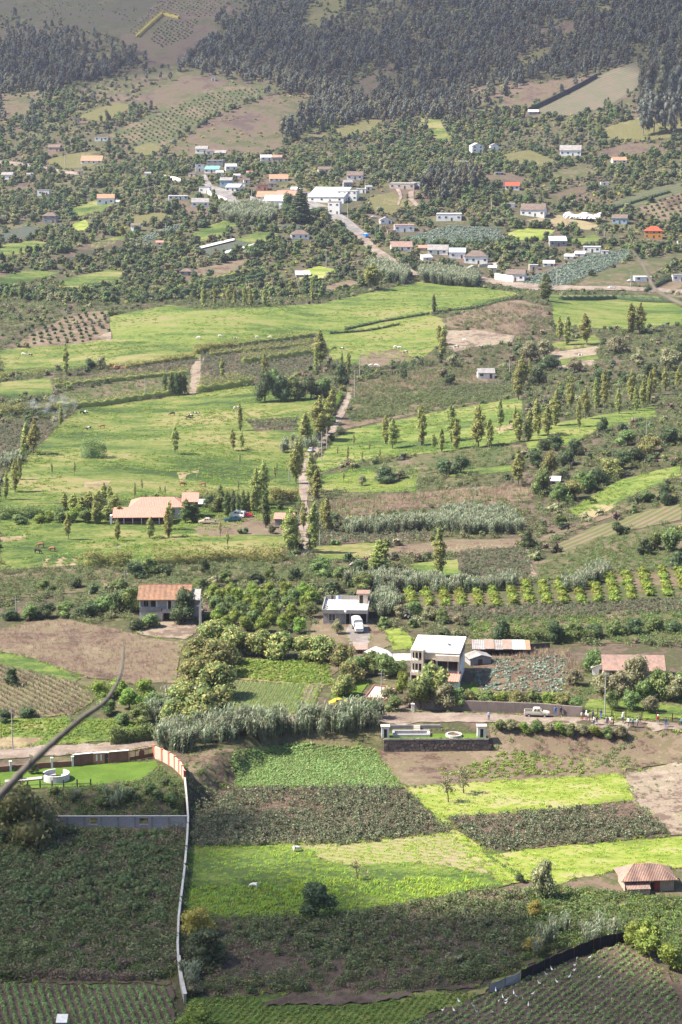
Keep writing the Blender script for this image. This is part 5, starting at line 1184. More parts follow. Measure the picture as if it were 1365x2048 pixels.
# ------------------------------------------------------------------ terrace garden with pool
def terrace():
    p = at(768,1506); q = at(976,1504); m = mpp(p); L = (q-p).length; h = 27*m; b = at(772,1462); D = b.y-p.y+1.0
    r = empty('garden_terrace', p, math.atan2(q.y-p.y, q.x-p.x)); tag(r, 'walled garden terrace with stone retaining wall above the fields', 'terrace'); KEEP.append((p[0]+L/2,p[1]+D/2,L*.56))
    # masonry: separate stones in courses in front of a dark backing
    MB().box(0,L,.08,D,-2.0,h-.12).build('fill', paint('mortar',(0.14,0.115,0.10),0.95,0.3), r)
    MB().box(.2,L-.2,.1,D,h-.118,h).build('turf', LAWN, r)
    rr = random.Random(5); sm = []
    for k in range(6):
        s = []; 
        for (sx,sy,sz) in ((-1,-1,-1),(1,-1,-1),(1,1,-1),(-1,1,-1),(-1,-1,1),(1,-1,1),(1,1,1),(-1,1,1)): s.append((sx*.5*rr.uniform(.75,1),sy*.5*rr.uniform(.6,1),sz*.5*rr.uniform(.75,1)))
        mb = MB(); mb.v = s; mb.f = [(3,2,1,0),(4,5,6,7),(0,1,5,4),(1,2,6,5),(2,3,7,6),(3,0,4,7)]; sm.append(mb.mesh('stone', paint('stone_%d'%(k%3), ((.20,.155,.135),(.26,.205,.18),(.16,.13,.12))[k%3], .95, .3, .4)))
    z = -.4; 
    while z < h-.1:
        x = rr.uniform(0,.4)
        while x < L:
            w = rr.uniform(.55,.95); o = new_obj('stone', sm[rr.randrange(6)], r, (x+w/2, .06+rr.uniform(-.03,.03), z+.27)); o.scale = (w, .3, .56); x += w+.02
        z += .55
    MB().box(-.1,L+.1,-.12,.18,h,h+.14).build('coping', W_GREY, r)
    MB().box(.1,L*.56,D-.3,D,h+.001,h+1.3).build('rear_wall', W_GREY, r)
    st = MB()
    for k in range(5): st.box(L*.30,L*.36,D-.9-.25*(4-k),D-.301,h+.001+.25*k,h+.25*(k+1))
    st.build('steps', W_CREAM, r)
    pw = L*.36; x0 = L*.09; y0 = D*.34; y1 = D*.72
    pl = MB().box(x0,x0+pw,y0,y0+.35,h+.001,h+.5).box(x0,x0+pw,y1-.35,y1,h+.001,h+.75).box(x0,x0+.4,y0+.35,y1-.35,h+.001,h+.6).box(x0+pw-.5,x0+pw,y0+.35,y1-.35,h+.001,h+.6).build('pool', CEM, r)
    MB().box(x0+.4,x0+pw-.5,y0+.35,y1-.35,h+.002,h+.12).build('pool_floor', paint('pool_floor',(0.15,0.14,0.15),0.4,0.4,0.5), pl)
    MB().lathe([(1.25,h+.002),(1.25,h+.45),(1.6,h+.45),(1.6,h+.002)], 18, L*.68, D*.42).build('planter_ring', CEM, r)
    MB().lathe([(0,h+.25),(1.25,h+.25)], 18, L*.68, D*.42).build('planter_soil', EARTH, r)
    for x, w in ((.35,.75),(L-1.1,.85)):
        pc = MB().box(x-w,x+w,D*.25,D*.25+1.3,h+.001,h+2.1).build('gate_house', W_WHITE, r); MB().box(x-w-.15,x+w+.15,D*.25-.15,D*.25+1.45,h+2.102,h+2.3).build('gate_roof', W_CREAM, pc)
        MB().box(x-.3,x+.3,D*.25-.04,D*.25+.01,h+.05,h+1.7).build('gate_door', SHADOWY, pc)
    for i in range(9): 
        cm = bushlet(300+i, 60, .45, .8, .22, L_MID); new_obj('garden_plant', cm, r, (L*(.46+.055*i), D*.86+.1*(i%2), h))
    for i in range(12):
        cm = bushlet(320+i, 26, .25, .5, .18, L_LIME if i % 3 else L_DARK); new_obj('edge_plant', cm, r, (L*(.16+.065*i), .6, h))
terrace()

# ------------------------------------------------------------------ round bench, path, posts on the lawn
def bench():
    p = at(113,1560); m = mpp(p); Rr = 27*m
    r = empty('round_bench', p); tag(r, 'white round stone bench on the mown lawn', 'bench'); 
    BW = paint('bench_white',(0.62,0.60,0.58),0.8,0.15)
    MB().lathe([(Rr*1.12,-.3),(Rr*1.12,.12),(0,.12)], 26).build('base', BW, r)
    for k, (a0,a1) in enumerate(((-2.6,1.1),(1.75,3.1))):
        MB().lathe([(Rr*.62,.121),(Rr*.62,.55),(Rr*.88,.55),(Rr*.88,1.35),(Rr*.99,1.35),(Rr*.99,.121)], 16, 0,0,a0,a1).build('bench_ring', BW, r)
    MB().lathe([(0,.5),(.55,.5),(.55,.58),(0,.58)], 12).build('table_top', W_BRICK, r); MB().box(-.1,.1,-.1,.1,.121,.5).build('table_leg', BW, r)
bench()
sheet('path', [(10,1563),(85,1556),(85,1561),(10,1568)], CONC, 'narrow pale path to the round bench', 'path', wob=0.02, lift=0.32)
def post_fence(px, hpx, label, mat, th=.07, rails=(.35,.75), name='fence'):
    W = at_many(px); m = mpp(W[0]); r = empty(name, Vector(W[0])); tag(r, label, 'fence'); b = Vector(W[0]); h = hpx*m
    for w in W: MB().box(-th,th,-th,th,-.5,h).build('post', mat, r, Vector(w)-b)
    for a, c in zip(W[:-1], W[1:]):
        for z in rails: MB().tube([Vector(a)-b+Vector((0,-th-.02,h*z)), Vector(c)-b+Vector((0,-th-.02,h*z))], th*.55, 4).build('rail', mat, r)
    return r
post_fence([(0,1575),(28,1577),(56,1578),(81,1577),(105,1577),(128,1576),(155,1575),(182,1574)], 17, 'row of dark posts with rails at the lower edge of the lawn', STEEL, .11, (.08,.5))
post_fence([(1168,1430),(1196,1432),(1224,1434),(1252,1436),(1284,1439)], 17, 'wooden rail fence beside the road, left piece', WOODD, .09, (.55,.95))
post_fence([(1314,1441),(1345,1443),(1380,1446)], 18, 'wooden rail fence beside the road, right piece', WOODD, .09, (.45,.95))

# ------------------------------------------------------------------ tiled hut
def hut():
    p = at(1250,1786); m = mpp(p); L = 100*m; d = 4.8; h = 27*m
    r = empty('hut', p, R(5)); tag(r, 'small adobe hut with old hipped tile roof in the crop', 'hut'); KEEP.append((p[0]+L/2,p[1]+2.5,L*.56))
    MB().box(0,L,0,d,-1.2,h).build('wall', W_ADOBE, r)
    z = h; a = (-.7,-.7,z); b = (L+.5,-.7,z-.05); c = (L+.5,d+.6,z); e = (-.7,d+.6,z); f1 = (1.9,d*.5,z+1.75); f2 = (L-2.0,d*.5,z+1.65)
    rf = MB().poly([a,b,f2,f1]).poly([c,e,f1,f2]).poly([b,c,f2]).poly([e,a,f1]).box(-.6,L+.4,-.6,d+.5,z-.08,z-.055).build('roof', T_PINK, r)
    tl = MB(); n = 34
    for i in range(n):
        x = -.6 + (L+1.0)*(i+.5)/n; t1 = 1.0
        if x < 1.9: t1 = (x+.7)/2.6
        elif x > L-2: t1 = (L+.5-x)/2.5
        y1 = -.7 + (d*.5+.7)*t1; z1 = z + 1.72*t1
        tl.tube([(x,-.72,z+.04),(x,y1,z1+.04)], .085, 5)
    tl.build('tile_row', T_PINK, rf); MB().tube([f1,f2],.14,6).tube([a,f1],.1,6).tube([b,f2],.1,6).build('ridge_tiles', T_ORANGE, rf)
    MB().prism([(-1.6,h*.52),(0,h*.80),(0,h*.84),(-1.6,h*.56)], .0, L*.48).build('awning_roof', T_PINK, r)
    MB().box(.1,L*.47,-1.4,-1.3,-.5,h*.50).build('awning_wall', W_ADOBE, r)
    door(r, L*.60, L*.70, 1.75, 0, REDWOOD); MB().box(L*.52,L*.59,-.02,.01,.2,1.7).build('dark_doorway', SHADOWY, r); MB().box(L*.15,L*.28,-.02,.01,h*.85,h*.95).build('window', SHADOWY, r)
hut()

# ------------------------------------------------------------------ restaurant
def restaurant():
    p = at(225,1048); m = mpp(p)
    r = empty('restaurant', p, R(2)); tag(r, 'long low restaurant with salmon roofs beside the parking yard', 'building'); KEEP.append((p[0]+14,p[1]+8,19)); KEEP.append((p[0]+4,p[1]+3,7))
    w1 = 118*m; 
    MB().box(.6,w1-.6,.3,6.5,-1,2.2).build('front_wall', W_BRICK, r)
    MB().box(.8,w1-.8,.2,.29,.7,2.0).build('front_opening', SHADOWY, r)
    for k in range(7): MB().box(.7+k*(w1-1.8)/6,.95+k*(w1-1.8)/6,.0,.18,-.5,2.2).build('column', W_WHITE, r)
    MB().prism([(-1.2,2.0),(7,3.5),(7,3.65),(-1.2,2.15)], 0, w1).build('front_roof', T_SALMON, r)
    MB().box(-.6,0,-1.0,1.2,.2,2.6).build('end_board', W_WHITE, r)
    x0 = 34*m; w2 = 105*m
    MB().box(x0,x0+w2,9,20,-1,3.4).build('hall_wall', W_WHITE, r)
    MB().poly([(x0-.8,8.2,3.3),(x0+w2+.8,8.2,3.3),(x0+w2-3,14.5,5.3),(x0+3,14.5,5.3)]).poly([(x0+w2+.8,20.8,3.3),(x0-.8,20.8,3.3),(x0+3,14.5,5.3),(x0+w2-3,14.5,5.3)]).poly([(x0-.8,20.8,3.3),(x0-.8,8.2,3.3),(x0+3,14.5,5.3)]).poly([(x0+w2+.8,8.2,3.3),(x0+w2+.8,20.8,3.3),(x0+w2-3,14.5,5.3)]).build('hall_roof', T_SALMON, r)
    for k in range(5): window(r, x0+2+k*3.1, x0+3.6+k*3.1, 1.2, 2.6, 9)
    x3 = 138*m; w3 = 30*m
    MB().box(x3,x3+w3,10,15,-1,4.6).build('upper_block', W_BRICK, r); MB().prism([(9,4.6),(15.6,6.2),(15.6,6.35),(9,4.75)], x3-.4, x3+w3+.4).build('upper_roof', T_SALMON, r)
    window(r, x3+1.2, x3+3.2, 2.8, 4.1, 10)
restaurant()
house(568,1052,36,14,'shed','g','s',-3,'small service building with salmon roof beside the lane', rise=0.25, name='service_building', cat='building')
house(401,1016,18,8,'shed','a','w',0,'low shed beside the restaurant kitchen', name='shed', cat='shed')

# ------------------------------------------------------------------ shade-cloth fence, junk, greenhouse, hive
def cloth_fence(px, hpx, mat, label):
    W = at_many(px); b = Vector(W[0]); m = mpp(W[0]); h = hpx*m; r = empty('cloth_fence', b); tag(r, label, 'fence')
    V = []; n = 0; seg = [(Vector(a)-b, Vector(c)-b) for a, c in zip(W[:-1], W[1:])]; mb = MB()
    for a, c in seg:
        k = max(2, int((c-a).length/1.2)); d = (c-a).normalized(); nn = Vector((-d.y,d.x,0))
        for i in range(k):
            q0, q1 = a+(c-a)*(i/k), a+(c-a)*((i+1)/k); s0, s1 = .12*math.sin(n*1.7), .12*math.sin((n+1)*1.7); t0, t1 = h*(1-.08*(n%2)), h*(1-.08*((n+1)%2)); n += 1
            mb.poly([q0+nn*s0*.3, q1+nn*s1*.3, q1+nn*s1+Vector((0,0,t1*.5)), q0+nn*s0+Vector((0,0,t0*.5))]).poly([q0+nn*s0+Vector((0,0,t0*.5)), q1+nn*s1+Vector((0,0,t1*.5)), q1+Vector((0,0,t1)), q0+Vector((0,0,t0))])
            if i % 2 == 0: MB().tube([q0+Vector((0,0,-.4)), q0+Vector((.05,0,h*1.12))], .05, 5).build('post', WOODD, r)
    o = mb.build('cloth', mat, r); md = o.modifiers.new('thickness','SOLIDIFY'); md.thickness = .02
cloth_fence([(1042,1966),(1100,1940),(1160,1914),(1200,1898),(1250,1888)], 28, plain('black_shade_cloth',(.016,.017,.024),.85,.1), 'black shade cloth fence above the vegetable field')
cloth_fence([(978,1990),(1010,1978),(1041,1966)], 24, paint('pale_cloth',(.40,.39,.41),.9,.2), 'pale cloth end piece of the shade cloth fence')
def greenhouse():
    p = at(1126,436); q = at(1200,446); m = mpp(p); L = (q-p).length; r = empty('greenhouse', p, math.atan2(q.y-p.y,q.x-p.x)); tag(r, 'collapsed greenhouse of crumpled white plastic', 'greenhouse'); KEEP.append((p[0]+L/2,p[1]+5,L*.55))
    V = []; F_ = []; nx, na = 26, 8; rr = random.Random(3)
    for i in range(nx+1):
        for j in range(na+1):
            a = math.pi*j/na; k = rr.uniform(.88,1.08); V.append((L*i/nx + rr.uniform(-.3,.3), 5-5*math.cos(a)*k, 4.2*math.sin(a)*k*(.8+.2*math.sin(i*.55)) - .3))
    for i in range(nx):
        for j in range(na): b = i*(na+1)+j; F_.append((b,b+na+1,b+na+2,b+1))
    mb = MB(); mb.v = V; mb.f = F_; mb.build('plastic_cover', paint('white_plastic',(.58,.56,.54),.5,.3,2.5), r)
    for x in (0, L): MB().tube([(x,5-5.1*math.cos(a),4.3*math.sin(a)-.3) for a in np.linspace(0,math.pi,9)],.08,5).build('hoop', STEEL, r)
greenhouse()
def orange_heap():
    p = at(236,738); m = mpp(p); r = empty('crate_heap', p); tag(r, 'heap of orange plastic beside two round trees', 'heap')
    om = paint('orange_plastic',(.58,.26,.16),.6,.3); rr = random.Random(9)
    for i in range(16): 
        x = (i-7.5)*2*m; MB().box(-.55,.55,-.5,.5,0,.8).build('sack', om, r, (x, rr.uniform(-.5,1), rr.choice([0,0,.7])*(1 if 3<i<12 else 0)), rr.uniform(0,1.5))
orange_heap()
def hive():
    p = at(124,2062); m = mpp(p); r = empty('box_stand', p); tag(r, 'white topped blue box on legs at the bottom edge', 'box'); w = 22*m/2
    MB().box(-w*.8,w*.8,0,1.0,.35,1.25).build('box_body', plain('blue_board',(.05,.12,.35),.6), r); MB().prism([(-.25,1.25),(1.3,1.75),(1.3,1.83),(-.25,1.33)],-w,w).build('lid', W_WHITE, r)
    for x in (-w*.7,w*.7):
        for y in (.05,.95): MB().box(x-.04,x+.04,y-.04,y+.04,-.2,.35).build('leg', WOODD, r)
hive()
# strips of plastic mulch and water in furrows
for k, px in enumerate(([(395,497),(430,488),(470,479),(470,483),(430,493),(397,501)], [(440,508),(480,497),(517,488),(517,492),(482,502),(442,512)])):
    sheet('plastic_strip', px, T_WHITE, 'strip of pale plastic mulch, %s of two' % ('upper','lower')[k], 'plastic strip', lift=.9, wob=.2)
WATER = plain('furrow_water',(.10,.11,.13),.06,.6)
for k, (x0,y0,x1,y1) in enumerate(((1003,2032,1040,2006),(1018,2034,1046,2008),(1030,2036,1058,2014),(1068,2030,1076,2006),(1048,2036,1060,2020))):
    sheet('water_furrow', [(x0,y0),(x1,y1),(x1+5,y1),(x0+6,y0)], WATER, 'water filled furrow in the brown vegetable field, %s from left' % WORDS[k], 'water', lift=.2, wob=.05, step=1.0)

# ------------------------------------------------------------------ utility poles
POLE = paint('pole_concrete',(0.42,0.40,0.38),0.85,0.2)
def pole(px, py, hpx, label, arm=True, wires=0):
    p = at(px,py); m = mpp(p); h = hpx*m; r0 = max(.13, .9*m); r = empty('utility_pole', p); tag(r, label, 'pole')
    MB().tube([(0,0,-.5),(0,0,h)], [r0, r0*.6], 8).build('shaft', POLE, r)
    if arm: MB().box(-.7,.7,-.06,.06,h-.6,h-.48).build('cross_arm', POLE, r); MB().tube([(.45,-.1,h*.78),(.9,-.5,h*.80)],.06,5).build('lamp_arm', POLE, r)
    for x in (-.6,0,.6): MB().lathe([(0,h-.48),(.07,h-.48),(.05,h-.3),(0,h-.28)],6,x,0).build('insulator', W_BRICK, r)
for px, py, hp, lab in ((394,1446,80,'pale utility pole at the foot of the mango clump'),(403,1258,66,'utility pole right of the dark tree by the orange roofed house'),(400,1262,56,'thinner pole just left of the pair by the orange roofed house'),
    (763,1418,78,'utility pole beside the patio'),(1210,1434,92,'tall utility pole behind the people on the road'),(26,1500,88,'utility pole at the left edge above the brick wall'),(33,1238,46,'pole in the scrub at the left edge'),
    (234,1116,30,'short pole standing in the restaurant paddock'),(251,1175,36,'pole behind the orange roofed house'),(291,798,42,'pole on the hedge of the wide meadow'),(644,922,60,'pole right of the lane, upper'),(654,898,44,'pole at the bend of the lane'),
    (640,1090,50,'pole beside the near end of the lane'),(623,1100,36,'short pole on the left of the lane end'),(579,962,36,'short pole in the meadow left of the lane'),(710,800,60,'pole at the top of the lane, left one'),(720,755,44,'pole at the top of the lane, right one'),
    (1020,748,30,'pole right of the small white house'),(951,1005,36,'pole in the brown ploughed field'),(1293,875,34,'pole on the right slope'),(876+238,564,34,'pole below the cabbage field'),(1262,578,34,'pole beside the upper road at right'),
    (1209,482,24,'pole above the white sheds'),(653,536,26,'pole in the gardens below the street'),(760,478,30,'pole beside the blue truck'),(696,438,32,'pole beside the white tower house'),(504,398,20,'pole left of the school'),(131,330,26,'pole beside the left track'),(332,468,22,'pole in the shrubs left of the village'),
    (984,425,28,'pole in the gardens right of the drives'),(694,755-20,36,'pole in the pasture corner above the lane'),(1132,652,22,'pole on the green field at right')):
    pole(px, py, hp, lab)
# ------------------------------------------------------------------ vehicles
TYRE = plain('tyre_rubber',(.02,.02,.02),.85,.2); RIM = plain('rim',(.35,.35,.36),.4,.5); LAMP = plain('headlamp',(.7,.7,.68),.2,.6); TAIL = plain('tail_lamp',(.35,.02,.02),.3,.5); CHROME = plain('bumper_metal',(.45,.45,.46),.35,.5,.6)
def loft(secs, mat_name=None):
    """body from cross sections: (x, half width bottom, half width top, z0, z1)"""
    mb = MB(); n = len(secs)
    for (x, wb, wt, z0, z1) in secs: mb.v += [(x,-wb,z0),(x,wb,z0),(x,(wb+wt)/2+.03,(z0+z1)/2),(x,wt,z1),(x,-wt,z1),(x,-(wb+wt)/2-.03,(z0+z1)/2)]
    for i in range(n-1):
        for j in range(6): a = i*6+j; b = i*6+(j+1)%6; mb.f.append((a,b,b+6,a+6))
    mb.f += [tuple(reversed(range(6))), tuple(range((n-1)*6, n*6))]; return mb
def vehicle(kind, px, py, rz, col, label, length=None, name='parked_car', cat='car'):
    p = at(px,py); r = empty(name, p + Vector((0,0,.12)), R(rz)); tag(r, label, cat); KEEP.append((p[0],p[1],3.2)); KEEP.append((p[0],p[1]-3,3.0))
    PM = paint('car_paint_%d'%(abs(hash(label))%100000), col, .3, .12, 1.5, .5) if False else plain('car_paint_' + label[:14].replace(' ','_'), col, .32, .5)
    def glass(nm, pts): 
        return MB().poly(pts).build(nm, GLASS, r)
    if kind == 'pickup':
        L = 5.0
        loft([(-2.5,.75,.78,.5,1.0),(-2.4,.82,.82,.42,1.05),(-.6,.84,.84,.4,1.05),(1.3,.84,.82,.4,1.06),(2.2,.82,.74,.42,.95),(2.5,.74,.66,.5,.85)]).build('body', PM, r, smooth=False)
        loft([(-.75,.80,.60,1.055,1.62),(-.45,.80,.66,1.055,1.72),(.55,.80,.66,1.055,1.72),(1.25,.80,.62,1.055,1.10)]).build('cabin', PM, r)
        MB().box(-2.32,-.86,-.68,.68,1.052,1.07).build('load_bed', SHADOWY, r); MB().box(-2.4,-.8,-.84,-.7,1.05,1.2).box(-2.4,-.8,.7,.84,1.05,1.2).box(-2.46,-2.36,-.8,.8,1.0,1.2).build('bed_side', PM, r)
        cab = (-.38,.08,.14,.62); wins = ((-.55,-.02),(.05,.62)); ws = (1.20,.60)
        z0, z1, y0, y1 = 1.16,1.6,.80,.72; axl = (-1.55,1.55); wr = .36; fx = 2.46
    elif kind == 'van':
        loft([(-2.2,.78,.7,.45,1.75),(-2.1,.85,.78,.4,1.95),(1.0,.85,.78,.4,1.98),(1.5,.85,.74,.4,1.6),(1.9,.84,.78,.42,1.12),(2.3,.78,.7,.5,.95)]).build('body', PM, r)
        wins = ((-1.9,-1.0),(-.9,0.0),(.1,.95)); z0, z1, y0, y1 = 1.2,1.7,.865,.84; axl = (-1.35,1.45); wr = .34; fx = 2.26; ws = (1.78,1.15)
    elif kind == 'truck':
        loft([(-3.0,.95,.95,.7,1.0),(1.0,.95,.95,.7,1.0)]).build('chassis', STEEL, r)
        MB().box(-3.0,.9,-1.0,1.0,1.001,1.7).build('cargo_bed', PM, r)
        cv = MB(); n = 8
        cv.prism([(-1.05,1.7)]+[(-1.05*math.cos(math.pi*k/n), 2.5+.35*math.sin(math.pi*k/n)) for k in range(n+1)]+[(1.05,1.7)], -3.05, .95); cv.build('canvas_cover', paint('canvas',(.52,.54,.57),.8,.25), r)
        loft([(1.0,.95,.85,.55,2.1),(1.3,.97,.88,.5,2.15),(2.2,.97,.85,.5,2.1),(2.5,.95,.88,.5,1.4),(2.9,.92,.82,.55,1.2)]).build('cabin', PM, r)
        wins = ((1.3,2.1),); z0, z1, y0, y1 = 1.4,1.95,.985,.92; axl = (-1.8,1.9); wr = .45; fx = 2.88; ws = (2.42,1.45)
    elif kind == 'bus':
        loft([(-3.4,1.0,.95,.45,2.4),(-3.3,1.05,1.0,.4,2.5),(2.6,1.05,1.0,.4,2.5),(3.2,1.0,.9,.45,1.4)]).build('body', PM, r)
        MB().box(-3.2,2.5,-.9,.9,2.502,2.6).build('roof_panel', W_WHITE, r)
        wins = tuple((-3+1.1*k,-2.1+1.1*k) for k in range(5)); z0, z1, y0, y1 = 1.4,2.1,1.07,1.05; axl = (-2.0,2.0); wr = .45; fx = 3.15; ws = (2.95,1.45)
    else:   # saloon or beetle
        bt = kind == 'beetle'
        loft([(-2.05,.6,.5,.5,.75),(-1.9,.78,.66,.36,.95 if bt else .92),(-.9,.82,.78,.32,1.0),(.9,.82,.78,.32,.95),(1.7,.8,.66,.34,.82),(2.05,.66,.52,.45,.66)]).build('body', PM, r)
        loft([(-1.45,.70,.5,.95,1.0),(-.75,.72,.56,.96,1.40),(.1,.72,.58,.96,1.46),(.45,.72,.58,.96,1.40),(1.05,.70,.55,.93,.98)]).build('cabin', PM, r)
        wins = ((-.95,-.2),(-.1,.55)); z0, z1, y0, y1 = 1.02,1.34,.735,.66; axl = (-1.3,1.3); wr = .31; fx = 2.0; ws = (1.02,.52)
    for s in (-1,1):
        for (a,b) in wins: glass('window', [(a,s*y0,z0),(b,s*y0,z0),(b-.06,s*y1,z1),(a+.06,s*y1,z1)])
        hl = MB().box(fx-.05,fx+.04,s*.55-.14,s*.55+.14,.68,.84).build('headlight', LAMP, r)
        MB().box(-fx-.1,-fx+.02,s*.6-.1,s*.6+.1,.75,.95).build('tail_light', TAIL, r)
        for ax in axl:
            w = MB(); w.lathe([(.0,-.11),(wr,-.11),(wr,.11),(0,.11)],14); o = w.build('wheel', TYRE, r, (ax, s*(y0-.06), wr-.12)); o.rotation_euler = (math.pi/2,0,0)
            MB().lathe([(0,.115),(wr*.55,.115),(wr*.55,-.115),(0,-.115)],10).build('rim', RIM, o)
        MB().box(wins[-1][1]-.05,wins[-1][1]+.08,s*(y0+.02),s*(y0+.16) if s>0 else s*(y0+.02)+.001,z0-.02,z0+.12).build('mirror', STEEL, r) if s > 0 else MB().box(wins[-1][1]-.05,wins[-1][1]+.08,-(y0+.16),-(y0+.02),z0-.02,z0+.12).build('mirror', STEEL, r)
    xb, xt = ws; g = MB().poly([(xb+.02,-.62,z0-.02),(xb+.02,.62,z0-.02),(xt+.06,.52,z1),(xt+.06,-.52,z1)]); g.build('windscreen', GLASS, r)
    MB().box(fx-.02,fx+.08,-.75,.75,.4,.55).build('front_bumper', CHROME, r); MB().box(-fx-.12,-fx+.0,-.75,.75,.42,.56).build('rear_bumper', CHROME, r)
    return r
vehicle('pickup',1074,1433,-6,(.42,.38,.32),'beige double cab pickup parked on the dirt road',name='pickup_truck',cat='pickup')
vehicle('beetle',678,1412,22,(.65,.42,.02),'small yellow car beside the little lawn')
vehicle('truck',716,1262,-82,(.50,.52,.54),'grey truck with canvas cover parked at the unfinished house',name='truck',cat='truck')
vehicle('pickup',415,1048,172,(.42,.34,.25),'beige pickup with open bed in the gravel yard',name='pickup_truck',cat='pickup')
vehicle('pickup',466,1044,175,(.015,.06,.08),'dark teal pickup in the gravel yard',name='pickup_truck',cat='pickup')
vehicle('van',477,1035,160,(.60,.60,.60),'white van parked behind the dark teal pickup',name='van',cat='van')
vehicle('saloon',492,1035,185,(.50,.03,.05),'red car parked beside the white van')
vehicle('saloon',622,904,-100,(.30,.30,.32),'dark windowed car driving on the lane')
vehicle('bus',732,475,-75,(.02,.16,.50),'bright blue covered truck on the bend of the village road',name='truck',cat='truck')
vehicle('saloon',748,436,5,(.5,.52,.54),'silver car parked above the blue truck')
vehicle('saloon',1223,578,3,(.6,.6,.6),'white car driving on the upper road')
vehicle('saloon',1262,564,4,(.55,.55,.56),'white car parked beside the low white house')
vehicle('van',612,414,-80,(.55,.55,.55),'pale van parked beside the big conifer',name='van',cat='van')

# ------------------------------------------------------------------ people
def skin_mesh(name, verts, edges, radii, mats, assign, root=0, sub=1):
    """one continuous body grown round a skeleton"""
    me = bpy.data.meshes.new(name); me.from_pydata(verts, edges, []); ob = bpy.data.objects.new(name, me); COL.objects.link(ob)
    ob.modifiers.new('skin','SKIN'); 
    for i, sv in enumerate(me.skin_vertices[0].data): sv.radius = (radii[i], radii[i]) if not hasattr(radii[i],'__len__') else radii[i]; sv.use_root = (i == root)
    if sub: m = ob.modifiers.new('subsurf','SUBSURF'); m.levels = sub; m.render_levels = sub
    dg = bpy.context.evaluated_depsgraph_get(); dg.update(); out = bpy.data.meshes.new_from_object(ob.evaluated_get(dg))
    bpy.data.objects.remove(ob); out.materials.clear()
    for m in mats: out.materials.append(m)
    for pl in out.polygons: pl.material_index = assign(pl.center); pl.use_smooth = True
    return out
SKIN = plain('skin',(.26,.14,.09),.6,.3); HAIR = plain('dark_hair',(.02,.015,.012),.7,.2)
def person_mesh(pose, top, legs):
    w = .16*pose.get('stride',0); ra = pose.get('raise',0.0); la = pose.get('raise2',0.0)
    v = [(0,0,.95),(0,0,1.15),(0,0,1.40),(0,.01,1.50),(0,-.01,1.60),(0,-.015,1.70)]
    e = [(0,1),(1,2),(2,3),(3,4),(4,5)]; r = [(.15,.11),(.14,.10),(.17,.10),.055,.085,.075]
    for s, st in ((-1,w),(1,-w)):
        b = len(v); v += [(s*.09,0,.90),(s*.10,st,.50),(s*.10,st*1.5+.03*abs(st),.09),(s*.11,st*1.5-.14,.04)]; r += [.10,.065,.045,.038]
        e += [(0,b),(b,b+1),(b+1,b+2),(b+2,b+3)]
    for s, a in ((-1,ra),(1,la)):
        b = len(v); v += [(s*.20,0,1.38),(s*.25,-.03-.12*a,1.12+.10*a),(s*.24,-.08-.26*a,.88+.28*a),(s*.235,-.10-.30*a,.80+.32*a),(s*.20,-.11-.26*a,.84+.30*a)]; r += [.058,.045,.032,.026,.012]
        e += [(2,b),(b,b+1),(b+1,b+2),(b+2,b+3),(b+2,b+4)]
    v.append((0,-.105,1.635)); r.append(.02); e.append((4,len(v)-1))
    def assign(c):
        if c.z > 1.46: return 0
        if c.z > .93 and not (abs(c.x) > .19 and c.z < 1.0): return 1
        if abs(c.x) > .19 and c.z > .72: return 0
        return 2 if c.z > .08 else 3
    return skin_mesh('person', v, e, r, [SKIN, top, legs, STEEL], assign)
def hair_mesh(hat):
    mb = MB()
    if hat is None: mb.lathe([(0,1.80),(.07,1.785),(.105,1.72),(.10,1.64),(.08,1.58),(.06,1.60)],12,0,.02); return mb.mesh('hair', HAIR, True)
    mb.lathe([(0,1.85),(.09,1.84),(.105,1.74),(.19,1.72),(.19,1.705),(.09,1.70)],12); return mb.mesh('hat', hat, True)
CL = {k: plain('cloth_'+k, c, .85, .15) for k, c in dict(white=(.62,.61,.6),red=(.38,.03,.03),navy=(.03,.04,.10),blue=(.05,.16,.42),black=(.025,.025,.028),teal=(.10,.34,.38),grey=(.22,.22,.23),pink=(.45,.22,.24),brown=(.13,.08,.05),sky=(.25,.38,.55)).items()}
POSES = [dict(stride=0), dict(stride=1), dict(stride=.5, **{'raise':.6}), dict(stride=.7, raise2=.4)]
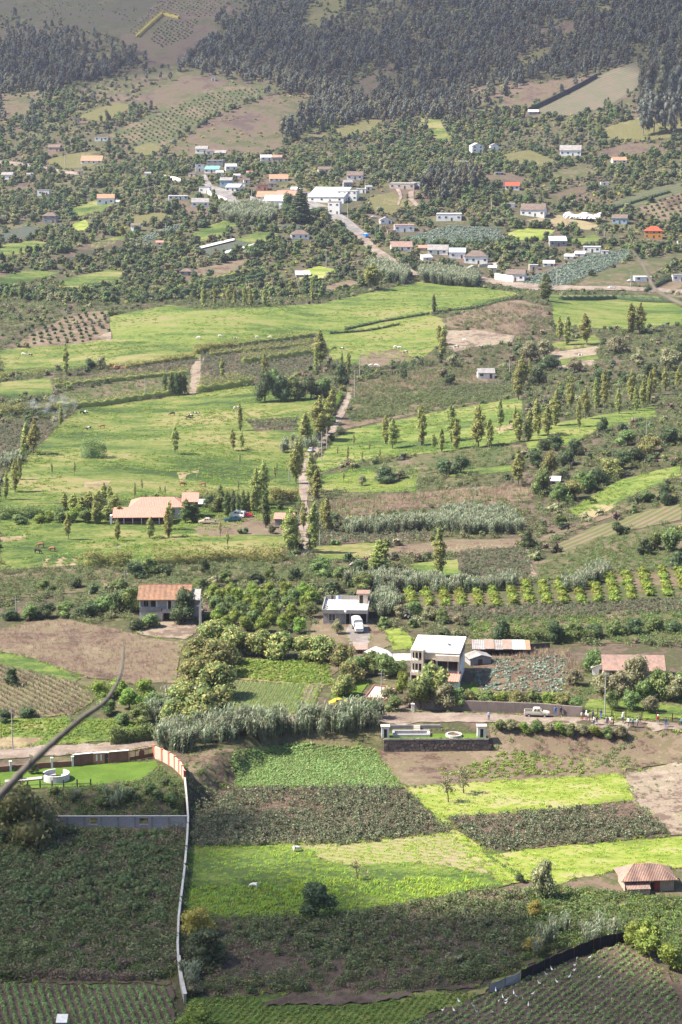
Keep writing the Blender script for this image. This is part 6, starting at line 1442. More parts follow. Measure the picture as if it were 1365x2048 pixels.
PEOPLE = [(978,1442,'sky','navy',None,-10,'person in light blue top walking alone left of the pickup'),(1111,1432,'blue','blue',None,20,'person in bright blue standing by the wall right of the pickup'),(1122,1432,'navy','black',None,200,'person in dark clothes standing by the wall'),
 (1164,1442,'white','red',None,30,'person in white shirt and red trousers at the left of the group'),(1173,1442,'white','red','white',-20,'person with white hat and red trousers in the group'),(1177,1444,'white','navy',None,60,'person in white shirt just right of the white hat'),
 (1188,1451,'white','navy',None,90,'person in white top and dark trousers at the road edge, left of two'),(1194,1451,'black','white',None,40,'person in black top and white trousers at the road edge'),(1186,1440,'navy','black',None,120,'person in dark top behind the pair at the road edge'),
 (1202,1438,'navy','blue',None,-30,'person in navy beside the tall pole'),(1214,1452,'grey','navy',None,10,'person in grey top, leftmost of the middle three'),(1220,1452,'white','pink',None,-40,'person in white and pink, middle of the middle three'),(1227,1453,'brown','black',None,70,'person in brown top, rightmost of the middle three'),
 (1246,1446,'white','navy','white',0,'person with white hat standing alone right of the middle three'),(1257,1454,'white','navy',None,-60,'person in white top, left one of the right group'),(1266,1455,'teal','black',None,10,'person in teal top in the right group'),(1275,1455,'white','grey',None,50,'person in white and grey, right of the teal top'),(1280,1448,'navy','black',None,100,'person in navy behind the right group'),
 (1316,1450,'red','grey','white',0,'person in red top with white hat near the right fence'),(1332,1455,'navy','blue',None,-20,'person in navy and blue near the right edge'),(1364,1454,'teal','navy',None,0,'person at the right edge of the road')]
pm = {}
for i, (px, py, top, legs, hat, rz, lab) in enumerate(PEOPLE):
    k = (i % 4, top, legs)
    if k not in pm: pm[k] = person_mesh(POSES[i % 4], CL[top], CL[legs])
    p = at(px, py); o = new_obj('person', pm[k], None, p + Vector((0,0,.16)), R(rz)); o.scale = (1.08,)*3
    tag(o, lab, 'person', 'people on the dirt road'); new_obj('hat' if hat else 'hair', hair_mesh(CL[hat] if hat else None), o)

# ------------------------------------------------------------------ animals
def quad(mats, patch, graze, shaggy=0.0, L=1.0):
    """cow or sheep: trunk with deep chest, jointed legs, head up or down to graze"""
    k = shaggy
    v = [(-.75,0,1.12),(-.3,0,1.08),(.25,0,1.06),(.68,0,1.10)]; r = [(.26+k,.27+k),(.31+k,.33+k),(.32+k,.36+k),(.25+k,.33+k)]; e = [(0,1),(1,2),(2,3)]
    hd = [(1.0,0,.85),(1.22,0,.45),(1.42,0,.18)] if graze else [(.98,0,1.32),(1.22,0,1.42),(1.52,0,1.28)]
    b = len(v); v += hd; r += [.17+k*.5,.13,.085]; e += [(3,b),(b,b+1),(b+1,b+2)]
    for s in (-1,1): v.append((hd[1][0]-.06, s*.2, hd[1][2]+.06)); r.append(.035); e.append((b+1, len(v)-1))
    for s in (-1,1):
        c = len(v); v += [(.55,s*.17,.80),(.57,s*.17,.42),(.55,s*.17,.05)]; r += [.12+k*.4,.07,.065]; e += [(3,c),(c,c+1),(c+1,c+2)]
        c = len(v); v += [(-.68,s*.18,.82),(-.82,s*.18,.46),(-.74,s*.18,.05)]; r += [.15+k*.4,.075,.065]; e += [(0,c),(c,c+1),(c+1,c+2)]
    c = len(v); v += [(-1.02,0,1.12),(-1.08,0,.6)]; r += [.04,.03]; e += [(0,c),(c,c+1)]
    return skin_mesh('animal', v, e, r, mats, patch, 1)
HB, HW, HBR = plain('black_hide',(.018,.017,.017),.8,.2), plain('white_hide',(.55,.53,.5),.9,.1), plain('brown_hide',(.19,.085,.045),.85,.2)
def spots(c): return 1 if math.sin(c.x*5.1+1)+math.sin(c.z*6+c.y*4) > .35 else 0
COWS = [quad([HB,HW],spots,True), quad([HB,HW],lambda c:0,True), quad([HW,HB],spots,False), quad([HBR,HW],lambda c:0,True), quad([HW,HB],lambda c:0,True)]
WHATS = ['black and white cow','black cow','white cow with dark patches','brown cow','white cow']
HERD = [(345,832,1,'at the top of the wide meadow'),(382,836,0,'in the meadow, upper left of a trio'),(378,840,1,'in the meadow, lower of a trio'),(394,832,2,'in the meadow, right of a trio'),(472,821,2,'beside the ploughed plot of the meadow'),(165,829,1,'near the smoke'),(172,829,0,'right of the cow near the smoke'),(205,857,3,'in the left part of the meadow'),(178,861,0,'left of the brown cow'),
 (366,973,3,'in the lower meadow, left of two'),(406,974,3,'in the lower meadow, right of two'),(82,1096,3,'in the restaurant paddock, upper'),(76,1108,1,'in the restaurant paddock, lower'),(105,1104,3,'in the restaurant paddock, right'),
 (398,679,4,'at the top of the pasture, left end'),(441,676,4,'in the pasture above the hedges, left'),(471,682,2,'in the pasture above the hedges, middle'),(515,678,4,'in the pasture above the hedges, right'),(541,678,4,'at the right end above the hedges'),(48,712,4,'at the left end of the flat pasture'),(61,714,0,'beside the white cow of the flat pasture'),
 (669,701,1,'at the left of the right pasture, first'),(685,701,0,'at the left of the right pasture, second'),(792,698,4,'on the worn patch, left'),(800,699,4,'on the worn patch, middle'),(812,708,0,'on the worn patch, right'),(832,723,4,'at the edge of the worn patch'),(742,735,4,'beside the lane top, left'),(754,735,4,'beside the lane top, right'),
 (914,697,0,'on the bare earth field, left'),(930,684,4,'on the bare earth field, upper'),(962,698,0,'on the bare earth field, right'),(1161,715,2,'in the small paddock'),(1155,725,4,'below the small paddock'),(1186,1008,1,'on the bright right slope, upper'),(1201,1032,1,'on the bright right slope, lower'),(1132,1060,1,'beside the dirt track'),(1024,850,1,'under the poplars of the right meadow')]
for px, py, k, where in HERD:
    o = new_obj('cow', COWS[k], None, at(px,py)+Vector((0,0,.1)), rng.uniform(-.5,.5)+(math.pi if rng.uniform()<.5 else 0)); o.scale = (1.05,)*3; tag(o, WHATS[k]+' '+where, 'cow', 'grazing cattle')
SHEEP = quad([HW,HBR],lambda c: 0, True, .10)
for px, py, rz, lab in ((594,1704,20,'white sheep grazing at the top of the pasture'),(509,1778,160,'white sheep grazing in the middle of the pasture')):
    o = new_obj('sheep', SHEEP, None, at(px,py)+Vector((0,0,.12)), R(rz)); o.scale = (.72,.72,.66); tag(o, lab, 'sheep')
def bird_mesh():
    v = [(-.22,0,.30),(-.02,0,.36),(.12,0,.42),(.16,0,.58),(.20,0,.66),(.34,0,.645)]; r = [.03,.09,.075,.026,.035,.008]; e = [(0,1),(1,2),(2,3),(3,4),(4,5)]
    for s in (-1,1): b = len(v); v += [(.02,s*.05,.2),(.03,s*.05,0)]; r += [.015,.012]; e += [(1,b),(b,b+1)]
    return skin_mesh('bird', v, e, r, [plain('white_feathers',(.72,.71,.69),.9,.1), plain('dark_bill',(.2,.14,.05),.6)], lambda c: 1 if (c.x > .25 or c.z < .2) else 0, 1)
BIRD = bird_mesh()
BIRDS = [(886,1990+40),(918,2012),(992,1991),(1006,2004),(1013,2010),(998,2012),(1028,1996),(1012,2016),(1033,2002),(1057,2020),(1066,1997),(985,2034),(954,2033),(948,2022),(1093,1958),(1104,1948),(1114,1973),(1139,1963),(1149,1950),(1154,1926),(1150,1940),(1180,1924),(1199,1964),(1209,1915),(1079,1976),(908,2030),(1046,2007)]
for i, (px, py) in enumerate(sorted(BIRDS)):
    o = new_obj('bird', BIRD, None, at(px,py)+Vector((0,0,.34)), rng.uniform(0,6.28)); o.scale = (1.15,)*3
    tag(o, f'white bird standing in the vegetable field, {WORDS[i]} from left', 'bird', 'white birds in the furrows')
# ------------------------------------------------------------------ crops and ground cover
def S(name, key, P, s0, s1, label, cat, **k):
    P = off_keep(P); return stuff(name, key, P, rng.uniform(s0, s1, len(P)), label, cat, **k)
BEAN1 = [(385,1582),(798,1578),(900,1668),(700,1690),(400,1697),(386,1690)]
S('dry_stalks','dryscrub', patchy(fill(BEAN1, 0.8), 11, -0.05, 21), 0.5, 1.1, 'brown withered plants among the dark beans', 'stalks')
S('bean_plants','bean', patchy(rows(BEAN1, 0.22, 1.3, 0.5, 0.25), 8, -0.4, 1), 0.6, 1.9, 'dark green and brown bean plants left of the bright path', 'crop')
BEAN2 = [(897,1640),(1100,1624),(1260,1604),(1340,1670),(1150,1689),(985,1704),(950,1690)]
S('dry_stalks','dryscrub', patchy(fill(BEAN2, 0.9), 10, -0.1, 22), 0.5, 1.1, 'brown withered plants between the two bright grass fields', 'stalks')
S('bean_plants','bean', patchy(rows(BEAN2, 0.2, 1.3, 0.5, 0.25), 8, -0.4, 23), 0.6, 1.9, 'brown leaved bean plants between the two bright grass fields', 'crop')
FG = [(366,1838),(640,1842),(900,1796),(1050,1782),(1062,1850),(1045,1925),(950,1970),(820,1980),(430,1990),(364,1958)]
S('dry_scrub','dryscrub', patchy(fill(FG, 0.8), 9, -0.1, 24), 0.5, 1.4, 'brown dry scrub in the large foreground field', 'scrub')
S('weeds','weed', patchy(fill(FG, 0.7), 11, 0.05, 25), 0.6, 1.5, 'greener weeds in the large foreground field', 'weeds')
S('shrubs','shrub', patchy(fill(FG, 0.035), 12, 0.0, 41), 0.25, 0.6, 'low bushes standing out of the large foreground scrub', 'shrubs')
S('scrub','scrub', patchy(fill(FG, 0.9), 9, -0.2, 2), 0.5, 1.9, 'dark scrub covering the large foreground field', 'scrub')
S('bean_plants','bean', patchy(fill([(640,1842),(900,1796),(1050,1782),(1062,1850),(900,1900),(600,1900)], 1.0), 12, -0.3, 3), 0.9, 1.4, 'withered bean plants at the top of the foreground scrub', 'crop')
S('scrub','scrub', patchy(fill([(-60,1668),(374,1664),(356,1900),(345,1962),(-60,1962)], 0.8), 12, -0.3, 11), 0.7, 2.3, 'dense dark weeds inside the long thin wall', 'scrub')
S('dry_scrub','dryscrub', patchy(fill([(-60,1668),(374,1664),(356,1900),(345,1962),(-60,1962)], 0.7), 14, -0.1, 26), 0.8, 2.0, 'brown dry scrub inside the long thin wall', 'scrub')
S('mounds','mound', patchy(fill([(-60,1672),(368,1668),(352,1830),(-60,1850)], 0.16), 12, -0.45, 27), 0.6, 1.35, 'dark green climbing plants in mounds inside the long wall', 'shrubs')
S('mounds','mound', patchy(fill([(-60,1850),(352,1830),(350,1935),(-60,1935)], 0.10), 9, -0.1, 28), 0.3, 0.7, 'low dark mounds of weeds above the brush heap', 'shrubs')
S('weeds','weed', patchy(fill([(-60,1668),(374,1664),(356,1900),(345,1962),(-60,1962)], 1.0), 16, -0.2, 5), 0.8, 1.9, 'greener weeds among the dark scrub at lower left', 'weeds')
S('weeds','weed', fill([(92,1584),(285,1566),(318,1538),(370,1562),(372,1642),(102,1642)], 1.3), 0.7, 1.5, 'weeds on the overgrown bank above the block wall', 'weeds')
S('potato_plants','potato', rows([(462,1532),(480,1502),(600,1492),(750,1500),(790,1560),(803,1576),(472,1576)], 0.25, 0.75, 0.5), 0.8, 1.3, 'light green potato plants in the field below the reeds', 'crop')
S('weeds','weed', patchy(fill([(375,1502),(470,1502),(480,1577),(388,1580)], 0.9), 8, -0.1, 4), 0.4, 1.1, 'weeds on the rough ground beside the salmon wall', 'weeds')
S('lush_plants','lush', patchy(fill([(850,1512),(1000,1502),(1210,1532),(1190,1546),(900,1562),(860,1545)], 1.6), 9, -0.35, 6), 0.8, 1.5, 'green weeds on the brown soil below the terrace', 'weeds')
S('weeds','weed', patchy(fill([(985,1452),(1200,1460),(1380,1470),(1380,1525),(1250,1540),(988,1502)], 0.7), 8, -0.1, 7), 0.6, 1.3, 'sparse weeds on the eroded bank below the road', 'weeds')
S('weeds','weed', patchy(fill([(1243,1548),(1380,1522),(1380,1672),(1338,1672),(1268,1602)], 0.5), 8, 0.15, 8), 0.3, 0.8, 'thin weeds on the pale stony ground at right', 'weeds')
S('mixed_crop','weed', fill([(1052,1782),(1120,1775),(1235,1790),(1380,1800),(1380,1925),(1250,1880),(1120,1898),(1042,1936),(1060,1850)], 1.7), 0.8, 1.6, 'leafy mixed crop in front of the tiled hut', 'crop')
S('mixed_crop','lush', patchy(fill([(1052,1782),(1120,1775),(1235,1790),(1380,1800),(1380,1925),(1250,1880),(1120,1898),(1042,1936),(1060,1850)], 1.0), 9, 0.0, 9), 0.9, 1.7, 'light green plants mixed into the crop by the hut', 'crop')
S('reeds','reed', fill([(1035,1940),(1060,1890),(1120,1860),(1250,1850),(1245,1880),(1120,1898)], 0.25), 0.5, 0.9, 'pale reeds behind the black shade cloth fence', 'reeds')
S('vegetable_plants','lush', rows([(375,2000),(520,1996),(535,2016),(720,2014),(850,1992),(925,1990),(960,1988),(800,2052),(375,2075)], 1.2, 0.9, 0.5), 0.6, 1.1, 'green vegetable plants in the foreground strip', 'crop')
S('potato_plants','potato', rows([(-40,1974),(340,1980),(345,2080),(-60,2080)], 1.85, 1.1, 0.42, crest=True), 0.6, 1.15, 'potato plants on curved rows at the lower left', 'crop')
S('vegetable_plants','potato', rows([(800,2058),(980,1996),(1060,1958),(1240,1893),(1330,1960),(1400,2080),(790,2080)], 1.0, 1.15, 0.5, 0.25, crest=True), 0.45, 1.0, 'small vegetable plants along the irrigation furrows', 'crop')
for nm, pl, d in (('pasture with the sheep', [(374,1694),(600,1684),(840,1674),(900,1666),(1000,1702),(1043,1760),(900,1790),(640,1836),(368,1832)], 1.3),
                  ('bright field beside the two small trees', [(808,1578),(1240,1549),(1264,1602),(1100,1620),(892,1634),(1040,1760),(1000,1768),(905,1666),(850,1613)], 1.2),
                  ('bright strip behind the tiled hut', [(990,1712),(1150,1694),(1380,1676),(1380,1736),(1250,1740),(1050,1760)], 1.2)):
    S('grass','grass', patchy(fill(pl, d), 7, -0.5, 3), 0.7, 1.6, 'grass tufts in the ' + nm, 'grass')
S('grass','grass', patchy(fill([(374,1780),(640,1760),(1040,1760),(900,1790),(640,1836),(368,1832)], 1.6), 10, -0.3, 4), 1.0, 2.4, 'taller grass along the lower edge of the sheep pasture', 'grass')
S('dry_stalks','stalk', fill([(-20,1264),(60,1248),(125,1240),(190,1253),(250,1268),(366,1292),(350,1362),(270,1365),(170,1353),(75,1318),(-20,1298)], 0.8), 0.5, 1.0, 'dry bean stalks on the brown field', 'stalks')
S('maize_stalks','maize', rows([(-20,1330),(70,1348),(160,1368),(183,1400),(150,1428),(-20,1438)], 2.2, 1.6, 0.7), 0.6, 1.0, 'maize plants in rows at the left', 'crop')
S('lush_plants','lush', fill([(-20,1442),(150,1438),(300,1448),(310,1474),(90,1485),(85,1472),(-20,1476)], 1.8), 0.7, 1.3, 'low leafy plants above the left-hand road', 'crop')
S('lush_plants','lush', fill([(468,1322),(660,1325),(664,1368),(600,1368),(472,1357)], 2.4), 0.9, 1.6, 'bright leafy vegetables between the mango trees', 'crop')
S('seedlings','potato', rows([(452,1362),(638,1374),(630,1426),(442,1430)], 1.45, 1.0, 0.6), 0.5, 0.8, 'small seedlings in close rows', 'crop')
S('dry_stalks','dryscrub', fill([(955,1312),(1125,1312),(1150,1350),(1125,1385),(965,1382),(948,1345)], 0.8), 0.5, 1.0, 'reddish brown dry plants between the cabbages', 'stalks')
S('cabbages','cabbage', fill([(955,1312),(1125,1312),(1150,1350),(1125,1385),(965,1382),(948,1345)], 0.7), 0.9, 1.6, 'blue green cabbages beside the white house', 'crop')
S('dry_stalks','stalk', fill([(950,1305),(1130,1303),(1165,1345),(1150,1355),(1120,1318),(960,1322)], 2.2), 1.0, 1.7, 'brown dry stalk fence behind the cabbages', 'stalks')
S('weeds','weed', fill([(1130,1390),(1180,1335),(1380,1352),(1380,1410),(1260,1404),(1180,1400),(1150,1410)], 0.7), 0.6, 1.3, 'weeds under the garden trees above the road', 'weeds')
S('bean_plants','bean', fill([(802,1217),(1000,1214),(1365,1197),(1380,1224),(1000,1244),(830,1240)], 1.2), 0.8, 1.4, 'dry bean plants below the rows of bushes', 'crop')
S('lush_plants','lush', patchy(fill([(945,1245),(1200,1238),(1210,1275),(950,1284)], 0.7), 10, 0.0, 51), 0.8, 1.8, 'patches of bright weeds behind the sheds', 'weeds')
S('weeds','weed', fill([(942,1240),(1365,1224),(1380,1283),(942,1288)], 0.6), 0.7, 1.6, 'rough green scrub behind the sheds', 'weeds')
S('bean_plants','bean', fill([(922,1102),(1050,1097),(1063,1150),(960,1163),(922,1140)], 0.9), 0.8, 1.5, 'grey bean plants right of the single poplar', 'crop')
S('weeds','weed', patchy(fill([(1072,1127),(1200,1077),(1380,1047),(1380,1130),(1200,1150),(1080,1163)], 0.5), 15, -0.3, 3), 0.7, 1.6, 'weeds on the rough right slope', 'weeds')
S('weeds','scrub', patchy(fill([(0,1142),(280,1127),(600,1122),(700,1132),(690,1165),(400,1165),(0,1200)], 0.5), 14, -0.3, 8), 0.7, 1.6, 'weeds behind the orange roofed house', 'weeds')
S('bean_plants','bean', np.concatenate([fill(p, 0.5) for p in ([(132,762),(240,742),(388,717),(385,733),(250,758),(140,778)],[(402,702),(638,667),(634,733),(500,768),(402,773)],[(870,787),(930,770),(1028,764),(1028,788),(900,803)],[(0,852),(100,842),(108,858),(60,903),(0,918)],[(632,1067),(850,1057),(858,1078),(642,1088)],[(492,842),(598,837),(593,860),(512,860)])]), 1.0, 1.7, 'bean plants in the plots around the meadow', 'crop')
S('weeds','weed', np.concatenate([patchy(fill(p, 0.35), 15, -0.2, 2) for p in ([(702,802),(860,777),(1028,772),(1038,788),(900,813),(702,848)],[(742,937),(870,907),(1040,892),(1058,905),(1000,928),(900,948),(760,958)],[(132,787),(383,742),(378,788),(200,808),(122,808)],[(652,1002),(850,987),(1000,972),(1068,977),(1063,998),(980,1008),(860,1013),(652,1038)],[(702,772),(870,737),(958,732),(978,763),(860,778),(702,798)])]), 0.8, 1.8, 'weeds and low plants in the plots along the lane', 'weeds')
S('cabbages','cabbage', np.concatenate([fill([(1037,560),(1100,542),(1190,507),(1263,499),(1260,515),(1200,543),(1120,573),(1052,570)], 0.3), fill([(792,481),(900,452),(998,457),(1008,479),(930,488),(842,488)], 0.3), fill([(257,486),(330,457),(363,447),(358,459),(282,488)], 0.3)]), 1.5, 2.6, 'dark blue green crop rows near the village', 'crop')
S('straw','straw', np.concatenate([patchy(fill(p, 0.5), 9, -0.3, 1) for p in ([(700,1106),(780,1100),(900,1090),(1050,1080),(1048,1090),(900,1100),(780,1112),(705,1114)],)]), 0.6, 1.2, 'dry straw on the stubble field', 'straw')
S('grass','grass', patchy(fill([(640,952),(780,927),(838,937),(828,983),(642,983)], 0.3), 12, -0.1, 2), 1.2, 2.5, 'rough grass right of the lane', 'grass')
# reeds
for pl, d, s0, s1, lab in (
    ([(312,1495),(330,1470),(420,1455),(520,1448),(620,1448),(765,1432),(770,1465),(700,1470),(560,1480),(430,1490),(360,1510)], 0.55, 0.75, 1.2, 'tall pale reeds along the lower edge of the dirt road'),
    ([(690,1172),(760,1158),(860,1168),(940,1175),(1035,1168),(1030,1180),(900,1190),(760,1185)], 0.5, 0.6, 1.0, 'long band of silvery reeds behind the unfinished house'),
    ([(690,1062),(800,1050),(870,1045),(960,1050),(1040,1055),(1045,1068),(940,1070),(860,1062),(700,1072)], 0.5, 0.7, 1.1, 'band of grey reeds right of the lane'),
    ([(860,1045),(900,1030),(1000,1028),(1045,1055),(960,1056)], 0.4, 0.7, 1.1, 'second clump of grey reeds above the band'),
    ([(1125,1180),(1180,1150),(1215,1135),(1220,1150),(1190,1175),(1140,1190)], 0.5, 0.7, 1.0, 'silvery reeds left of the bush rows'),
    ([(735,1215),(765,1190),(795,1195),(790,1230),(750,1240)], 0.6, 0.6, 1.0, 'green reeds right of the unfinished house'),
    ([(840,555),(870,548),(960,560),(950,575),(900,572),(845,565)], 0.3, 1.1, 1.8, 'grey reeds along the upper dirt road'),
    ([(735,540),(770,535),(820,555),(810,570),(750,560)], 0.3, 1.1, 1.8, 'reeds beside the bend of the upper road'),
    ([(560,910),(640,900),(640,880),(580,885)], 0.15, 0.7, 1.1, 'reeds at the foot of the lane poplars'),
    ([(0,925),(40,915),(40,930),(0,940)], 0.3, 0.7, 1.0, 'grey reeds at the left edge of the meadow'),
    ([(440,425),(520,415),(560,425),(540,445),(450,445)], 0.25, 1.1, 1.8, 'pale reeds under the village street'),
    ([(340,1400),(365,1385),(345,1445),(300,1450),(290,1430)], 0.4, 0.6, 1.0, 'pale reeds left of the mango trees'),
    ([(360,1960),(385,1945),(395,1985),(365,2000)], 0.8, 0.5, 0.8, 'pale reeds at the foot of the long wall'),
    ([(140,1600),(190,1580),(280,1590),(270,1620),(220,1625)], 0.12, 0.4, 0.7, 'pale reed tufts on the overgrown bank')):
    S('reeds','reed', fill(pl, d), s0, s1, lab, 'reeds')

S('lush_plants','lush', patchy(fill([(-60,1790),(355,1790),(350,1920),(-60,1920)], .5), 6, .28, 61), .8, 1.6, 'yellow green weeds dotted over the dark field at lower left', 'weeds')
# ------------------------------------------------------------------ hedges
def hedge(px, w, h, mats, label, name='hedge', L=0.5, dens=24, ragged=0.55):
    """clipped or overgrown hedge along a pixel line: leaf sprays round a soft core"""
    W = at_many(px); mid = W.mean(0); seg = np.linalg.norm(np.diff(W, axis=0), axis=1); tot = seg.sum(); cum = np.r_[0, np.cumsum(seg)]
    m = mpp(mid); w *= m*1.25; h *= m*1.4; L = max(L*.85, 0.95*m)
    n = min(2600, int(dens*tot*(w+2*h)/max(0.25, L*L*4))); t = rng.uniform(0, tot, n)
    X = np.stack([np.interp(t, cum, W[:,i]) for i in (0,1)], 1)
    k = np.clip(np.searchsorted(cum, t)-1, 0, len(seg)-1); T = (np.diff(W, axis=0)[k]/seg[k][:,None])[:, :2]; Nn = np.stack([-T[:,1], T[:,0]], 1)
    a = rng.uniform(0, math.pi, n); rag = 1 + ragged*(np.sin(t/h*1.9 + 2*np.sin(t/h*.43))*0.35 + np.sin(t/h*.61 + 1)*0.3) + rng.normal(0, ragged*0.3, n)
    off = np.cos(a)*w/2*np.clip(rag, .5, 1.4); zz = np.minimum(1, np.sin(a)*1.6)*h*np.clip(rag, .6, 1.4)*rng.uniform(.25,1,n)**0.4
    P = np.c_[X + Nn*off[:,None], 0*t]; P[:,2] = H(P[:,0], P[:,1]) + np.maximum(zz, 0.1)
    D = np.c_[Nn*np.cos(a)[:,None], np.sin(a)+0.3]
    V, Fq = cards(P, D, L, 0.55, rng, 0.7)
    cv = []; cf = []; S_ = np.arange(0, tot, max(0.8, w*0.6))
    for i, s in enumerate(S_):
        p = np.array([np.interp(s, cum, W[:,j]) for j in range(3)]); kk = min(len(seg)-1, max(0, int(np.searchsorted(cum, s)-1))); tt = (W[kk+1]-W[kk])[:2]/seg[kk]; nn = np.array([-tt[1], tt[0]])
        hh = h*(0.58 + 0.14*math.sin(i*1.9)); b = len(cv)
        for (o, z) in ((-.36,-.3),(-.36,hh*.7),(0,hh),(.36,hh*.7),(.36,-.3)): cv.append((p[0]+nn[0]*o*w, p[1]+nn[1]*o*w, p[2]+z))
        if i: cf += [(b-5+j, b-4+j, b+1+j, b+j) for j in range(4)]
    base = mid.copy()
    V = np.concatenate([V, np.array(cv)]) - base
    Fl = [Fq] + ([np.array(cf) + 4*n] if cf else [])
    o = new_obj(name, mesh_np(name, V, Fl, mats), None, base); tag(o, label, 'hedge'); return o
for px, w, h, mt, lab in (
    ([(168,1136),(205,1134),(265,1132)], 14, 18, L_CANE, 'yellow green cane hedge at the near edge of the paddock, left piece'),
    ([(305,1134),(380,1128),(470,1122),(575,1122)], 16, 22, L_CANE, 'long yellow topped cane hedge below the restaurant paddock'),
    ([(395,785),(450,778),(510,768)], 12, 17, L_CANE, 'bright topped hedge at the foot of the right bean plot'),
    ([(115,815),(200,812),(270,800),(330,792),(370,788)], 10, 13, L_CANE, 'yellow green hedge along the top of the wide meadow'),
    ([(110,775),(200,765),(300,755),(380,748)], 9, 10, L_CANE, 'yellow green hedge through the left weedy plot'),
    ([(250,738),(320,726),(390,716)], 9, 8, L_CANE, 'low hedge above the left bean plot'),
    ([(390,708),(430,698),(475,694)], 9, 10, L_CANE, 'hedge at the left top of the right bean plot'),
    ([(475,692),(560,682),(630,672)], 8, 9, L_CANE, 'hedge along the top edge of the right bean plot'),
    ([(485,728),(560,718),(625,708)], 9, 14, L_CANE, 'yellow hedge through the middle of the right bean plot'),
    ([(420,712),(480,705),(560,698),(620,690)], 7, 8, L_CANE, 'second hedge row across the right bean plot'),
    ([(0,760),(40,752),(100,750)], 9, 9, L_CANE, 'loose hedge at the left edge above the pale plot'),
    ([(0,830),(50,826),(110,822)], 9, 12, L_CANE, 'loose yellow hedge at the left edge of the meadow'),
    ([(270,598),(340,582),(440,558),(530,540)], 8, 9, L_CANE, 'long yellow green hedge climbing below the village'),
    ([(270,606),(360,590),(450,570),(540,552)], 12, 12, L_DARK, 'dark hedge below the long yellow hedge'),
    ([(168,915),(190,916),(213,915)], 22, 20, L_MID, 'isolated round topped clump of cane in the meadow'),
    ([(385,1005),(440,1002),(500,1005)], 14, 16, L_CANE, 'cane hedge behind the parked vehicles'),
    ([(540,1005),(570,1004),(598,1003)], 12, 16, L_CANE, 'cane hedge beside the lane behind the small salmon roof'),
    ([(0,1040),(60,1036),(130,1032)], 12, 14, L_MID, 'dense hedge left of the restaurant trees'),
    ([(220,1488),(260,1484),(308,1478)], 14, 18, L_MID, 'clipped dark hedge beside the left-hand road'),
    ([(275,75),(300,52),(325,30),(360,38)], 7, 7, L_YEL, 'bright yellow hedge angled across the top of the mountain'),
    ([(1010,1283),(1100,1283),(1190,1282)], 12, 14, L_MID, 'dark hedge behind the shade cloth above the cabbages'),
    ([(690,660),(760,645),(860,628)], 4, 4, L_DARK, 'thin dark ditch hedge across the high pasture'),
    ([(660,668),(740,662),(800,650)], 3, 3, L_DARK, 'low dark line of grass between the two pastures'),
    ([(870,625),(950,618),(1030,598)], 5, 5, L_DARK, 'dark hedge line along the lower edge of the high pasture'),
    ([(1120,600),(1230,598),(1365,606)], 8, 9, L_DARK, 'dark hedge below the upper road at the right'),
    ([(720,748),(800,735),(870,728)], 5, 5, L_DARK, 'dark hedge along the foot of the cow pasture'),
    ([(1205,425),(1270,405),(1340,385)], 4, 5, L_DARK, 'dark hedge line below the slope field'),
    ([(1290,585),(1330,565),(1365,555)], 6, 8, L_DARK, 'dark hedge beside the ploughed field at the right edge'),
    ([(655,838),(672,815),(683,792)], 7, 8, L_LIME, 'clipped bright green hedge along the lane'),
    ([(170,580),(220,572),(260,575)], 8, 8, L_DARK, 'dark hedge at the foot of the left weedy plot'),
    ):
    hedge(px, w, h, mt, lab)

b_ = hedge([(-20,1948),(60,1952),(130,1958),(220,1962),(300,1958)], 12, 12, L_DRYSC, 'long heap of dry brushwood above the potato rows', 'brush_heap', 0.4, 40, .5); b_['category'] = 'brush heap'
b_ = hedge([(235,1938),(285,1930),(330,1936)], 14, 10, L_DRYSC, 'second brown brush heap beside the long wall', 'brush_heap', 0.4, 40, .5); b_['category'] = 'brush heap'
# ------------------------------------------------------------------ tussocks, field margins, verges
TUS = [([(110,860),(165,815),(300,800),(500,772),(640,790),(640,870),(600,950),(600,1010),(480,1010),(380,1000),(0,1010),(0,960),(50,920)], .10, 'wide meadow'),
       ([(0,1012),(400,1007),(588,1017),(560,1108),(0,1138)], .14, 'restaurant paddock'),
       ([(225,634),(340,612),(640,610),(860,562),(1028,587),(860,626),(640,683),(560,688),(228,678)], .05, 'high pasture'),
       ([(652,674),(860,632),(888,642),(878,690),(840,718),(660,718)], .05, 'sloping cow pasture'),
       ([(0,702),(215,680),(520,692),(240,728),(0,748)], .06, 'flat left pasture'),
       ([(672,880),(870,827),(1038,797),(1048,880),(830,908),(640,948)], .10, 'poplar meadow'),
       ([(1052,880),(1308,814),(1308,833),(1200,858),(1062,903)], .08, 'right poplar meadow'),
       ([(1137,1022),(1240,962),(1365,932),(1365,948),(1160,1038)], .10, 'bright right slope')]
for pl, d, nm in TUS:
    P = patchy(fill(pl, d*3), 22, 0.12, 31); stuff('tussocks','tussock', P, rng.uniform(.7,2.0,len(P)), 'dark grass tussocks in the ' + nm, 'grass')
edge = []
for W, mn, mx in FIELD_POLYS:
    if mx[1] < 520 and (mx-mn).max() > 8:
        nx = np.roll(W, -1, 0); L = np.hypot(*(nx-W).T)
        for a, b, l in zip(W, nx, L):
            k = rng.poisson(l*1.1)
            if k: t = rng.uniform(0,1,k)[:,None]; edge.append(a+(b-a)*t + rng.normal(0,.45,(k,2)))
E = np.concatenate(edge); E = np.c_[E, H(E[:,0],E[:,1])+.08]
ROADW = [w for w in FIELD_POLYS]
k = rng.uniform(0,1,len(E))
S('field_margin','weed', E[k < .4], .3, .9, 'weeds growing along the field margins', 'weeds')
S('field_margin','grass', E[(k >= .4) & (k < .8)], .7, 1.8, 'grass growing along the field margins', 'grass')
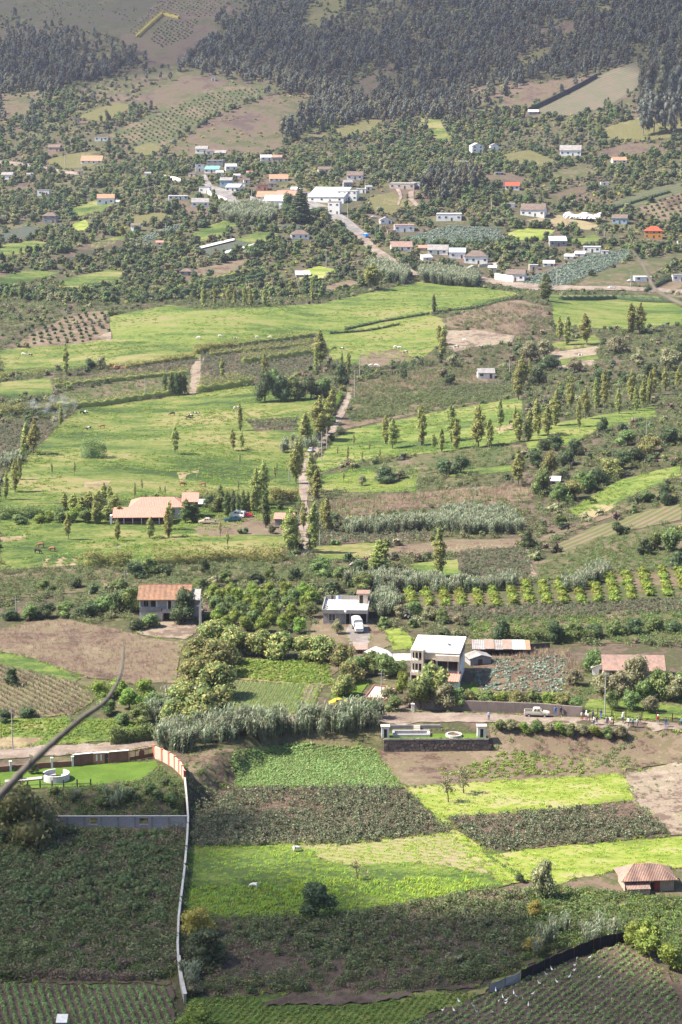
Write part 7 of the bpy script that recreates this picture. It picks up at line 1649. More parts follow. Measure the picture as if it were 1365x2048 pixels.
S('field_margin','dryscrub', E[k >= .8], .3, .7, 'dry stems along the field margins', 'stems')
S('dry_stalks','stalk', np.concatenate([fill([(702,772),(870,737),(958,732),(978,763),(860,778),(702,798)], .5), fill([(652,1002),(850,987),(1000,972),(1068,977),(1063,998),(860,1013),(652,1038)], .5), fill([(882,642),(1000,607),(1098,617),(1098,658),(1030,666),(902,653)], .3)]), 1.0, 1.8, 'dry stalks standing in the brown plots', 'stalks')
S('weeds','scrub', np.concatenate([patchy(fill([(702,772),(870,737),(958,732),(978,763),(860,778),(702,798)], .4), 9, 0, 3), patchy(fill([(702,802),(860,777),(1028,772),(1038,788),(900,813),(702,848)], .5), 9, -.1, 4), patchy(fill([(882,642),(1000,607),(1098,617),(1098,658),(1030,666),(902,653)], .3), 14, .1, 5)]), .9, 2.0, 'low scrub in the brown and green plots right of the lane', 'weeds')
# ------------------------------------------------------------------ poplars, row by row
G = 'poplars of the valley'
tree_row('poplar_tree','poplar',[(407,614,46),(430,615,48),(458,614,44),(470,612,36),(490,615,46),(503,613,40),(530,614,42)],'olive green poplar','in the row above the high pasture','poplars above the high pasture')
tree_row('poplar_tree','poplar',[(625,606,50)],'olive poplar standing alone','above the middle of the high pasture',None)
tree_row('poplar_tree','poplar',[(745,580,54,34)],'broad olive poplar','beside the bend of the upper road',None)
tree_row('poplar_tree','poplar_dark',[(868,628,40,11)],'slim dark poplar standing alone','on the high pasture',None)
tree_row('poplar_tree','poplar_dark',[(1092,602,56,26)],'dark pointed poplar','beside the upper road',None)
tree_row('poplar_tree','poplar',[(132,752,66,14)],'single slim poplar','in the flat left pasture',None)
tree_row('poplar_tree','poplar',[(350,908,58,15)],'single small poplar','in the middle of the wide meadow',None)
tree_row('poplar_tree','poplar',[(640,738,78,28),(632,745,50),(682,750,50),(697,748,46)],'yellowish poplar','in the clump beside the right bean plot','poplars beside the right bean plot')
tree_row('poplar_tree','poplar',[(445,757,46,12),(530,760,55)],'slender poplar','inside the right bean plot','poplars in the bean plot')
tree_row('poplar_tree','poplar_dark',[(330,790,44,13),(342,791,46,13),(352,791,48,14),(362,790,46,14),(371,789,44,12)],'dark upright poplar','in the tight clump by the pink path','poplars by the pink path')
tree_row('poplar_tree','poplar',[(482,862,58),(467,902,46),(484,900,40)],'thin poplar','inside the right half of the wide meadow','thin poplars in the meadow')
tree_row('poplar_tree','poplar',[(122,852,46),(52,905,62,24),(66,910,72,26),(45,925,46),(12,1000,60),(30,985,70),(40,960,50)],'bushy poplar','along the left edge of the meadow','poplars at the left edge')
tree_row('poplar_tree','poplar',[(885,712,60,18),(880,690,40,14)],'leafy poplar','beside the bare earth field','poplars beside the bare field')
tree_row('poplar_tree','poplar',[(1120,682,52,13),(1133,690,60,18),(1173,690,64,22)],'poplar','in the trio below the upper road at right','poplars below the upper road')
tree_row('poplar_tree','poplar',[(1264,668,62,24),(1281,668,64,20)],'large poplar','of the pair at the far right field','pair of large poplars')
tree_row('poplar_tree','poplar',[(772,888,60,18),(786,898,62,20),(843,892,84,26),(868,900,36,10),(883,905,50,15),(904,884,76,22),(913,898,64,20),(957,895,88,26),(979,896,60,20),(1000,862,66,16)],'tall poplar','in the left half of the poplar meadow','poplars in the meadow, left half')
tree_row('poplar_tree','poplar',[(1030,868,56),(1038,884,66,20),(1056,882,62,20),(1076,872,78,24),(1095,874,66,20),(1038,800,74,22),(1046,770,60,20),(1060,760,44)],'tall poplar','in the middle of the poplar meadow','poplars in the meadow, middle')
tree_row('poplar_tree','poplar',[(1112,852,74,24),(1140,822,72,16),(1158,855,55),(1172,838,66,18),(1193,820,66,18),(1208,815,78,16),(1238,828,56,14),(1262,808,68,16),(1272,822,52,12),(1285,818,60,14),(1297,812,74,14),(1306,790,60),(1330,782,50,14),(1356,778,46,14)],'tall poplar','in the right half of the poplar meadow','poplars in the meadow, right half')
tree_row('poplar_tree','poplar',[(648,850,56,22),(662,838,64,24),(640,882,90,34),(655,868,70,24),(612,890,66,30)],'yellow green poplar','at the upper bend of the lane','poplars at the bend of the lane')
tree_row('poplar_tree','poplar',[(592,968,92,24),(601,945,70,20),(624,985,84,22),(632,1000,64,26)],'tall poplar','along the middle of the lane','poplars along the lane')
tree_row('poplar_tree','poplar',[(580,1105,92,28),(590,1100,70),(624,1106,104,32),(608,1060,60),(655,1064,74,24),(648,1062,62)],'leafy poplar','at the near end of the lane','poplars at the near end of the lane')
tree_row('poplar_tree','poplar',[(514,1018,84,26),(524,1010,90,28),(506,1025,50)],'tall poplar','behind the car park','poplars behind the car park')
tree_row('poplar_tree','poplar_dark',[(533,1056,72,22)],'dark pointed poplar','beside the small salmon roof',None)
tree_row('poplar_tree','poplar',[(136,1080,60,13),(235,1082,46,14),(301,1078,46,16),(337,1075,62,20),(340,1060,60,16)],'small poplar','in front of the long restaurant roofs','poplars in front of the restaurant')
tree_row('poplar_tree','poplar_dark',[(372,1046,50,22),(388,1045,40,24),(292,1020,34)],'dark green poplar','beside the restaurant building','poplars beside the restaurant')
tree_row('poplar_tree','poplar_dark',[(443,1015,46,16),(455,1035,56,18),(466,1028,50),(476,1030,46),(488,1028,50),(497,1028,46),(562,1020,32,16)],'dark poplar','behind the parked vehicles','poplars behind the vehicles')
tree_row('poplar_tree','poplar',[(130,1020,34,20),(148,1025,38,22),(165,1030,40,24),(180,1025,44,24),(196,1030,50,24),(207,1010,46,18),(222,1018,48,18),(232,1025,40,20),(215,1040,30,22),(240,1040,30,20),(192,1048,46,20)],'bright bushy poplar','in the grove left of the restaurant','grove left of the restaurant')
tree_row('broadleaf_tree',('lime','mid','lime'),[(120,1045,26,36),(145,1044,28,38),(172,1046,30,38),(160,1036,30,36),(200,1046,26,34),(250,1036,26,30),(100,1040,22,34),(80,1046,20,36),(40,1048,22,40),(20,1034,22,36)],'bright bushy tree','in the low grove left of the restaurant','low grove left of the restaurant')
tree_row('broadleaf_tree',('dark','mid'),[(385,1044,34,34),(372,1038,30,30),(436,1024,36,40),(420,1018,30,36),(470,1018,34,40),(500,1022,30,36),(545,1068,20,24),(480,1068,12,18),(492,1068,14,16)],'dark leafy tree','beside the restaurant and its yard','dark trees beside the restaurant')
tree_row('poplar_tree','poplar',[(880,1154,104,30)],'tall single poplar with bare foot','on the grass between reeds and bean field',None)
tree_row('poplar_tree','poplar',[(765,1142,66,46),(750,1150,50,30)],'broad yellow green poplar','left of the tall single poplar','broad poplars')
tree_row('poplar_tree','poplar',[(1037,974,78,26)],'yellowish poplar','beside the dark trees right of centre',None)
tree_row('young_poplar','poplar_young',[(105,955,34),(150,952,30),(285,985,30),(270,1000,34),(330,995,26),(395,965,22),(480,935,30),(550,965,36),(553,950,28),(478,985,26),(270,990,28),(320,992,24)],'thin young poplar','scattered over the lower meadow','young poplars in the lower meadow')
tree_row('young_poplar','poplar_young',[(440,1078,38),(455,1098,40),(695,930,40),(708,895,28),(724,925,24),(740,905,24),(675,915,26),(1040,700,30),(688,965,26),(760,920,24)],'thin young poplar','around the lane and the parking yard','young poplars around the lane')
tree_row('poplar_tree','poplar_dark',[(42,585,26,10),(84,580,24,9),(45,600,40,16),(68,598,18,8)],'small dark poplar','at the left edge below the village slope','small poplars on the left')

# ------------------------------------------------------------------ broadleaved trees near the houses
tree_row('mango_tree','mango',[(428,1300,74,84),(398,1335,72,80),(434,1350,80,90),(385,1378,74,84),(432,1395,84,96),(372,1425,76,84),(408,1452,86,110),(350,1452,60,70),(440,1440,76,80),(452,1330,60,70)],'mango tree with yellow shoots','in the clump by the vegetable plots','mango trees left of the vegetable plots')
tree_row('mango_tree','mango',[(470,1308,66,78),(520,1312,60,78),(560,1316,60,80),(608,1318,56,78),(645,1322,60,78),(688,1330,50,60),(700,1365,52,60),(690,1392,48,56)],'mango tree with yellow shoots','in the row above the vegetable plots','mango trees above the vegetable plots')
tree_row('broadleaf_tree',('mid','olive','lime'),[(1000,1462,26,30),(1022,1462,30,34),(1048,1466,26,32),(1075,1464,30,34),(1098,1467,26,30),(1120,1468,28,32),(1142,1470,26,32),(1165,1472,28,32),(1190,1473,26,32),(1213,1475,26,30),(1240,1478,34,36)],'leafy roadside bush','in the row along the lower road edge','bushes along the lower road edge')
_orch = [(x + (j % 2)*14 + rng.uniform(-4,4), y + rng.uniform(-2,2), 36, 38) for j, y in enumerate((1196,1208,1221,1235,1250,1264)) for x in range(428 + max(0,(j-3))*6, 612, 36)]
tree_row('orchard_tree',('lime','mid','lime'),_orch[:30],'round bright green orchard tree','in the orchard by the unfinished house','orchard trees')
for q_, (x,y,h,w) in enumerate(_orch[30:]):
    p = at(x,y); m = mpp(p); tree('orchard_tree','lime',p,h*m,w*m,f'round bright green orchard tree, {WORDS[q_]} from left at the near end of the orchard','orchard trees in the near rows')
tree_row('broadleaf_tree','dark',[(368,1245,72,62)],'dark leafy tree hiding the right half','of the orange roofed house',None)
tree_row('broadleaf_tree',('dark','mid'),[(262,1225,60,66),(240,1222,46,60),(300,1255,34,50),(275,1260,30,40),(210,1225,40,60),(175,1232,36,56),(130,1232,34,50),(95,1235,34,52),(60,1240,36,46),(20,1240,30,44)],'leafy shrub tree','on the slope left of the orange roofed house','shrub trees left of the orange roofed house')
tree_row('broadleaf_tree',('lime','mid'),[(200,1400,44,56),(235,1395,42,60),(260,1420,52,60),(290,1400,48,60),(310,1425,50,60),(215,1430,40,50),(280,1445,44,60),(245,1450,30,40)],'bright green bushy tree','in the grove below the brown field','bushy grove below the brown field')
tree_row('broadleaf_tree','dark',[(24,1372,40,38),(55,1435,28,42),(10,1445,30,40)],'small dark round tree','at the edge of the maize field','dark trees by the maize field')
tree_row('broadleaf_tree','mango',[(38,1690,150,165)],'huge dark tree in shade','at the left end of the block wall',None)
tree_row('broadleaf_tree','yellow',[(398,1875,70,84)],'tree with yellowing crown','beside the long wall',None)
tree_row('broadleaf_tree','dark',[(412,1930,78,110)],'big dark tree','in front of the yellowing tree by the wall',None)
tree_row('broadleaf_tree','olive',[(388,1990,34,50)],'small olive tree','at the foot of the long wall',None)
tree_row('broadleaf_tree','lime',[(394,2060,66,92)],'yellow green bush at the bottom edge','beside the end of the wall',None)
tree_row('broadleaf_tree','dark',[(632,1832,78,92)],'dark spreading bush','at the lower edge of the sheep pasture',None)
tree_row('bare_tree','bare',[(716,1762,56,54)],'leafless grey shrub','in the sheep pasture',None)
tree_row('broadleaf_tree','olive',[(1086,1798,92,64)],'tall olive tree','beside the tiled hut path',None)
tree_row('broadleaf_tree','dark',[(1040,1765,22,24)],'small dark bush','at the end of the bright diagonal path',None)
tree_row('small_tree','sparse',[(897,1606,62,48)],'small thin tree, front one of two','in the bright grass',None)
tree_row('small_tree','sparse',[(928,1588,66,48)],'small rusty thin tree, rear one of two','in the bright grass',None)
tree_row('broadleaf_tree','lime',[(1300,1915,84,86),(1270,1895,62,60),(1340,1940,60,70)],'bright yellow green bush','in the clump above the furrows at right','yellow green bushes')
tree_row('broadleaf_tree','yellow',[(1070,1835,40,42),(1070,1905,36,56)],'yellow flowering bush','beside the path below the hut','yellow flowering bushes')
tree_row('broadleaf_tree',('olive','mid','mango'),[(866,1402,86,86),(842,1418,74,78),(890,1418,60,66),(915,1418,50,50),(820,1415,40,40)],'garden tree','in the group in front of the white house','trees in front of the white house')
tree_row('broadleaf_tree','mid',[(772,1352,52,72),(740,1345,50,56),(712,1352,44,60),(802,1350,36,40)],'dark garden tree','left of the white house','trees left of the white house')
tree_row('broadleaf_tree','lime',[(805,1385,48,34)],'bright green pointed shrub','beside the driveway',None)
tree_row('broadleaf_tree',('mid','olive'),[(715,1425,34,60),(745,1428,30,50),(780,1408,44,44),(790,1422,36,40),(700,1428,24,40)],'garden shrub','along the wall below the patio','shrubs below the patio')
tree_row('cone_shrub','cone',[(685,1390,22,13),(692,1382,20,12),(699,1375,20,12),(706,1368,18,11)],'small clipped cone shrub','on the little lawn','cone shrubs on the lawn', 'shrub', parts=('stem','crown'))
tree_row('broadleaf_tree',('mango','mid','lime'),[(940,1412,38,50),(972,1414,40,52),(1003,1414,36,48),(1035,1416,40,52),(1068,1416,42,52),(1098,1418,40,50),(1125,1420,42,50),(1150,1424,34,40)],'leafy fruit tree','in the row above the roadside wall','fruit trees above the roadside wall')
tree_row('broadleaf_tree',('olive','mid'),[(1190,1345,56,60),(1205,1392,56,66),(1240,1398,66,66),(1268,1385,86,74),(1290,1402,50,50),(1318,1398,76,70),(1350,1404,64,66),(1225,1420,44,44),(1262,1420,50,50),(1300,1425,40,46),(1375,1400,70,60),(1150,1372,40,44)],'garden tree','around the grey tiled house','trees around the grey tiled house')
tree_row('broadleaf_tree',('olive','dark'),[(1005,1288,60,44),(990,1280,30,40)],'olive tree','behind the rusty sheds','olive trees behind the sheds')
tree_row('broadleaf_tree',('dark','mid'),[(1110,1285,50,46),(1150,1280,40,50),(1190,1275,36,46),(1230,1270,34,50),(1270,1268,36,50),(1310,1262,34,50),(1350,1265,30,40)],'dark shrub tree','in the scrub behind the cabbage plot','shrub trees behind the cabbage plot')
tree_row('broadleaf_tree',('dark','mid'),[(530,806,72,46),(562,802,54,46),(590,800,52,50),(622,798,50,52),(650,796,46,44),(680,770,44,40),(545,790,60,44)],'big dark tree','in the dark clump beside the lane','dark clump beside the lane')
tree_row('broadleaf_tree','dark',[(890,948,40,44),(922,948,42,50)],'dark round tree','of the pair below the poplar meadow','dark pair below the poplars')
tree_row('broadleaf_tree',('olive','dark'),[(770,965,34,56),(800,958,24,34),(725,972,24,24)],'olive bush','in the weedy plot right of the lane','olive bushes right of the lane')
tree_row('broadleaf_tree','dark',[(1207,866,36,26)],'small dark tree','on the green slope',None)
tree_row('broadleaf_tree',('dark','mid','dark','mango'),[(1085,990,60,46),(1100,960,70,40),(1070,935,36,40),(1120,1008,50,50),(1145,1000,48,56),(1170,985,48,56),(1195,970,46,56),(1220,955,46,56),(1245,940,44,54),(1270,925,42,50),(1130,930,40,46),(1110,900,36,44),(1150,910,36,44),(1300,905,40,56),(1340,890,40,56),(1255,890,36,50),(1090,900,30,34)],'dark bushy tree','in the thicket climbing the right slope','thicket on the right slope')
tree_row('broadleaf_tree',('dark','mid'),[(1330,1010,50,36),(1290,1005,28,34),(1310,1100,44,50),(1345,1105,60,60),(1290,1110,36,40),(1055,1098,40,34),(1235,1070,30,36),(1120,1050,26,40),(1355,1140,40,50)],'dark tree','scattered over the terraced right slope','trees on the terraced slope')
tree_row('broadleaf_tree',('dark','olive'),[(1232,708,42,52),(1340,740,50,60),(1300,760,40,50),(1060,725,50,56),(1100,740,40,50),(1040,712,36,40),(1150,745,34,44),(1200,770,36,46),(1255,770,36,44),(1075,770,40,44),(900,770,26,36),(905,735,30,34),(808,760,30,20),(885,755,24,30),(1090,715,40,50),(1275,735,34,44),(1365,720,50,50)],'dark rounded tree','around the small paddocks at right','trees around the small paddocks')
tree_row('broadleaf_tree',('dark','olive'),[(202,738,28,30),(182,740,26,30)],'rounded tree','of the pair beside the orange heap','trees beside the orange heap')
tree_row('broadleaf_tree',('mid','dark'),[(270,1155,36,54),(300,1150,40,50),(410,1148,36,24),(330,1150,30,40),(240,1180,26,50),(90,1180,24,40),(150,1175,26,40),(400,1180,30,44),(450,1165,30,40),(510,1165,30,44),(540,1160,36,34),(640,1150,40,60),(680,1160,34,44),(720,1150,34,50),(725,1180,40,60),(665,1185,34,44),(590,1160,30,40)],'leafy tree','in the scrub behind the houses','trees in the scrub behind the houses')
tree_row('broadleaf_tree',('mid','olive'),[(830,1232,34,44),(860,1240,32,44),(800,1235,30,40),(790,1215,28,40),(885,1245,30,40),(920,1250,28,40)],'bush','between the unfinished house and the white house','bushes behind the white house')
tree_row('broadleaf_tree','olive',[(675,1268,34,30)],'small olive tree','in the yard of the unfinished house',None)
tree_row('broadleaf_tree',('mid','dark'),[(110,1590,20,30),(150,1600,20,28),(205,1612,26,40),(260,1600,24,40),(300,1590,28,40),(340,1605,24,36),(330,1570,20,30)],'small bush','on the overgrown bank above the block wall','bushes on the bank')
tree_row('broadleaf_tree','dark',[(68,1548,24,26)],'dark round garden bush','beside the round white bench',None)
tree_row('broadleaf_tree','mid',[(40,1560,18,18),(30,1543,12,14)],'small bright garden shrub','beside the path to the round bench','small garden shrubs')
tree_row('conifer_tree','conifer',[(600,446,76,44)],'big dark conifer','standing in the village street',None)
tree_row('conifer_tree',('dark',),[(575,430,46,36),(640,432,24,40),(500,395,20,24)],'dark tree','near the big village conifer','dark trees near the conifer')
tree_row('eucalyptus_tree','euc',[(1288,272,76,30),(1308,268,92,34),(1330,266,84,32),(1352,272,96,36),(1298,232,76,32),(1322,222,84,34),(1350,214,84,34),(1372,240,90,36),(1296,190,66,30),(1332,170,70,32),(1362,160,74,32),(580,282,56,26),(600,276,60,28),(566,276,46,24),(618,262,50,26)],'tall dark eucalyptus','standing in front of the mountain forest','tall eucalyptus in front of the forest')
# rows of bright bushes
_rb = [(825,1208,1188,3),(859,1212,1190,4),(893,1212,1183,5),(926,1213,1180,5),(960,1213,1178,5),(993,1215,1177,6),(1029,1211,1177,5),(1060,1208,1172,6),(1096,1210,1172,6),(1129,1208,1169,6),(1163,1208,1166,6),(1198,1206,1163,6),(1232,1205,1158,7),(1265,1200,1153,7),(1299,1192,1148,7),(1337,1192,1145,7),(1368,1180,1138,6)]
for i, (x, yb, yt, n) in enumerate(_rb):
    n += 2
    for j in range(n):
        t = j/(n-1); p = at(x + (yb-yt)*-0.28*t, yb + (yt-yb)*t); m = mpp(p)
        tree('bush','small',p,rng.uniform(17,20)*m,rng.uniform(24,29)*m,f'bright green bush, {WORDS[j]} from the front in the {WORDS[i]} bush row from left',f'bush row {WORDS[i]} from left','bush')

# ------------------------------------------------------------------ scrub, village gardens and mountain forest
def individuals(name, meshes, P, scl, label, cat, group, zs=1.0, beside=None):
    for p, s in zip(P, scl):
        o = new_obj(name, meshes[rng.integers(len(meshes))], None, p, rng.uniform(0,6.28)); o.scale = (s, s, s*rng.uniform(.8,1.15)*zs)
        lab = label
        if beside:                 # say which plot it stands beside
            d = [np.min((W[:,0]-p[0])**2 + (W[:,1]-p[1])**2) for W, _, _ in FIELD_POLYS]; fl = FIELD_LABELS[int(np.argmin(d))]
            lab = f'{beside} beside the {fl}'
            if len(lab.split()) > 16: lab = label
        tag(o, lab, cat, group if lab == label else group + ' beside ' + fl)
def near_first(P): return P[np.argsort(P[:,1])]
# mid-distance scrub between the fields
Z1 = [(-40,1240),(-40,560),(300,560),(700,560),(1400,560),(1400,1300)]
P = fill(Z1, 0.028); P = off_keep(off_fields(patchy(P, 40, -0.45, 2)), 2.0)
P = P[P[:,1] > 430]
P = near_first(P); s = rng.uniform(0.45, 1.25, len(P))
individuals('shrub', SHRUBS, P[:280], s[:280], 'small leafy shrub in the scrub between the valley fields', 'shrub', 'shrubs between the valley fields', beside='leafy shrub')
stuff('scrub','shrub', P[280:], s[280:], 'scrub between the fields of the middle distance', 'scrub')
P = off_keep(off_fields(fill(Z1, 0.12)), 0.5); stuff('scrub','scrub', P, rng.uniform(0.9,2.2,len(P)), 'low weeds and scrub along field edges', 'scrub')
# village slope
Z2 = [(-60,600),(-60,180),(150,180),(330,230),(560,190),(700,250),(980,230),(1160,190),(1400,280),(1400,585),(1000,560),(860,548),(740,575),(640,600),(400,600),(200,610)]
P = fill(Z2, 0.030); P = off_keep(off_fields(patchy(P, 60, -0.3, 5)), 4.5); P = near_first(P); s = rng.uniform(0.6, 1.35, len(P))
individuals('broadleaf_tree', FART, P[:150], s[:150], 'dark round tree among the gardens of the village slope', 'tree', 'trees of the village slope', beside='dark round tree')
stuff('garden_trees','fartree', P[150:], s[150:], 'dark trees and bushes covering the village slope', 'trees')
P = off_keep(off_fields(patchy(fill(Z2, 0.05), 50, -0.35, 6)), 3.0); stuff('scrub','shrub', P, rng.uniform(0.5,1.2,len(P)), 'shrubs covering the village slope', 'scrub')
P = off_keep(off_fields(patchy(fill(Z2, 0.03), 40, 0.05, 9)), 3.0); stuff('scrub','limeshrub', P, rng.uniform(0.4,0.9,len(P)), 'yellow green bushes on the village slope', 'scrub')
# orchards on slopes
def slope_orchard(px, ang, sp, label, group, scale=(0.6,0.85), lim=40, meshes=None):
    P = rows(px, ang, sp, sp*0.8, 0.1); P = near_first(off_keep(P, 2)); s = rng.uniform(*scale, len(P))
    individuals('orchard_tree', meshes or SHRUBS[:3], P[:lim], s[:lim], label, 'tree', group)
    stuff('orchard','shrub', P[lim:], s[lim:], label.replace('small dark','farther small dark')+' rows', 'orchard')
slope_orchard([(225,275),(330,222),(430,182),(540,176),(500,200),(420,232),(330,286),(262,288)], 0.55, 6.5, 'small dark orchard tree in the sloping orchard above the village', 'slope orchard trees')
slope_orchard([(255,65),(330,-5),(470,-20),(420,35),(330,30),(275,75)], 0.5, 7.5, 'tiny dark tree in the fallow plot beside the yellow hedge', 'upper orchard trees', (0.5,0.75))
slope_orchard([(300,75),(335,42),(400,40),(380,75),(320,100)], 0.5, 6.5, 'small dark tree in the plot under the yellow hedge', 'orchard trees under the yellow hedge', (0.6,0.9))
slope_orchard([(1282,415),(1365,388),(1365,438),(1300,438)], 0.7, 7, 'small dark tree in the brown orchard at the right edge', 'right orchard trees', (0.7,1.0))
slope_orchard([(60,690),(60,672),(150,628),(213,625),(216,655),(180,685)], 0.9, 6, 'young dark tree on the purple soil plot', 'young trees on purple soil', (0.6,0.9))
slope_orchard([(830,512),(880,495),(1000,488),(1110,490),(1090,520),(960,525)], 0.5, 3.6, 'small green tree in the dense orchard behind the village road houses', 'dense village orchard', (0.5,0.8), 40, SHRUBS[2:4])
slope_orchard([(60,295),(150,275),(190,290),(130,310)], 0.5, 6, 'small tree of the plot beside the white hillside house', 'left hillside orchard', (0.6,0.8))
slope_orchard([(560,300),(640,275),(700,285),(620,305)], 0.5, 6, 'small yellowish tree of the plot above the village', 'orchard above the village', (0.5,0.8), 20, [SHRUBS[4], SHRUBS[6]])
# forest
Z3_ = [(-60,260),(-60,-90),(1460,-90),(1460,300),(1160,220),(980,250),(700,270),(560,210),(330,250),(150,260)]
FOREST = [[(365,140),(400,80),(440,60),(500,30),(560,-20),(600,-90),(1460,-90),(1460,60),(1290,110),(1190,150),(1060,165),(990,205),(900,235),(800,245),(690,250),(640,200),(600,215),(540,165),(440,150)],
          [(1275,125),(1460,60),(1460,275),(1345,265),(1285,255)], [(-40,75),(100,85),(220,100),(270,110),(240,150),(140,170),(70,200),(20,190),(-40,180)],
          [(560,285),(570,240),(620,205),(680,215),(690,250),(620,265)], [(840,400),(850,360),(900,345),(960,350),(955,385),(900,405)]]
P = np.concatenate([patchy(fill(f, 0.042), 55, -0.2, 3+i) for i, f in enumerate(FOREST)])
P = near_first(off_keep(off_fields(P), 3)); s = rng.uniform(0.6, 1.15, len(P))
individuals('eucalyptus_tree', EUCS, P[:300], s[:300], 'tall grey green eucalyptus at the lower edge of the mountain forest', 'tree', 'eucalyptus at the forest edge', beside='grey green eucalyptus')
stuff('eucalyptus_forest','euc', P[300:], s[300:], 'dark grey eucalyptus forest covering the mountain', 'forest')
P = off_fields(patchy(fill(Z3_, 0.010), 60, 0.0, 12)); stuff('eucalyptus_trees','euc', P, rng.uniform(.5,1.0,len(P)), 'scattered eucalyptus on the open mountain slopes', 'trees')
P = np.concatenate([patchy(fill(f, 0.03), 30, -0.1, 14) for f in FOREST]); stuff('undergrowth','shrub', P, rng.uniform(0.6,1.4,len(P)), 'dark undergrowth between the eucalyptus trees', 'undergrowth')
Z3 = [(-60,190),(-60,-90),(1460,-90),(1460,290),(1160,190),(980,230),(700,250),(560,190),(330,230),(150,180)]
P = off_keep(off_fields(patchy(fill(Z3, 0.02), 70, -0.3, 8)), 3); stuff('scrub','shrub', P, rng.uniform(0.6,1.4,len(P)), 'scrub on the open parts of the mountain', 'scrub')
P = patchy(fill([(330,310),(420,240),(540,190),(640,190),(600,230),(560,300),(480,315)], 0.012), 40, 0.05, 1); stuff('scrub','limeshrub', P, rng.uniform(0.4,0.9,len(P)), 'yellow tufts on the brown slope above the village', 'scrub')
P = patchy(fill([(-60,-90),(420,-60),(330,25),(240,70),(100,45),(-60,20)], 0.012), 50, 0.0, 1); stuff('scrub','shrub', P, rng.uniform(0.3,0.7,len(P)), 'sparse tufts on the bare top left slope', 'scrub')
# ------------------------------------------------------------------ near twigs, smoke, cloud, haze
def near_point(px, py, d):
    u = (px-682.5)/FPX; v = (py-1024)/FPX
    return Vector((u*d, (math.cos(PITCH)-v*math.sin(PITCH))*d, CAM_H-(math.sin(PITCH)+v*math.cos(PITCH))*d))
VINE = paint('dry_vine_bark',(0.13,0.115,0.095),0.9,0.4,0.05,dist=0.002)
def vine(path, d0, d1, r0, r1, label, foot, name='dry_vine'):
    pts = [near_point(x, y, d0+(d1-d0)*i/(len(path)-1)) for i, (x, y) in enumerate(path)]
    q = []
    for i in range(len(pts)-1):
        p0, p1, p2, p3 = pts[max(0,i-1)], pts[i], pts[i+1], pts[min(len(pts)-1,i+2)]
        for k in range(6):
            t = k/6; q.append(0.5*((2*p1)+(p2-p0)*t+(2*p0-5*p1+4*p2-p3)*t*t+(3*p1-p0-3*p2+p3)*t**3))
    q.append(pts[-1]); base = q[0] + Vector(foot); base.z = float(H(base.x, base.y))
    stem = [base, base.lerp(q[0], .5) + Vector((0,0,.15))] + q; n = len(stem)
    o = MB().tube([p-base for p in stem], [r0*1.2, r0*1.1]+[(r0+(r1-r0)*i/len(q))*(1+.12*math.sin(i*2.3)) for i in range(len(q))], 9).build(name, VINE, None, base, smooth=True)
    if r0 > .008:                 # knots and broken side shoots
        mb = MB()
        for i, (k, a) in enumerate(((13,1),(24,-1))):
            p = stem[k]-base; d = Vector((a*.012,.004,.012)); mb.tube([p, p+d*.5, p+d+Vector((0,0,.012))], [.004,.0035,.002], 6)
        sh = mb.build('side_shoot', VINE, o, smooth=True)
    tag(o, label, 'branch'); return o
vine([(-30,1622),(10,1580),(60,1528),(115,1478),(165,1436),(205,1408),(230,1375),(244,1338),(248,1292)], 4.0, 4.8, .0095, .0026, 'blurred dry vine stem curving up in front of the left fields', (-.35,-.3,0))
vine([(1400,625),(1345,600),(1312,580),(1296,548),(1282,522),(1262,498)], 4.0, 4.4, .0055, .0018, 'blurred thin brown twig reaching in at the right edge', (.4,-.2,0), 'dry_twig')
vine([(1400,600),(1340,592),(1300,588),(1255,584)], 4.1, 4.4, .004, .0015, 'blurred faint twig lying across the upper road at right', (.45,-.2,0), 'dry_twig')

def volume_mat(name, col, dens, noise=None, aniso=0.2):
    t = NT(name); v = t.n('VolumePrincipled'); v.inputs['Color'].default_value = (*col,1); v.inputs['Density'].default_value = dens; v.inputs['Anisotropy'].default_value = aniso
    if noise:
        f = t.noise(coords(t), noise, 3, .6); t.l(t.math('MULTIPLY', t.math('MAXIMUM', t.math('SUBTRACT', f, .44), 0), dens*6), v.inputs['Density'])
    t.l(v.outputs[0], t.out.inputs['Volume']); return t.m
def smoke():
    p = at(112,846); m = mpp(p); mb = MB(); lob = [((0,0,1.5),(2.2,2.2,2.0)),((2,0,4),(3,3,2.6)),((-3,1,5.5),(4,3,2.8)),((5,1,7),(5,4,3)),((-9,2,7),(4.5,4,2.5)),((1,3,9),(5,4,2.6))]
    V, Fc = core(lob, 1.0); o = new_obj('smoke', mesh_np('smoke', V, [Fc], volume_mat('smoke_volume',(.80,.86,.97),.07,4.0)), None, p); tag(o, 'thin bluish smoke drifting over the meadow from the left', 'smoke', kind='stuff')
smoke()
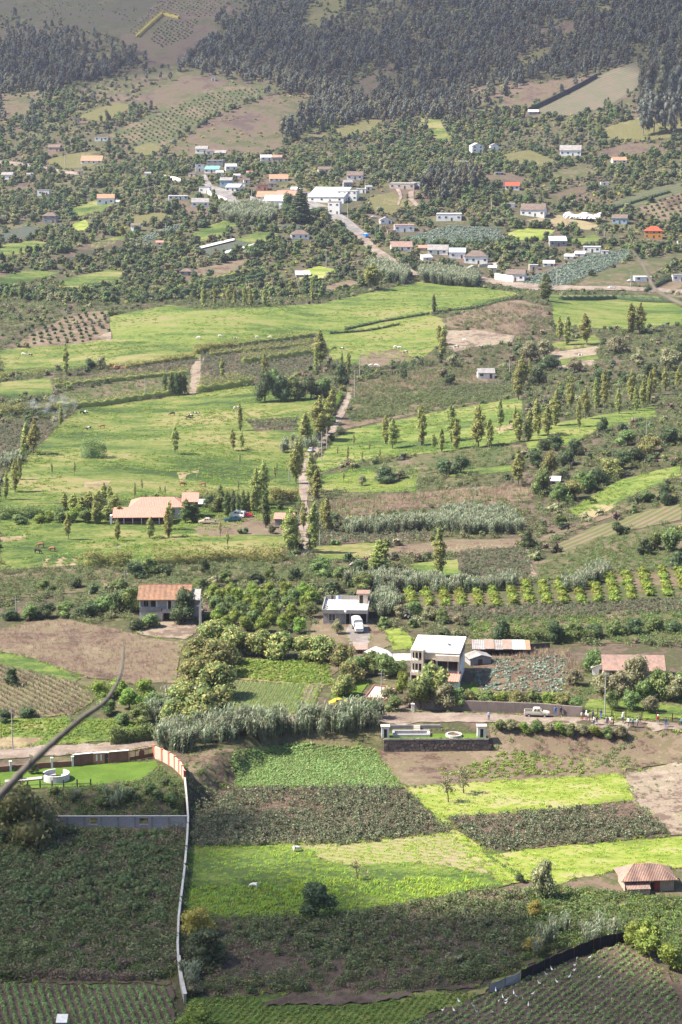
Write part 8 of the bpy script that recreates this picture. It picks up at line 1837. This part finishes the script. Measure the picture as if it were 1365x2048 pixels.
def cloud(px, step, dist, mixf, label, rad):  # px outlines the shade that this unseen, added cloud is shaped to cast
    """a cloud up along the sun's direction, thin enough to let part of the light through"""
    W = world_poly(px, .1, 60); mn, mx = W.min(0), W.max(0)
    gx, gy = np.meshgrid(np.arange(mn[0],mx[0],step), np.arange(mn[1],mx[1],step)); Q = np.stack([gx.ravel(),gy.ravel()],1); Q = Q[inside(Q,W)]
    c = Vector((Q[:,0].mean(), Q[:,1].mean(), 0)); c.z = float(H(c.x, c.y)); base = c + SUN_DIR*dist
    flat = np.array([SUN_DIR.x, SUN_DIR.y])/SUN_DIR.z; zz = H(Q[:,0], Q[:,1]) - c.z
    lob = [((q[0]-c.x-flat[0]*z+rng.normal(0,step*.2), q[1]-c.y-flat[1]*z+rng.normal(0,step*.2), rng.uniform(0,rad)), (rad*rng.uniform(.75,1.1),)*2+(rad*rng.uniform(.6,1),)) for q, z in zip(Q, zz)]
    V, Fc = core(lob, 1.0); t = NT('thin_cloud'); d = t.n('BsdfDiffuse'); d.inputs[0].default_value = (.85,.85,.86,1); tr = t.n('BsdfTransparent'); mx_ = t.n('MixShader'); mx_.inputs[0].default_value = mixf
    t.l(tr.outputs[0],mx_.inputs[1]); t.l(d.outputs[0],mx_.inputs[2]); t.l(mx_.outputs[0],t.out.inputs[0])
    o = new_obj('cloud', mesh_np('cloud', V, [Fc], t.m, smooth=True), None, base); md = o.modifiers.new('merge','REMESH'); md.mode = 'VOXEL'; md.voxel_size = rad*.35
    tag(o, label, 'cloud', kind='structure')
cloud([(-160,1590),(370,1625),(395,1710),(500,1805),(700,1815),(1000,1815),(1080,1925),(1210,1960),(1420,2000),(1420,2140),(900,2140),(-160,2140)], 9, 900, .56, 'small unseen cloud shaped to shade the lower left fields', 9)
cloud([(-200,150),(100,170),(300,110),(420,130),(600,170),(800,200),(1000,170),(1250,120),(1300,240),(1560,250),(1560,-330),(-200,-330)], 34, 1500, .30, 'broad unseen cloud added to shade the mountain forest', 34)
def haze():
    zt = float(GZ[GY < 3000].max()) + 60; m = MB().box(-900,900,-120,3000,-40,max(zt, CAM_H+60))
    o = m.build('haze', volume_mat('haze_volume',(.72,.76,1.0),HAZE,None,.35)); tag(o, 'faint bluish haze filling the valley air', 'haze', kind='stuff')
HAZE = 0.00005
haze()
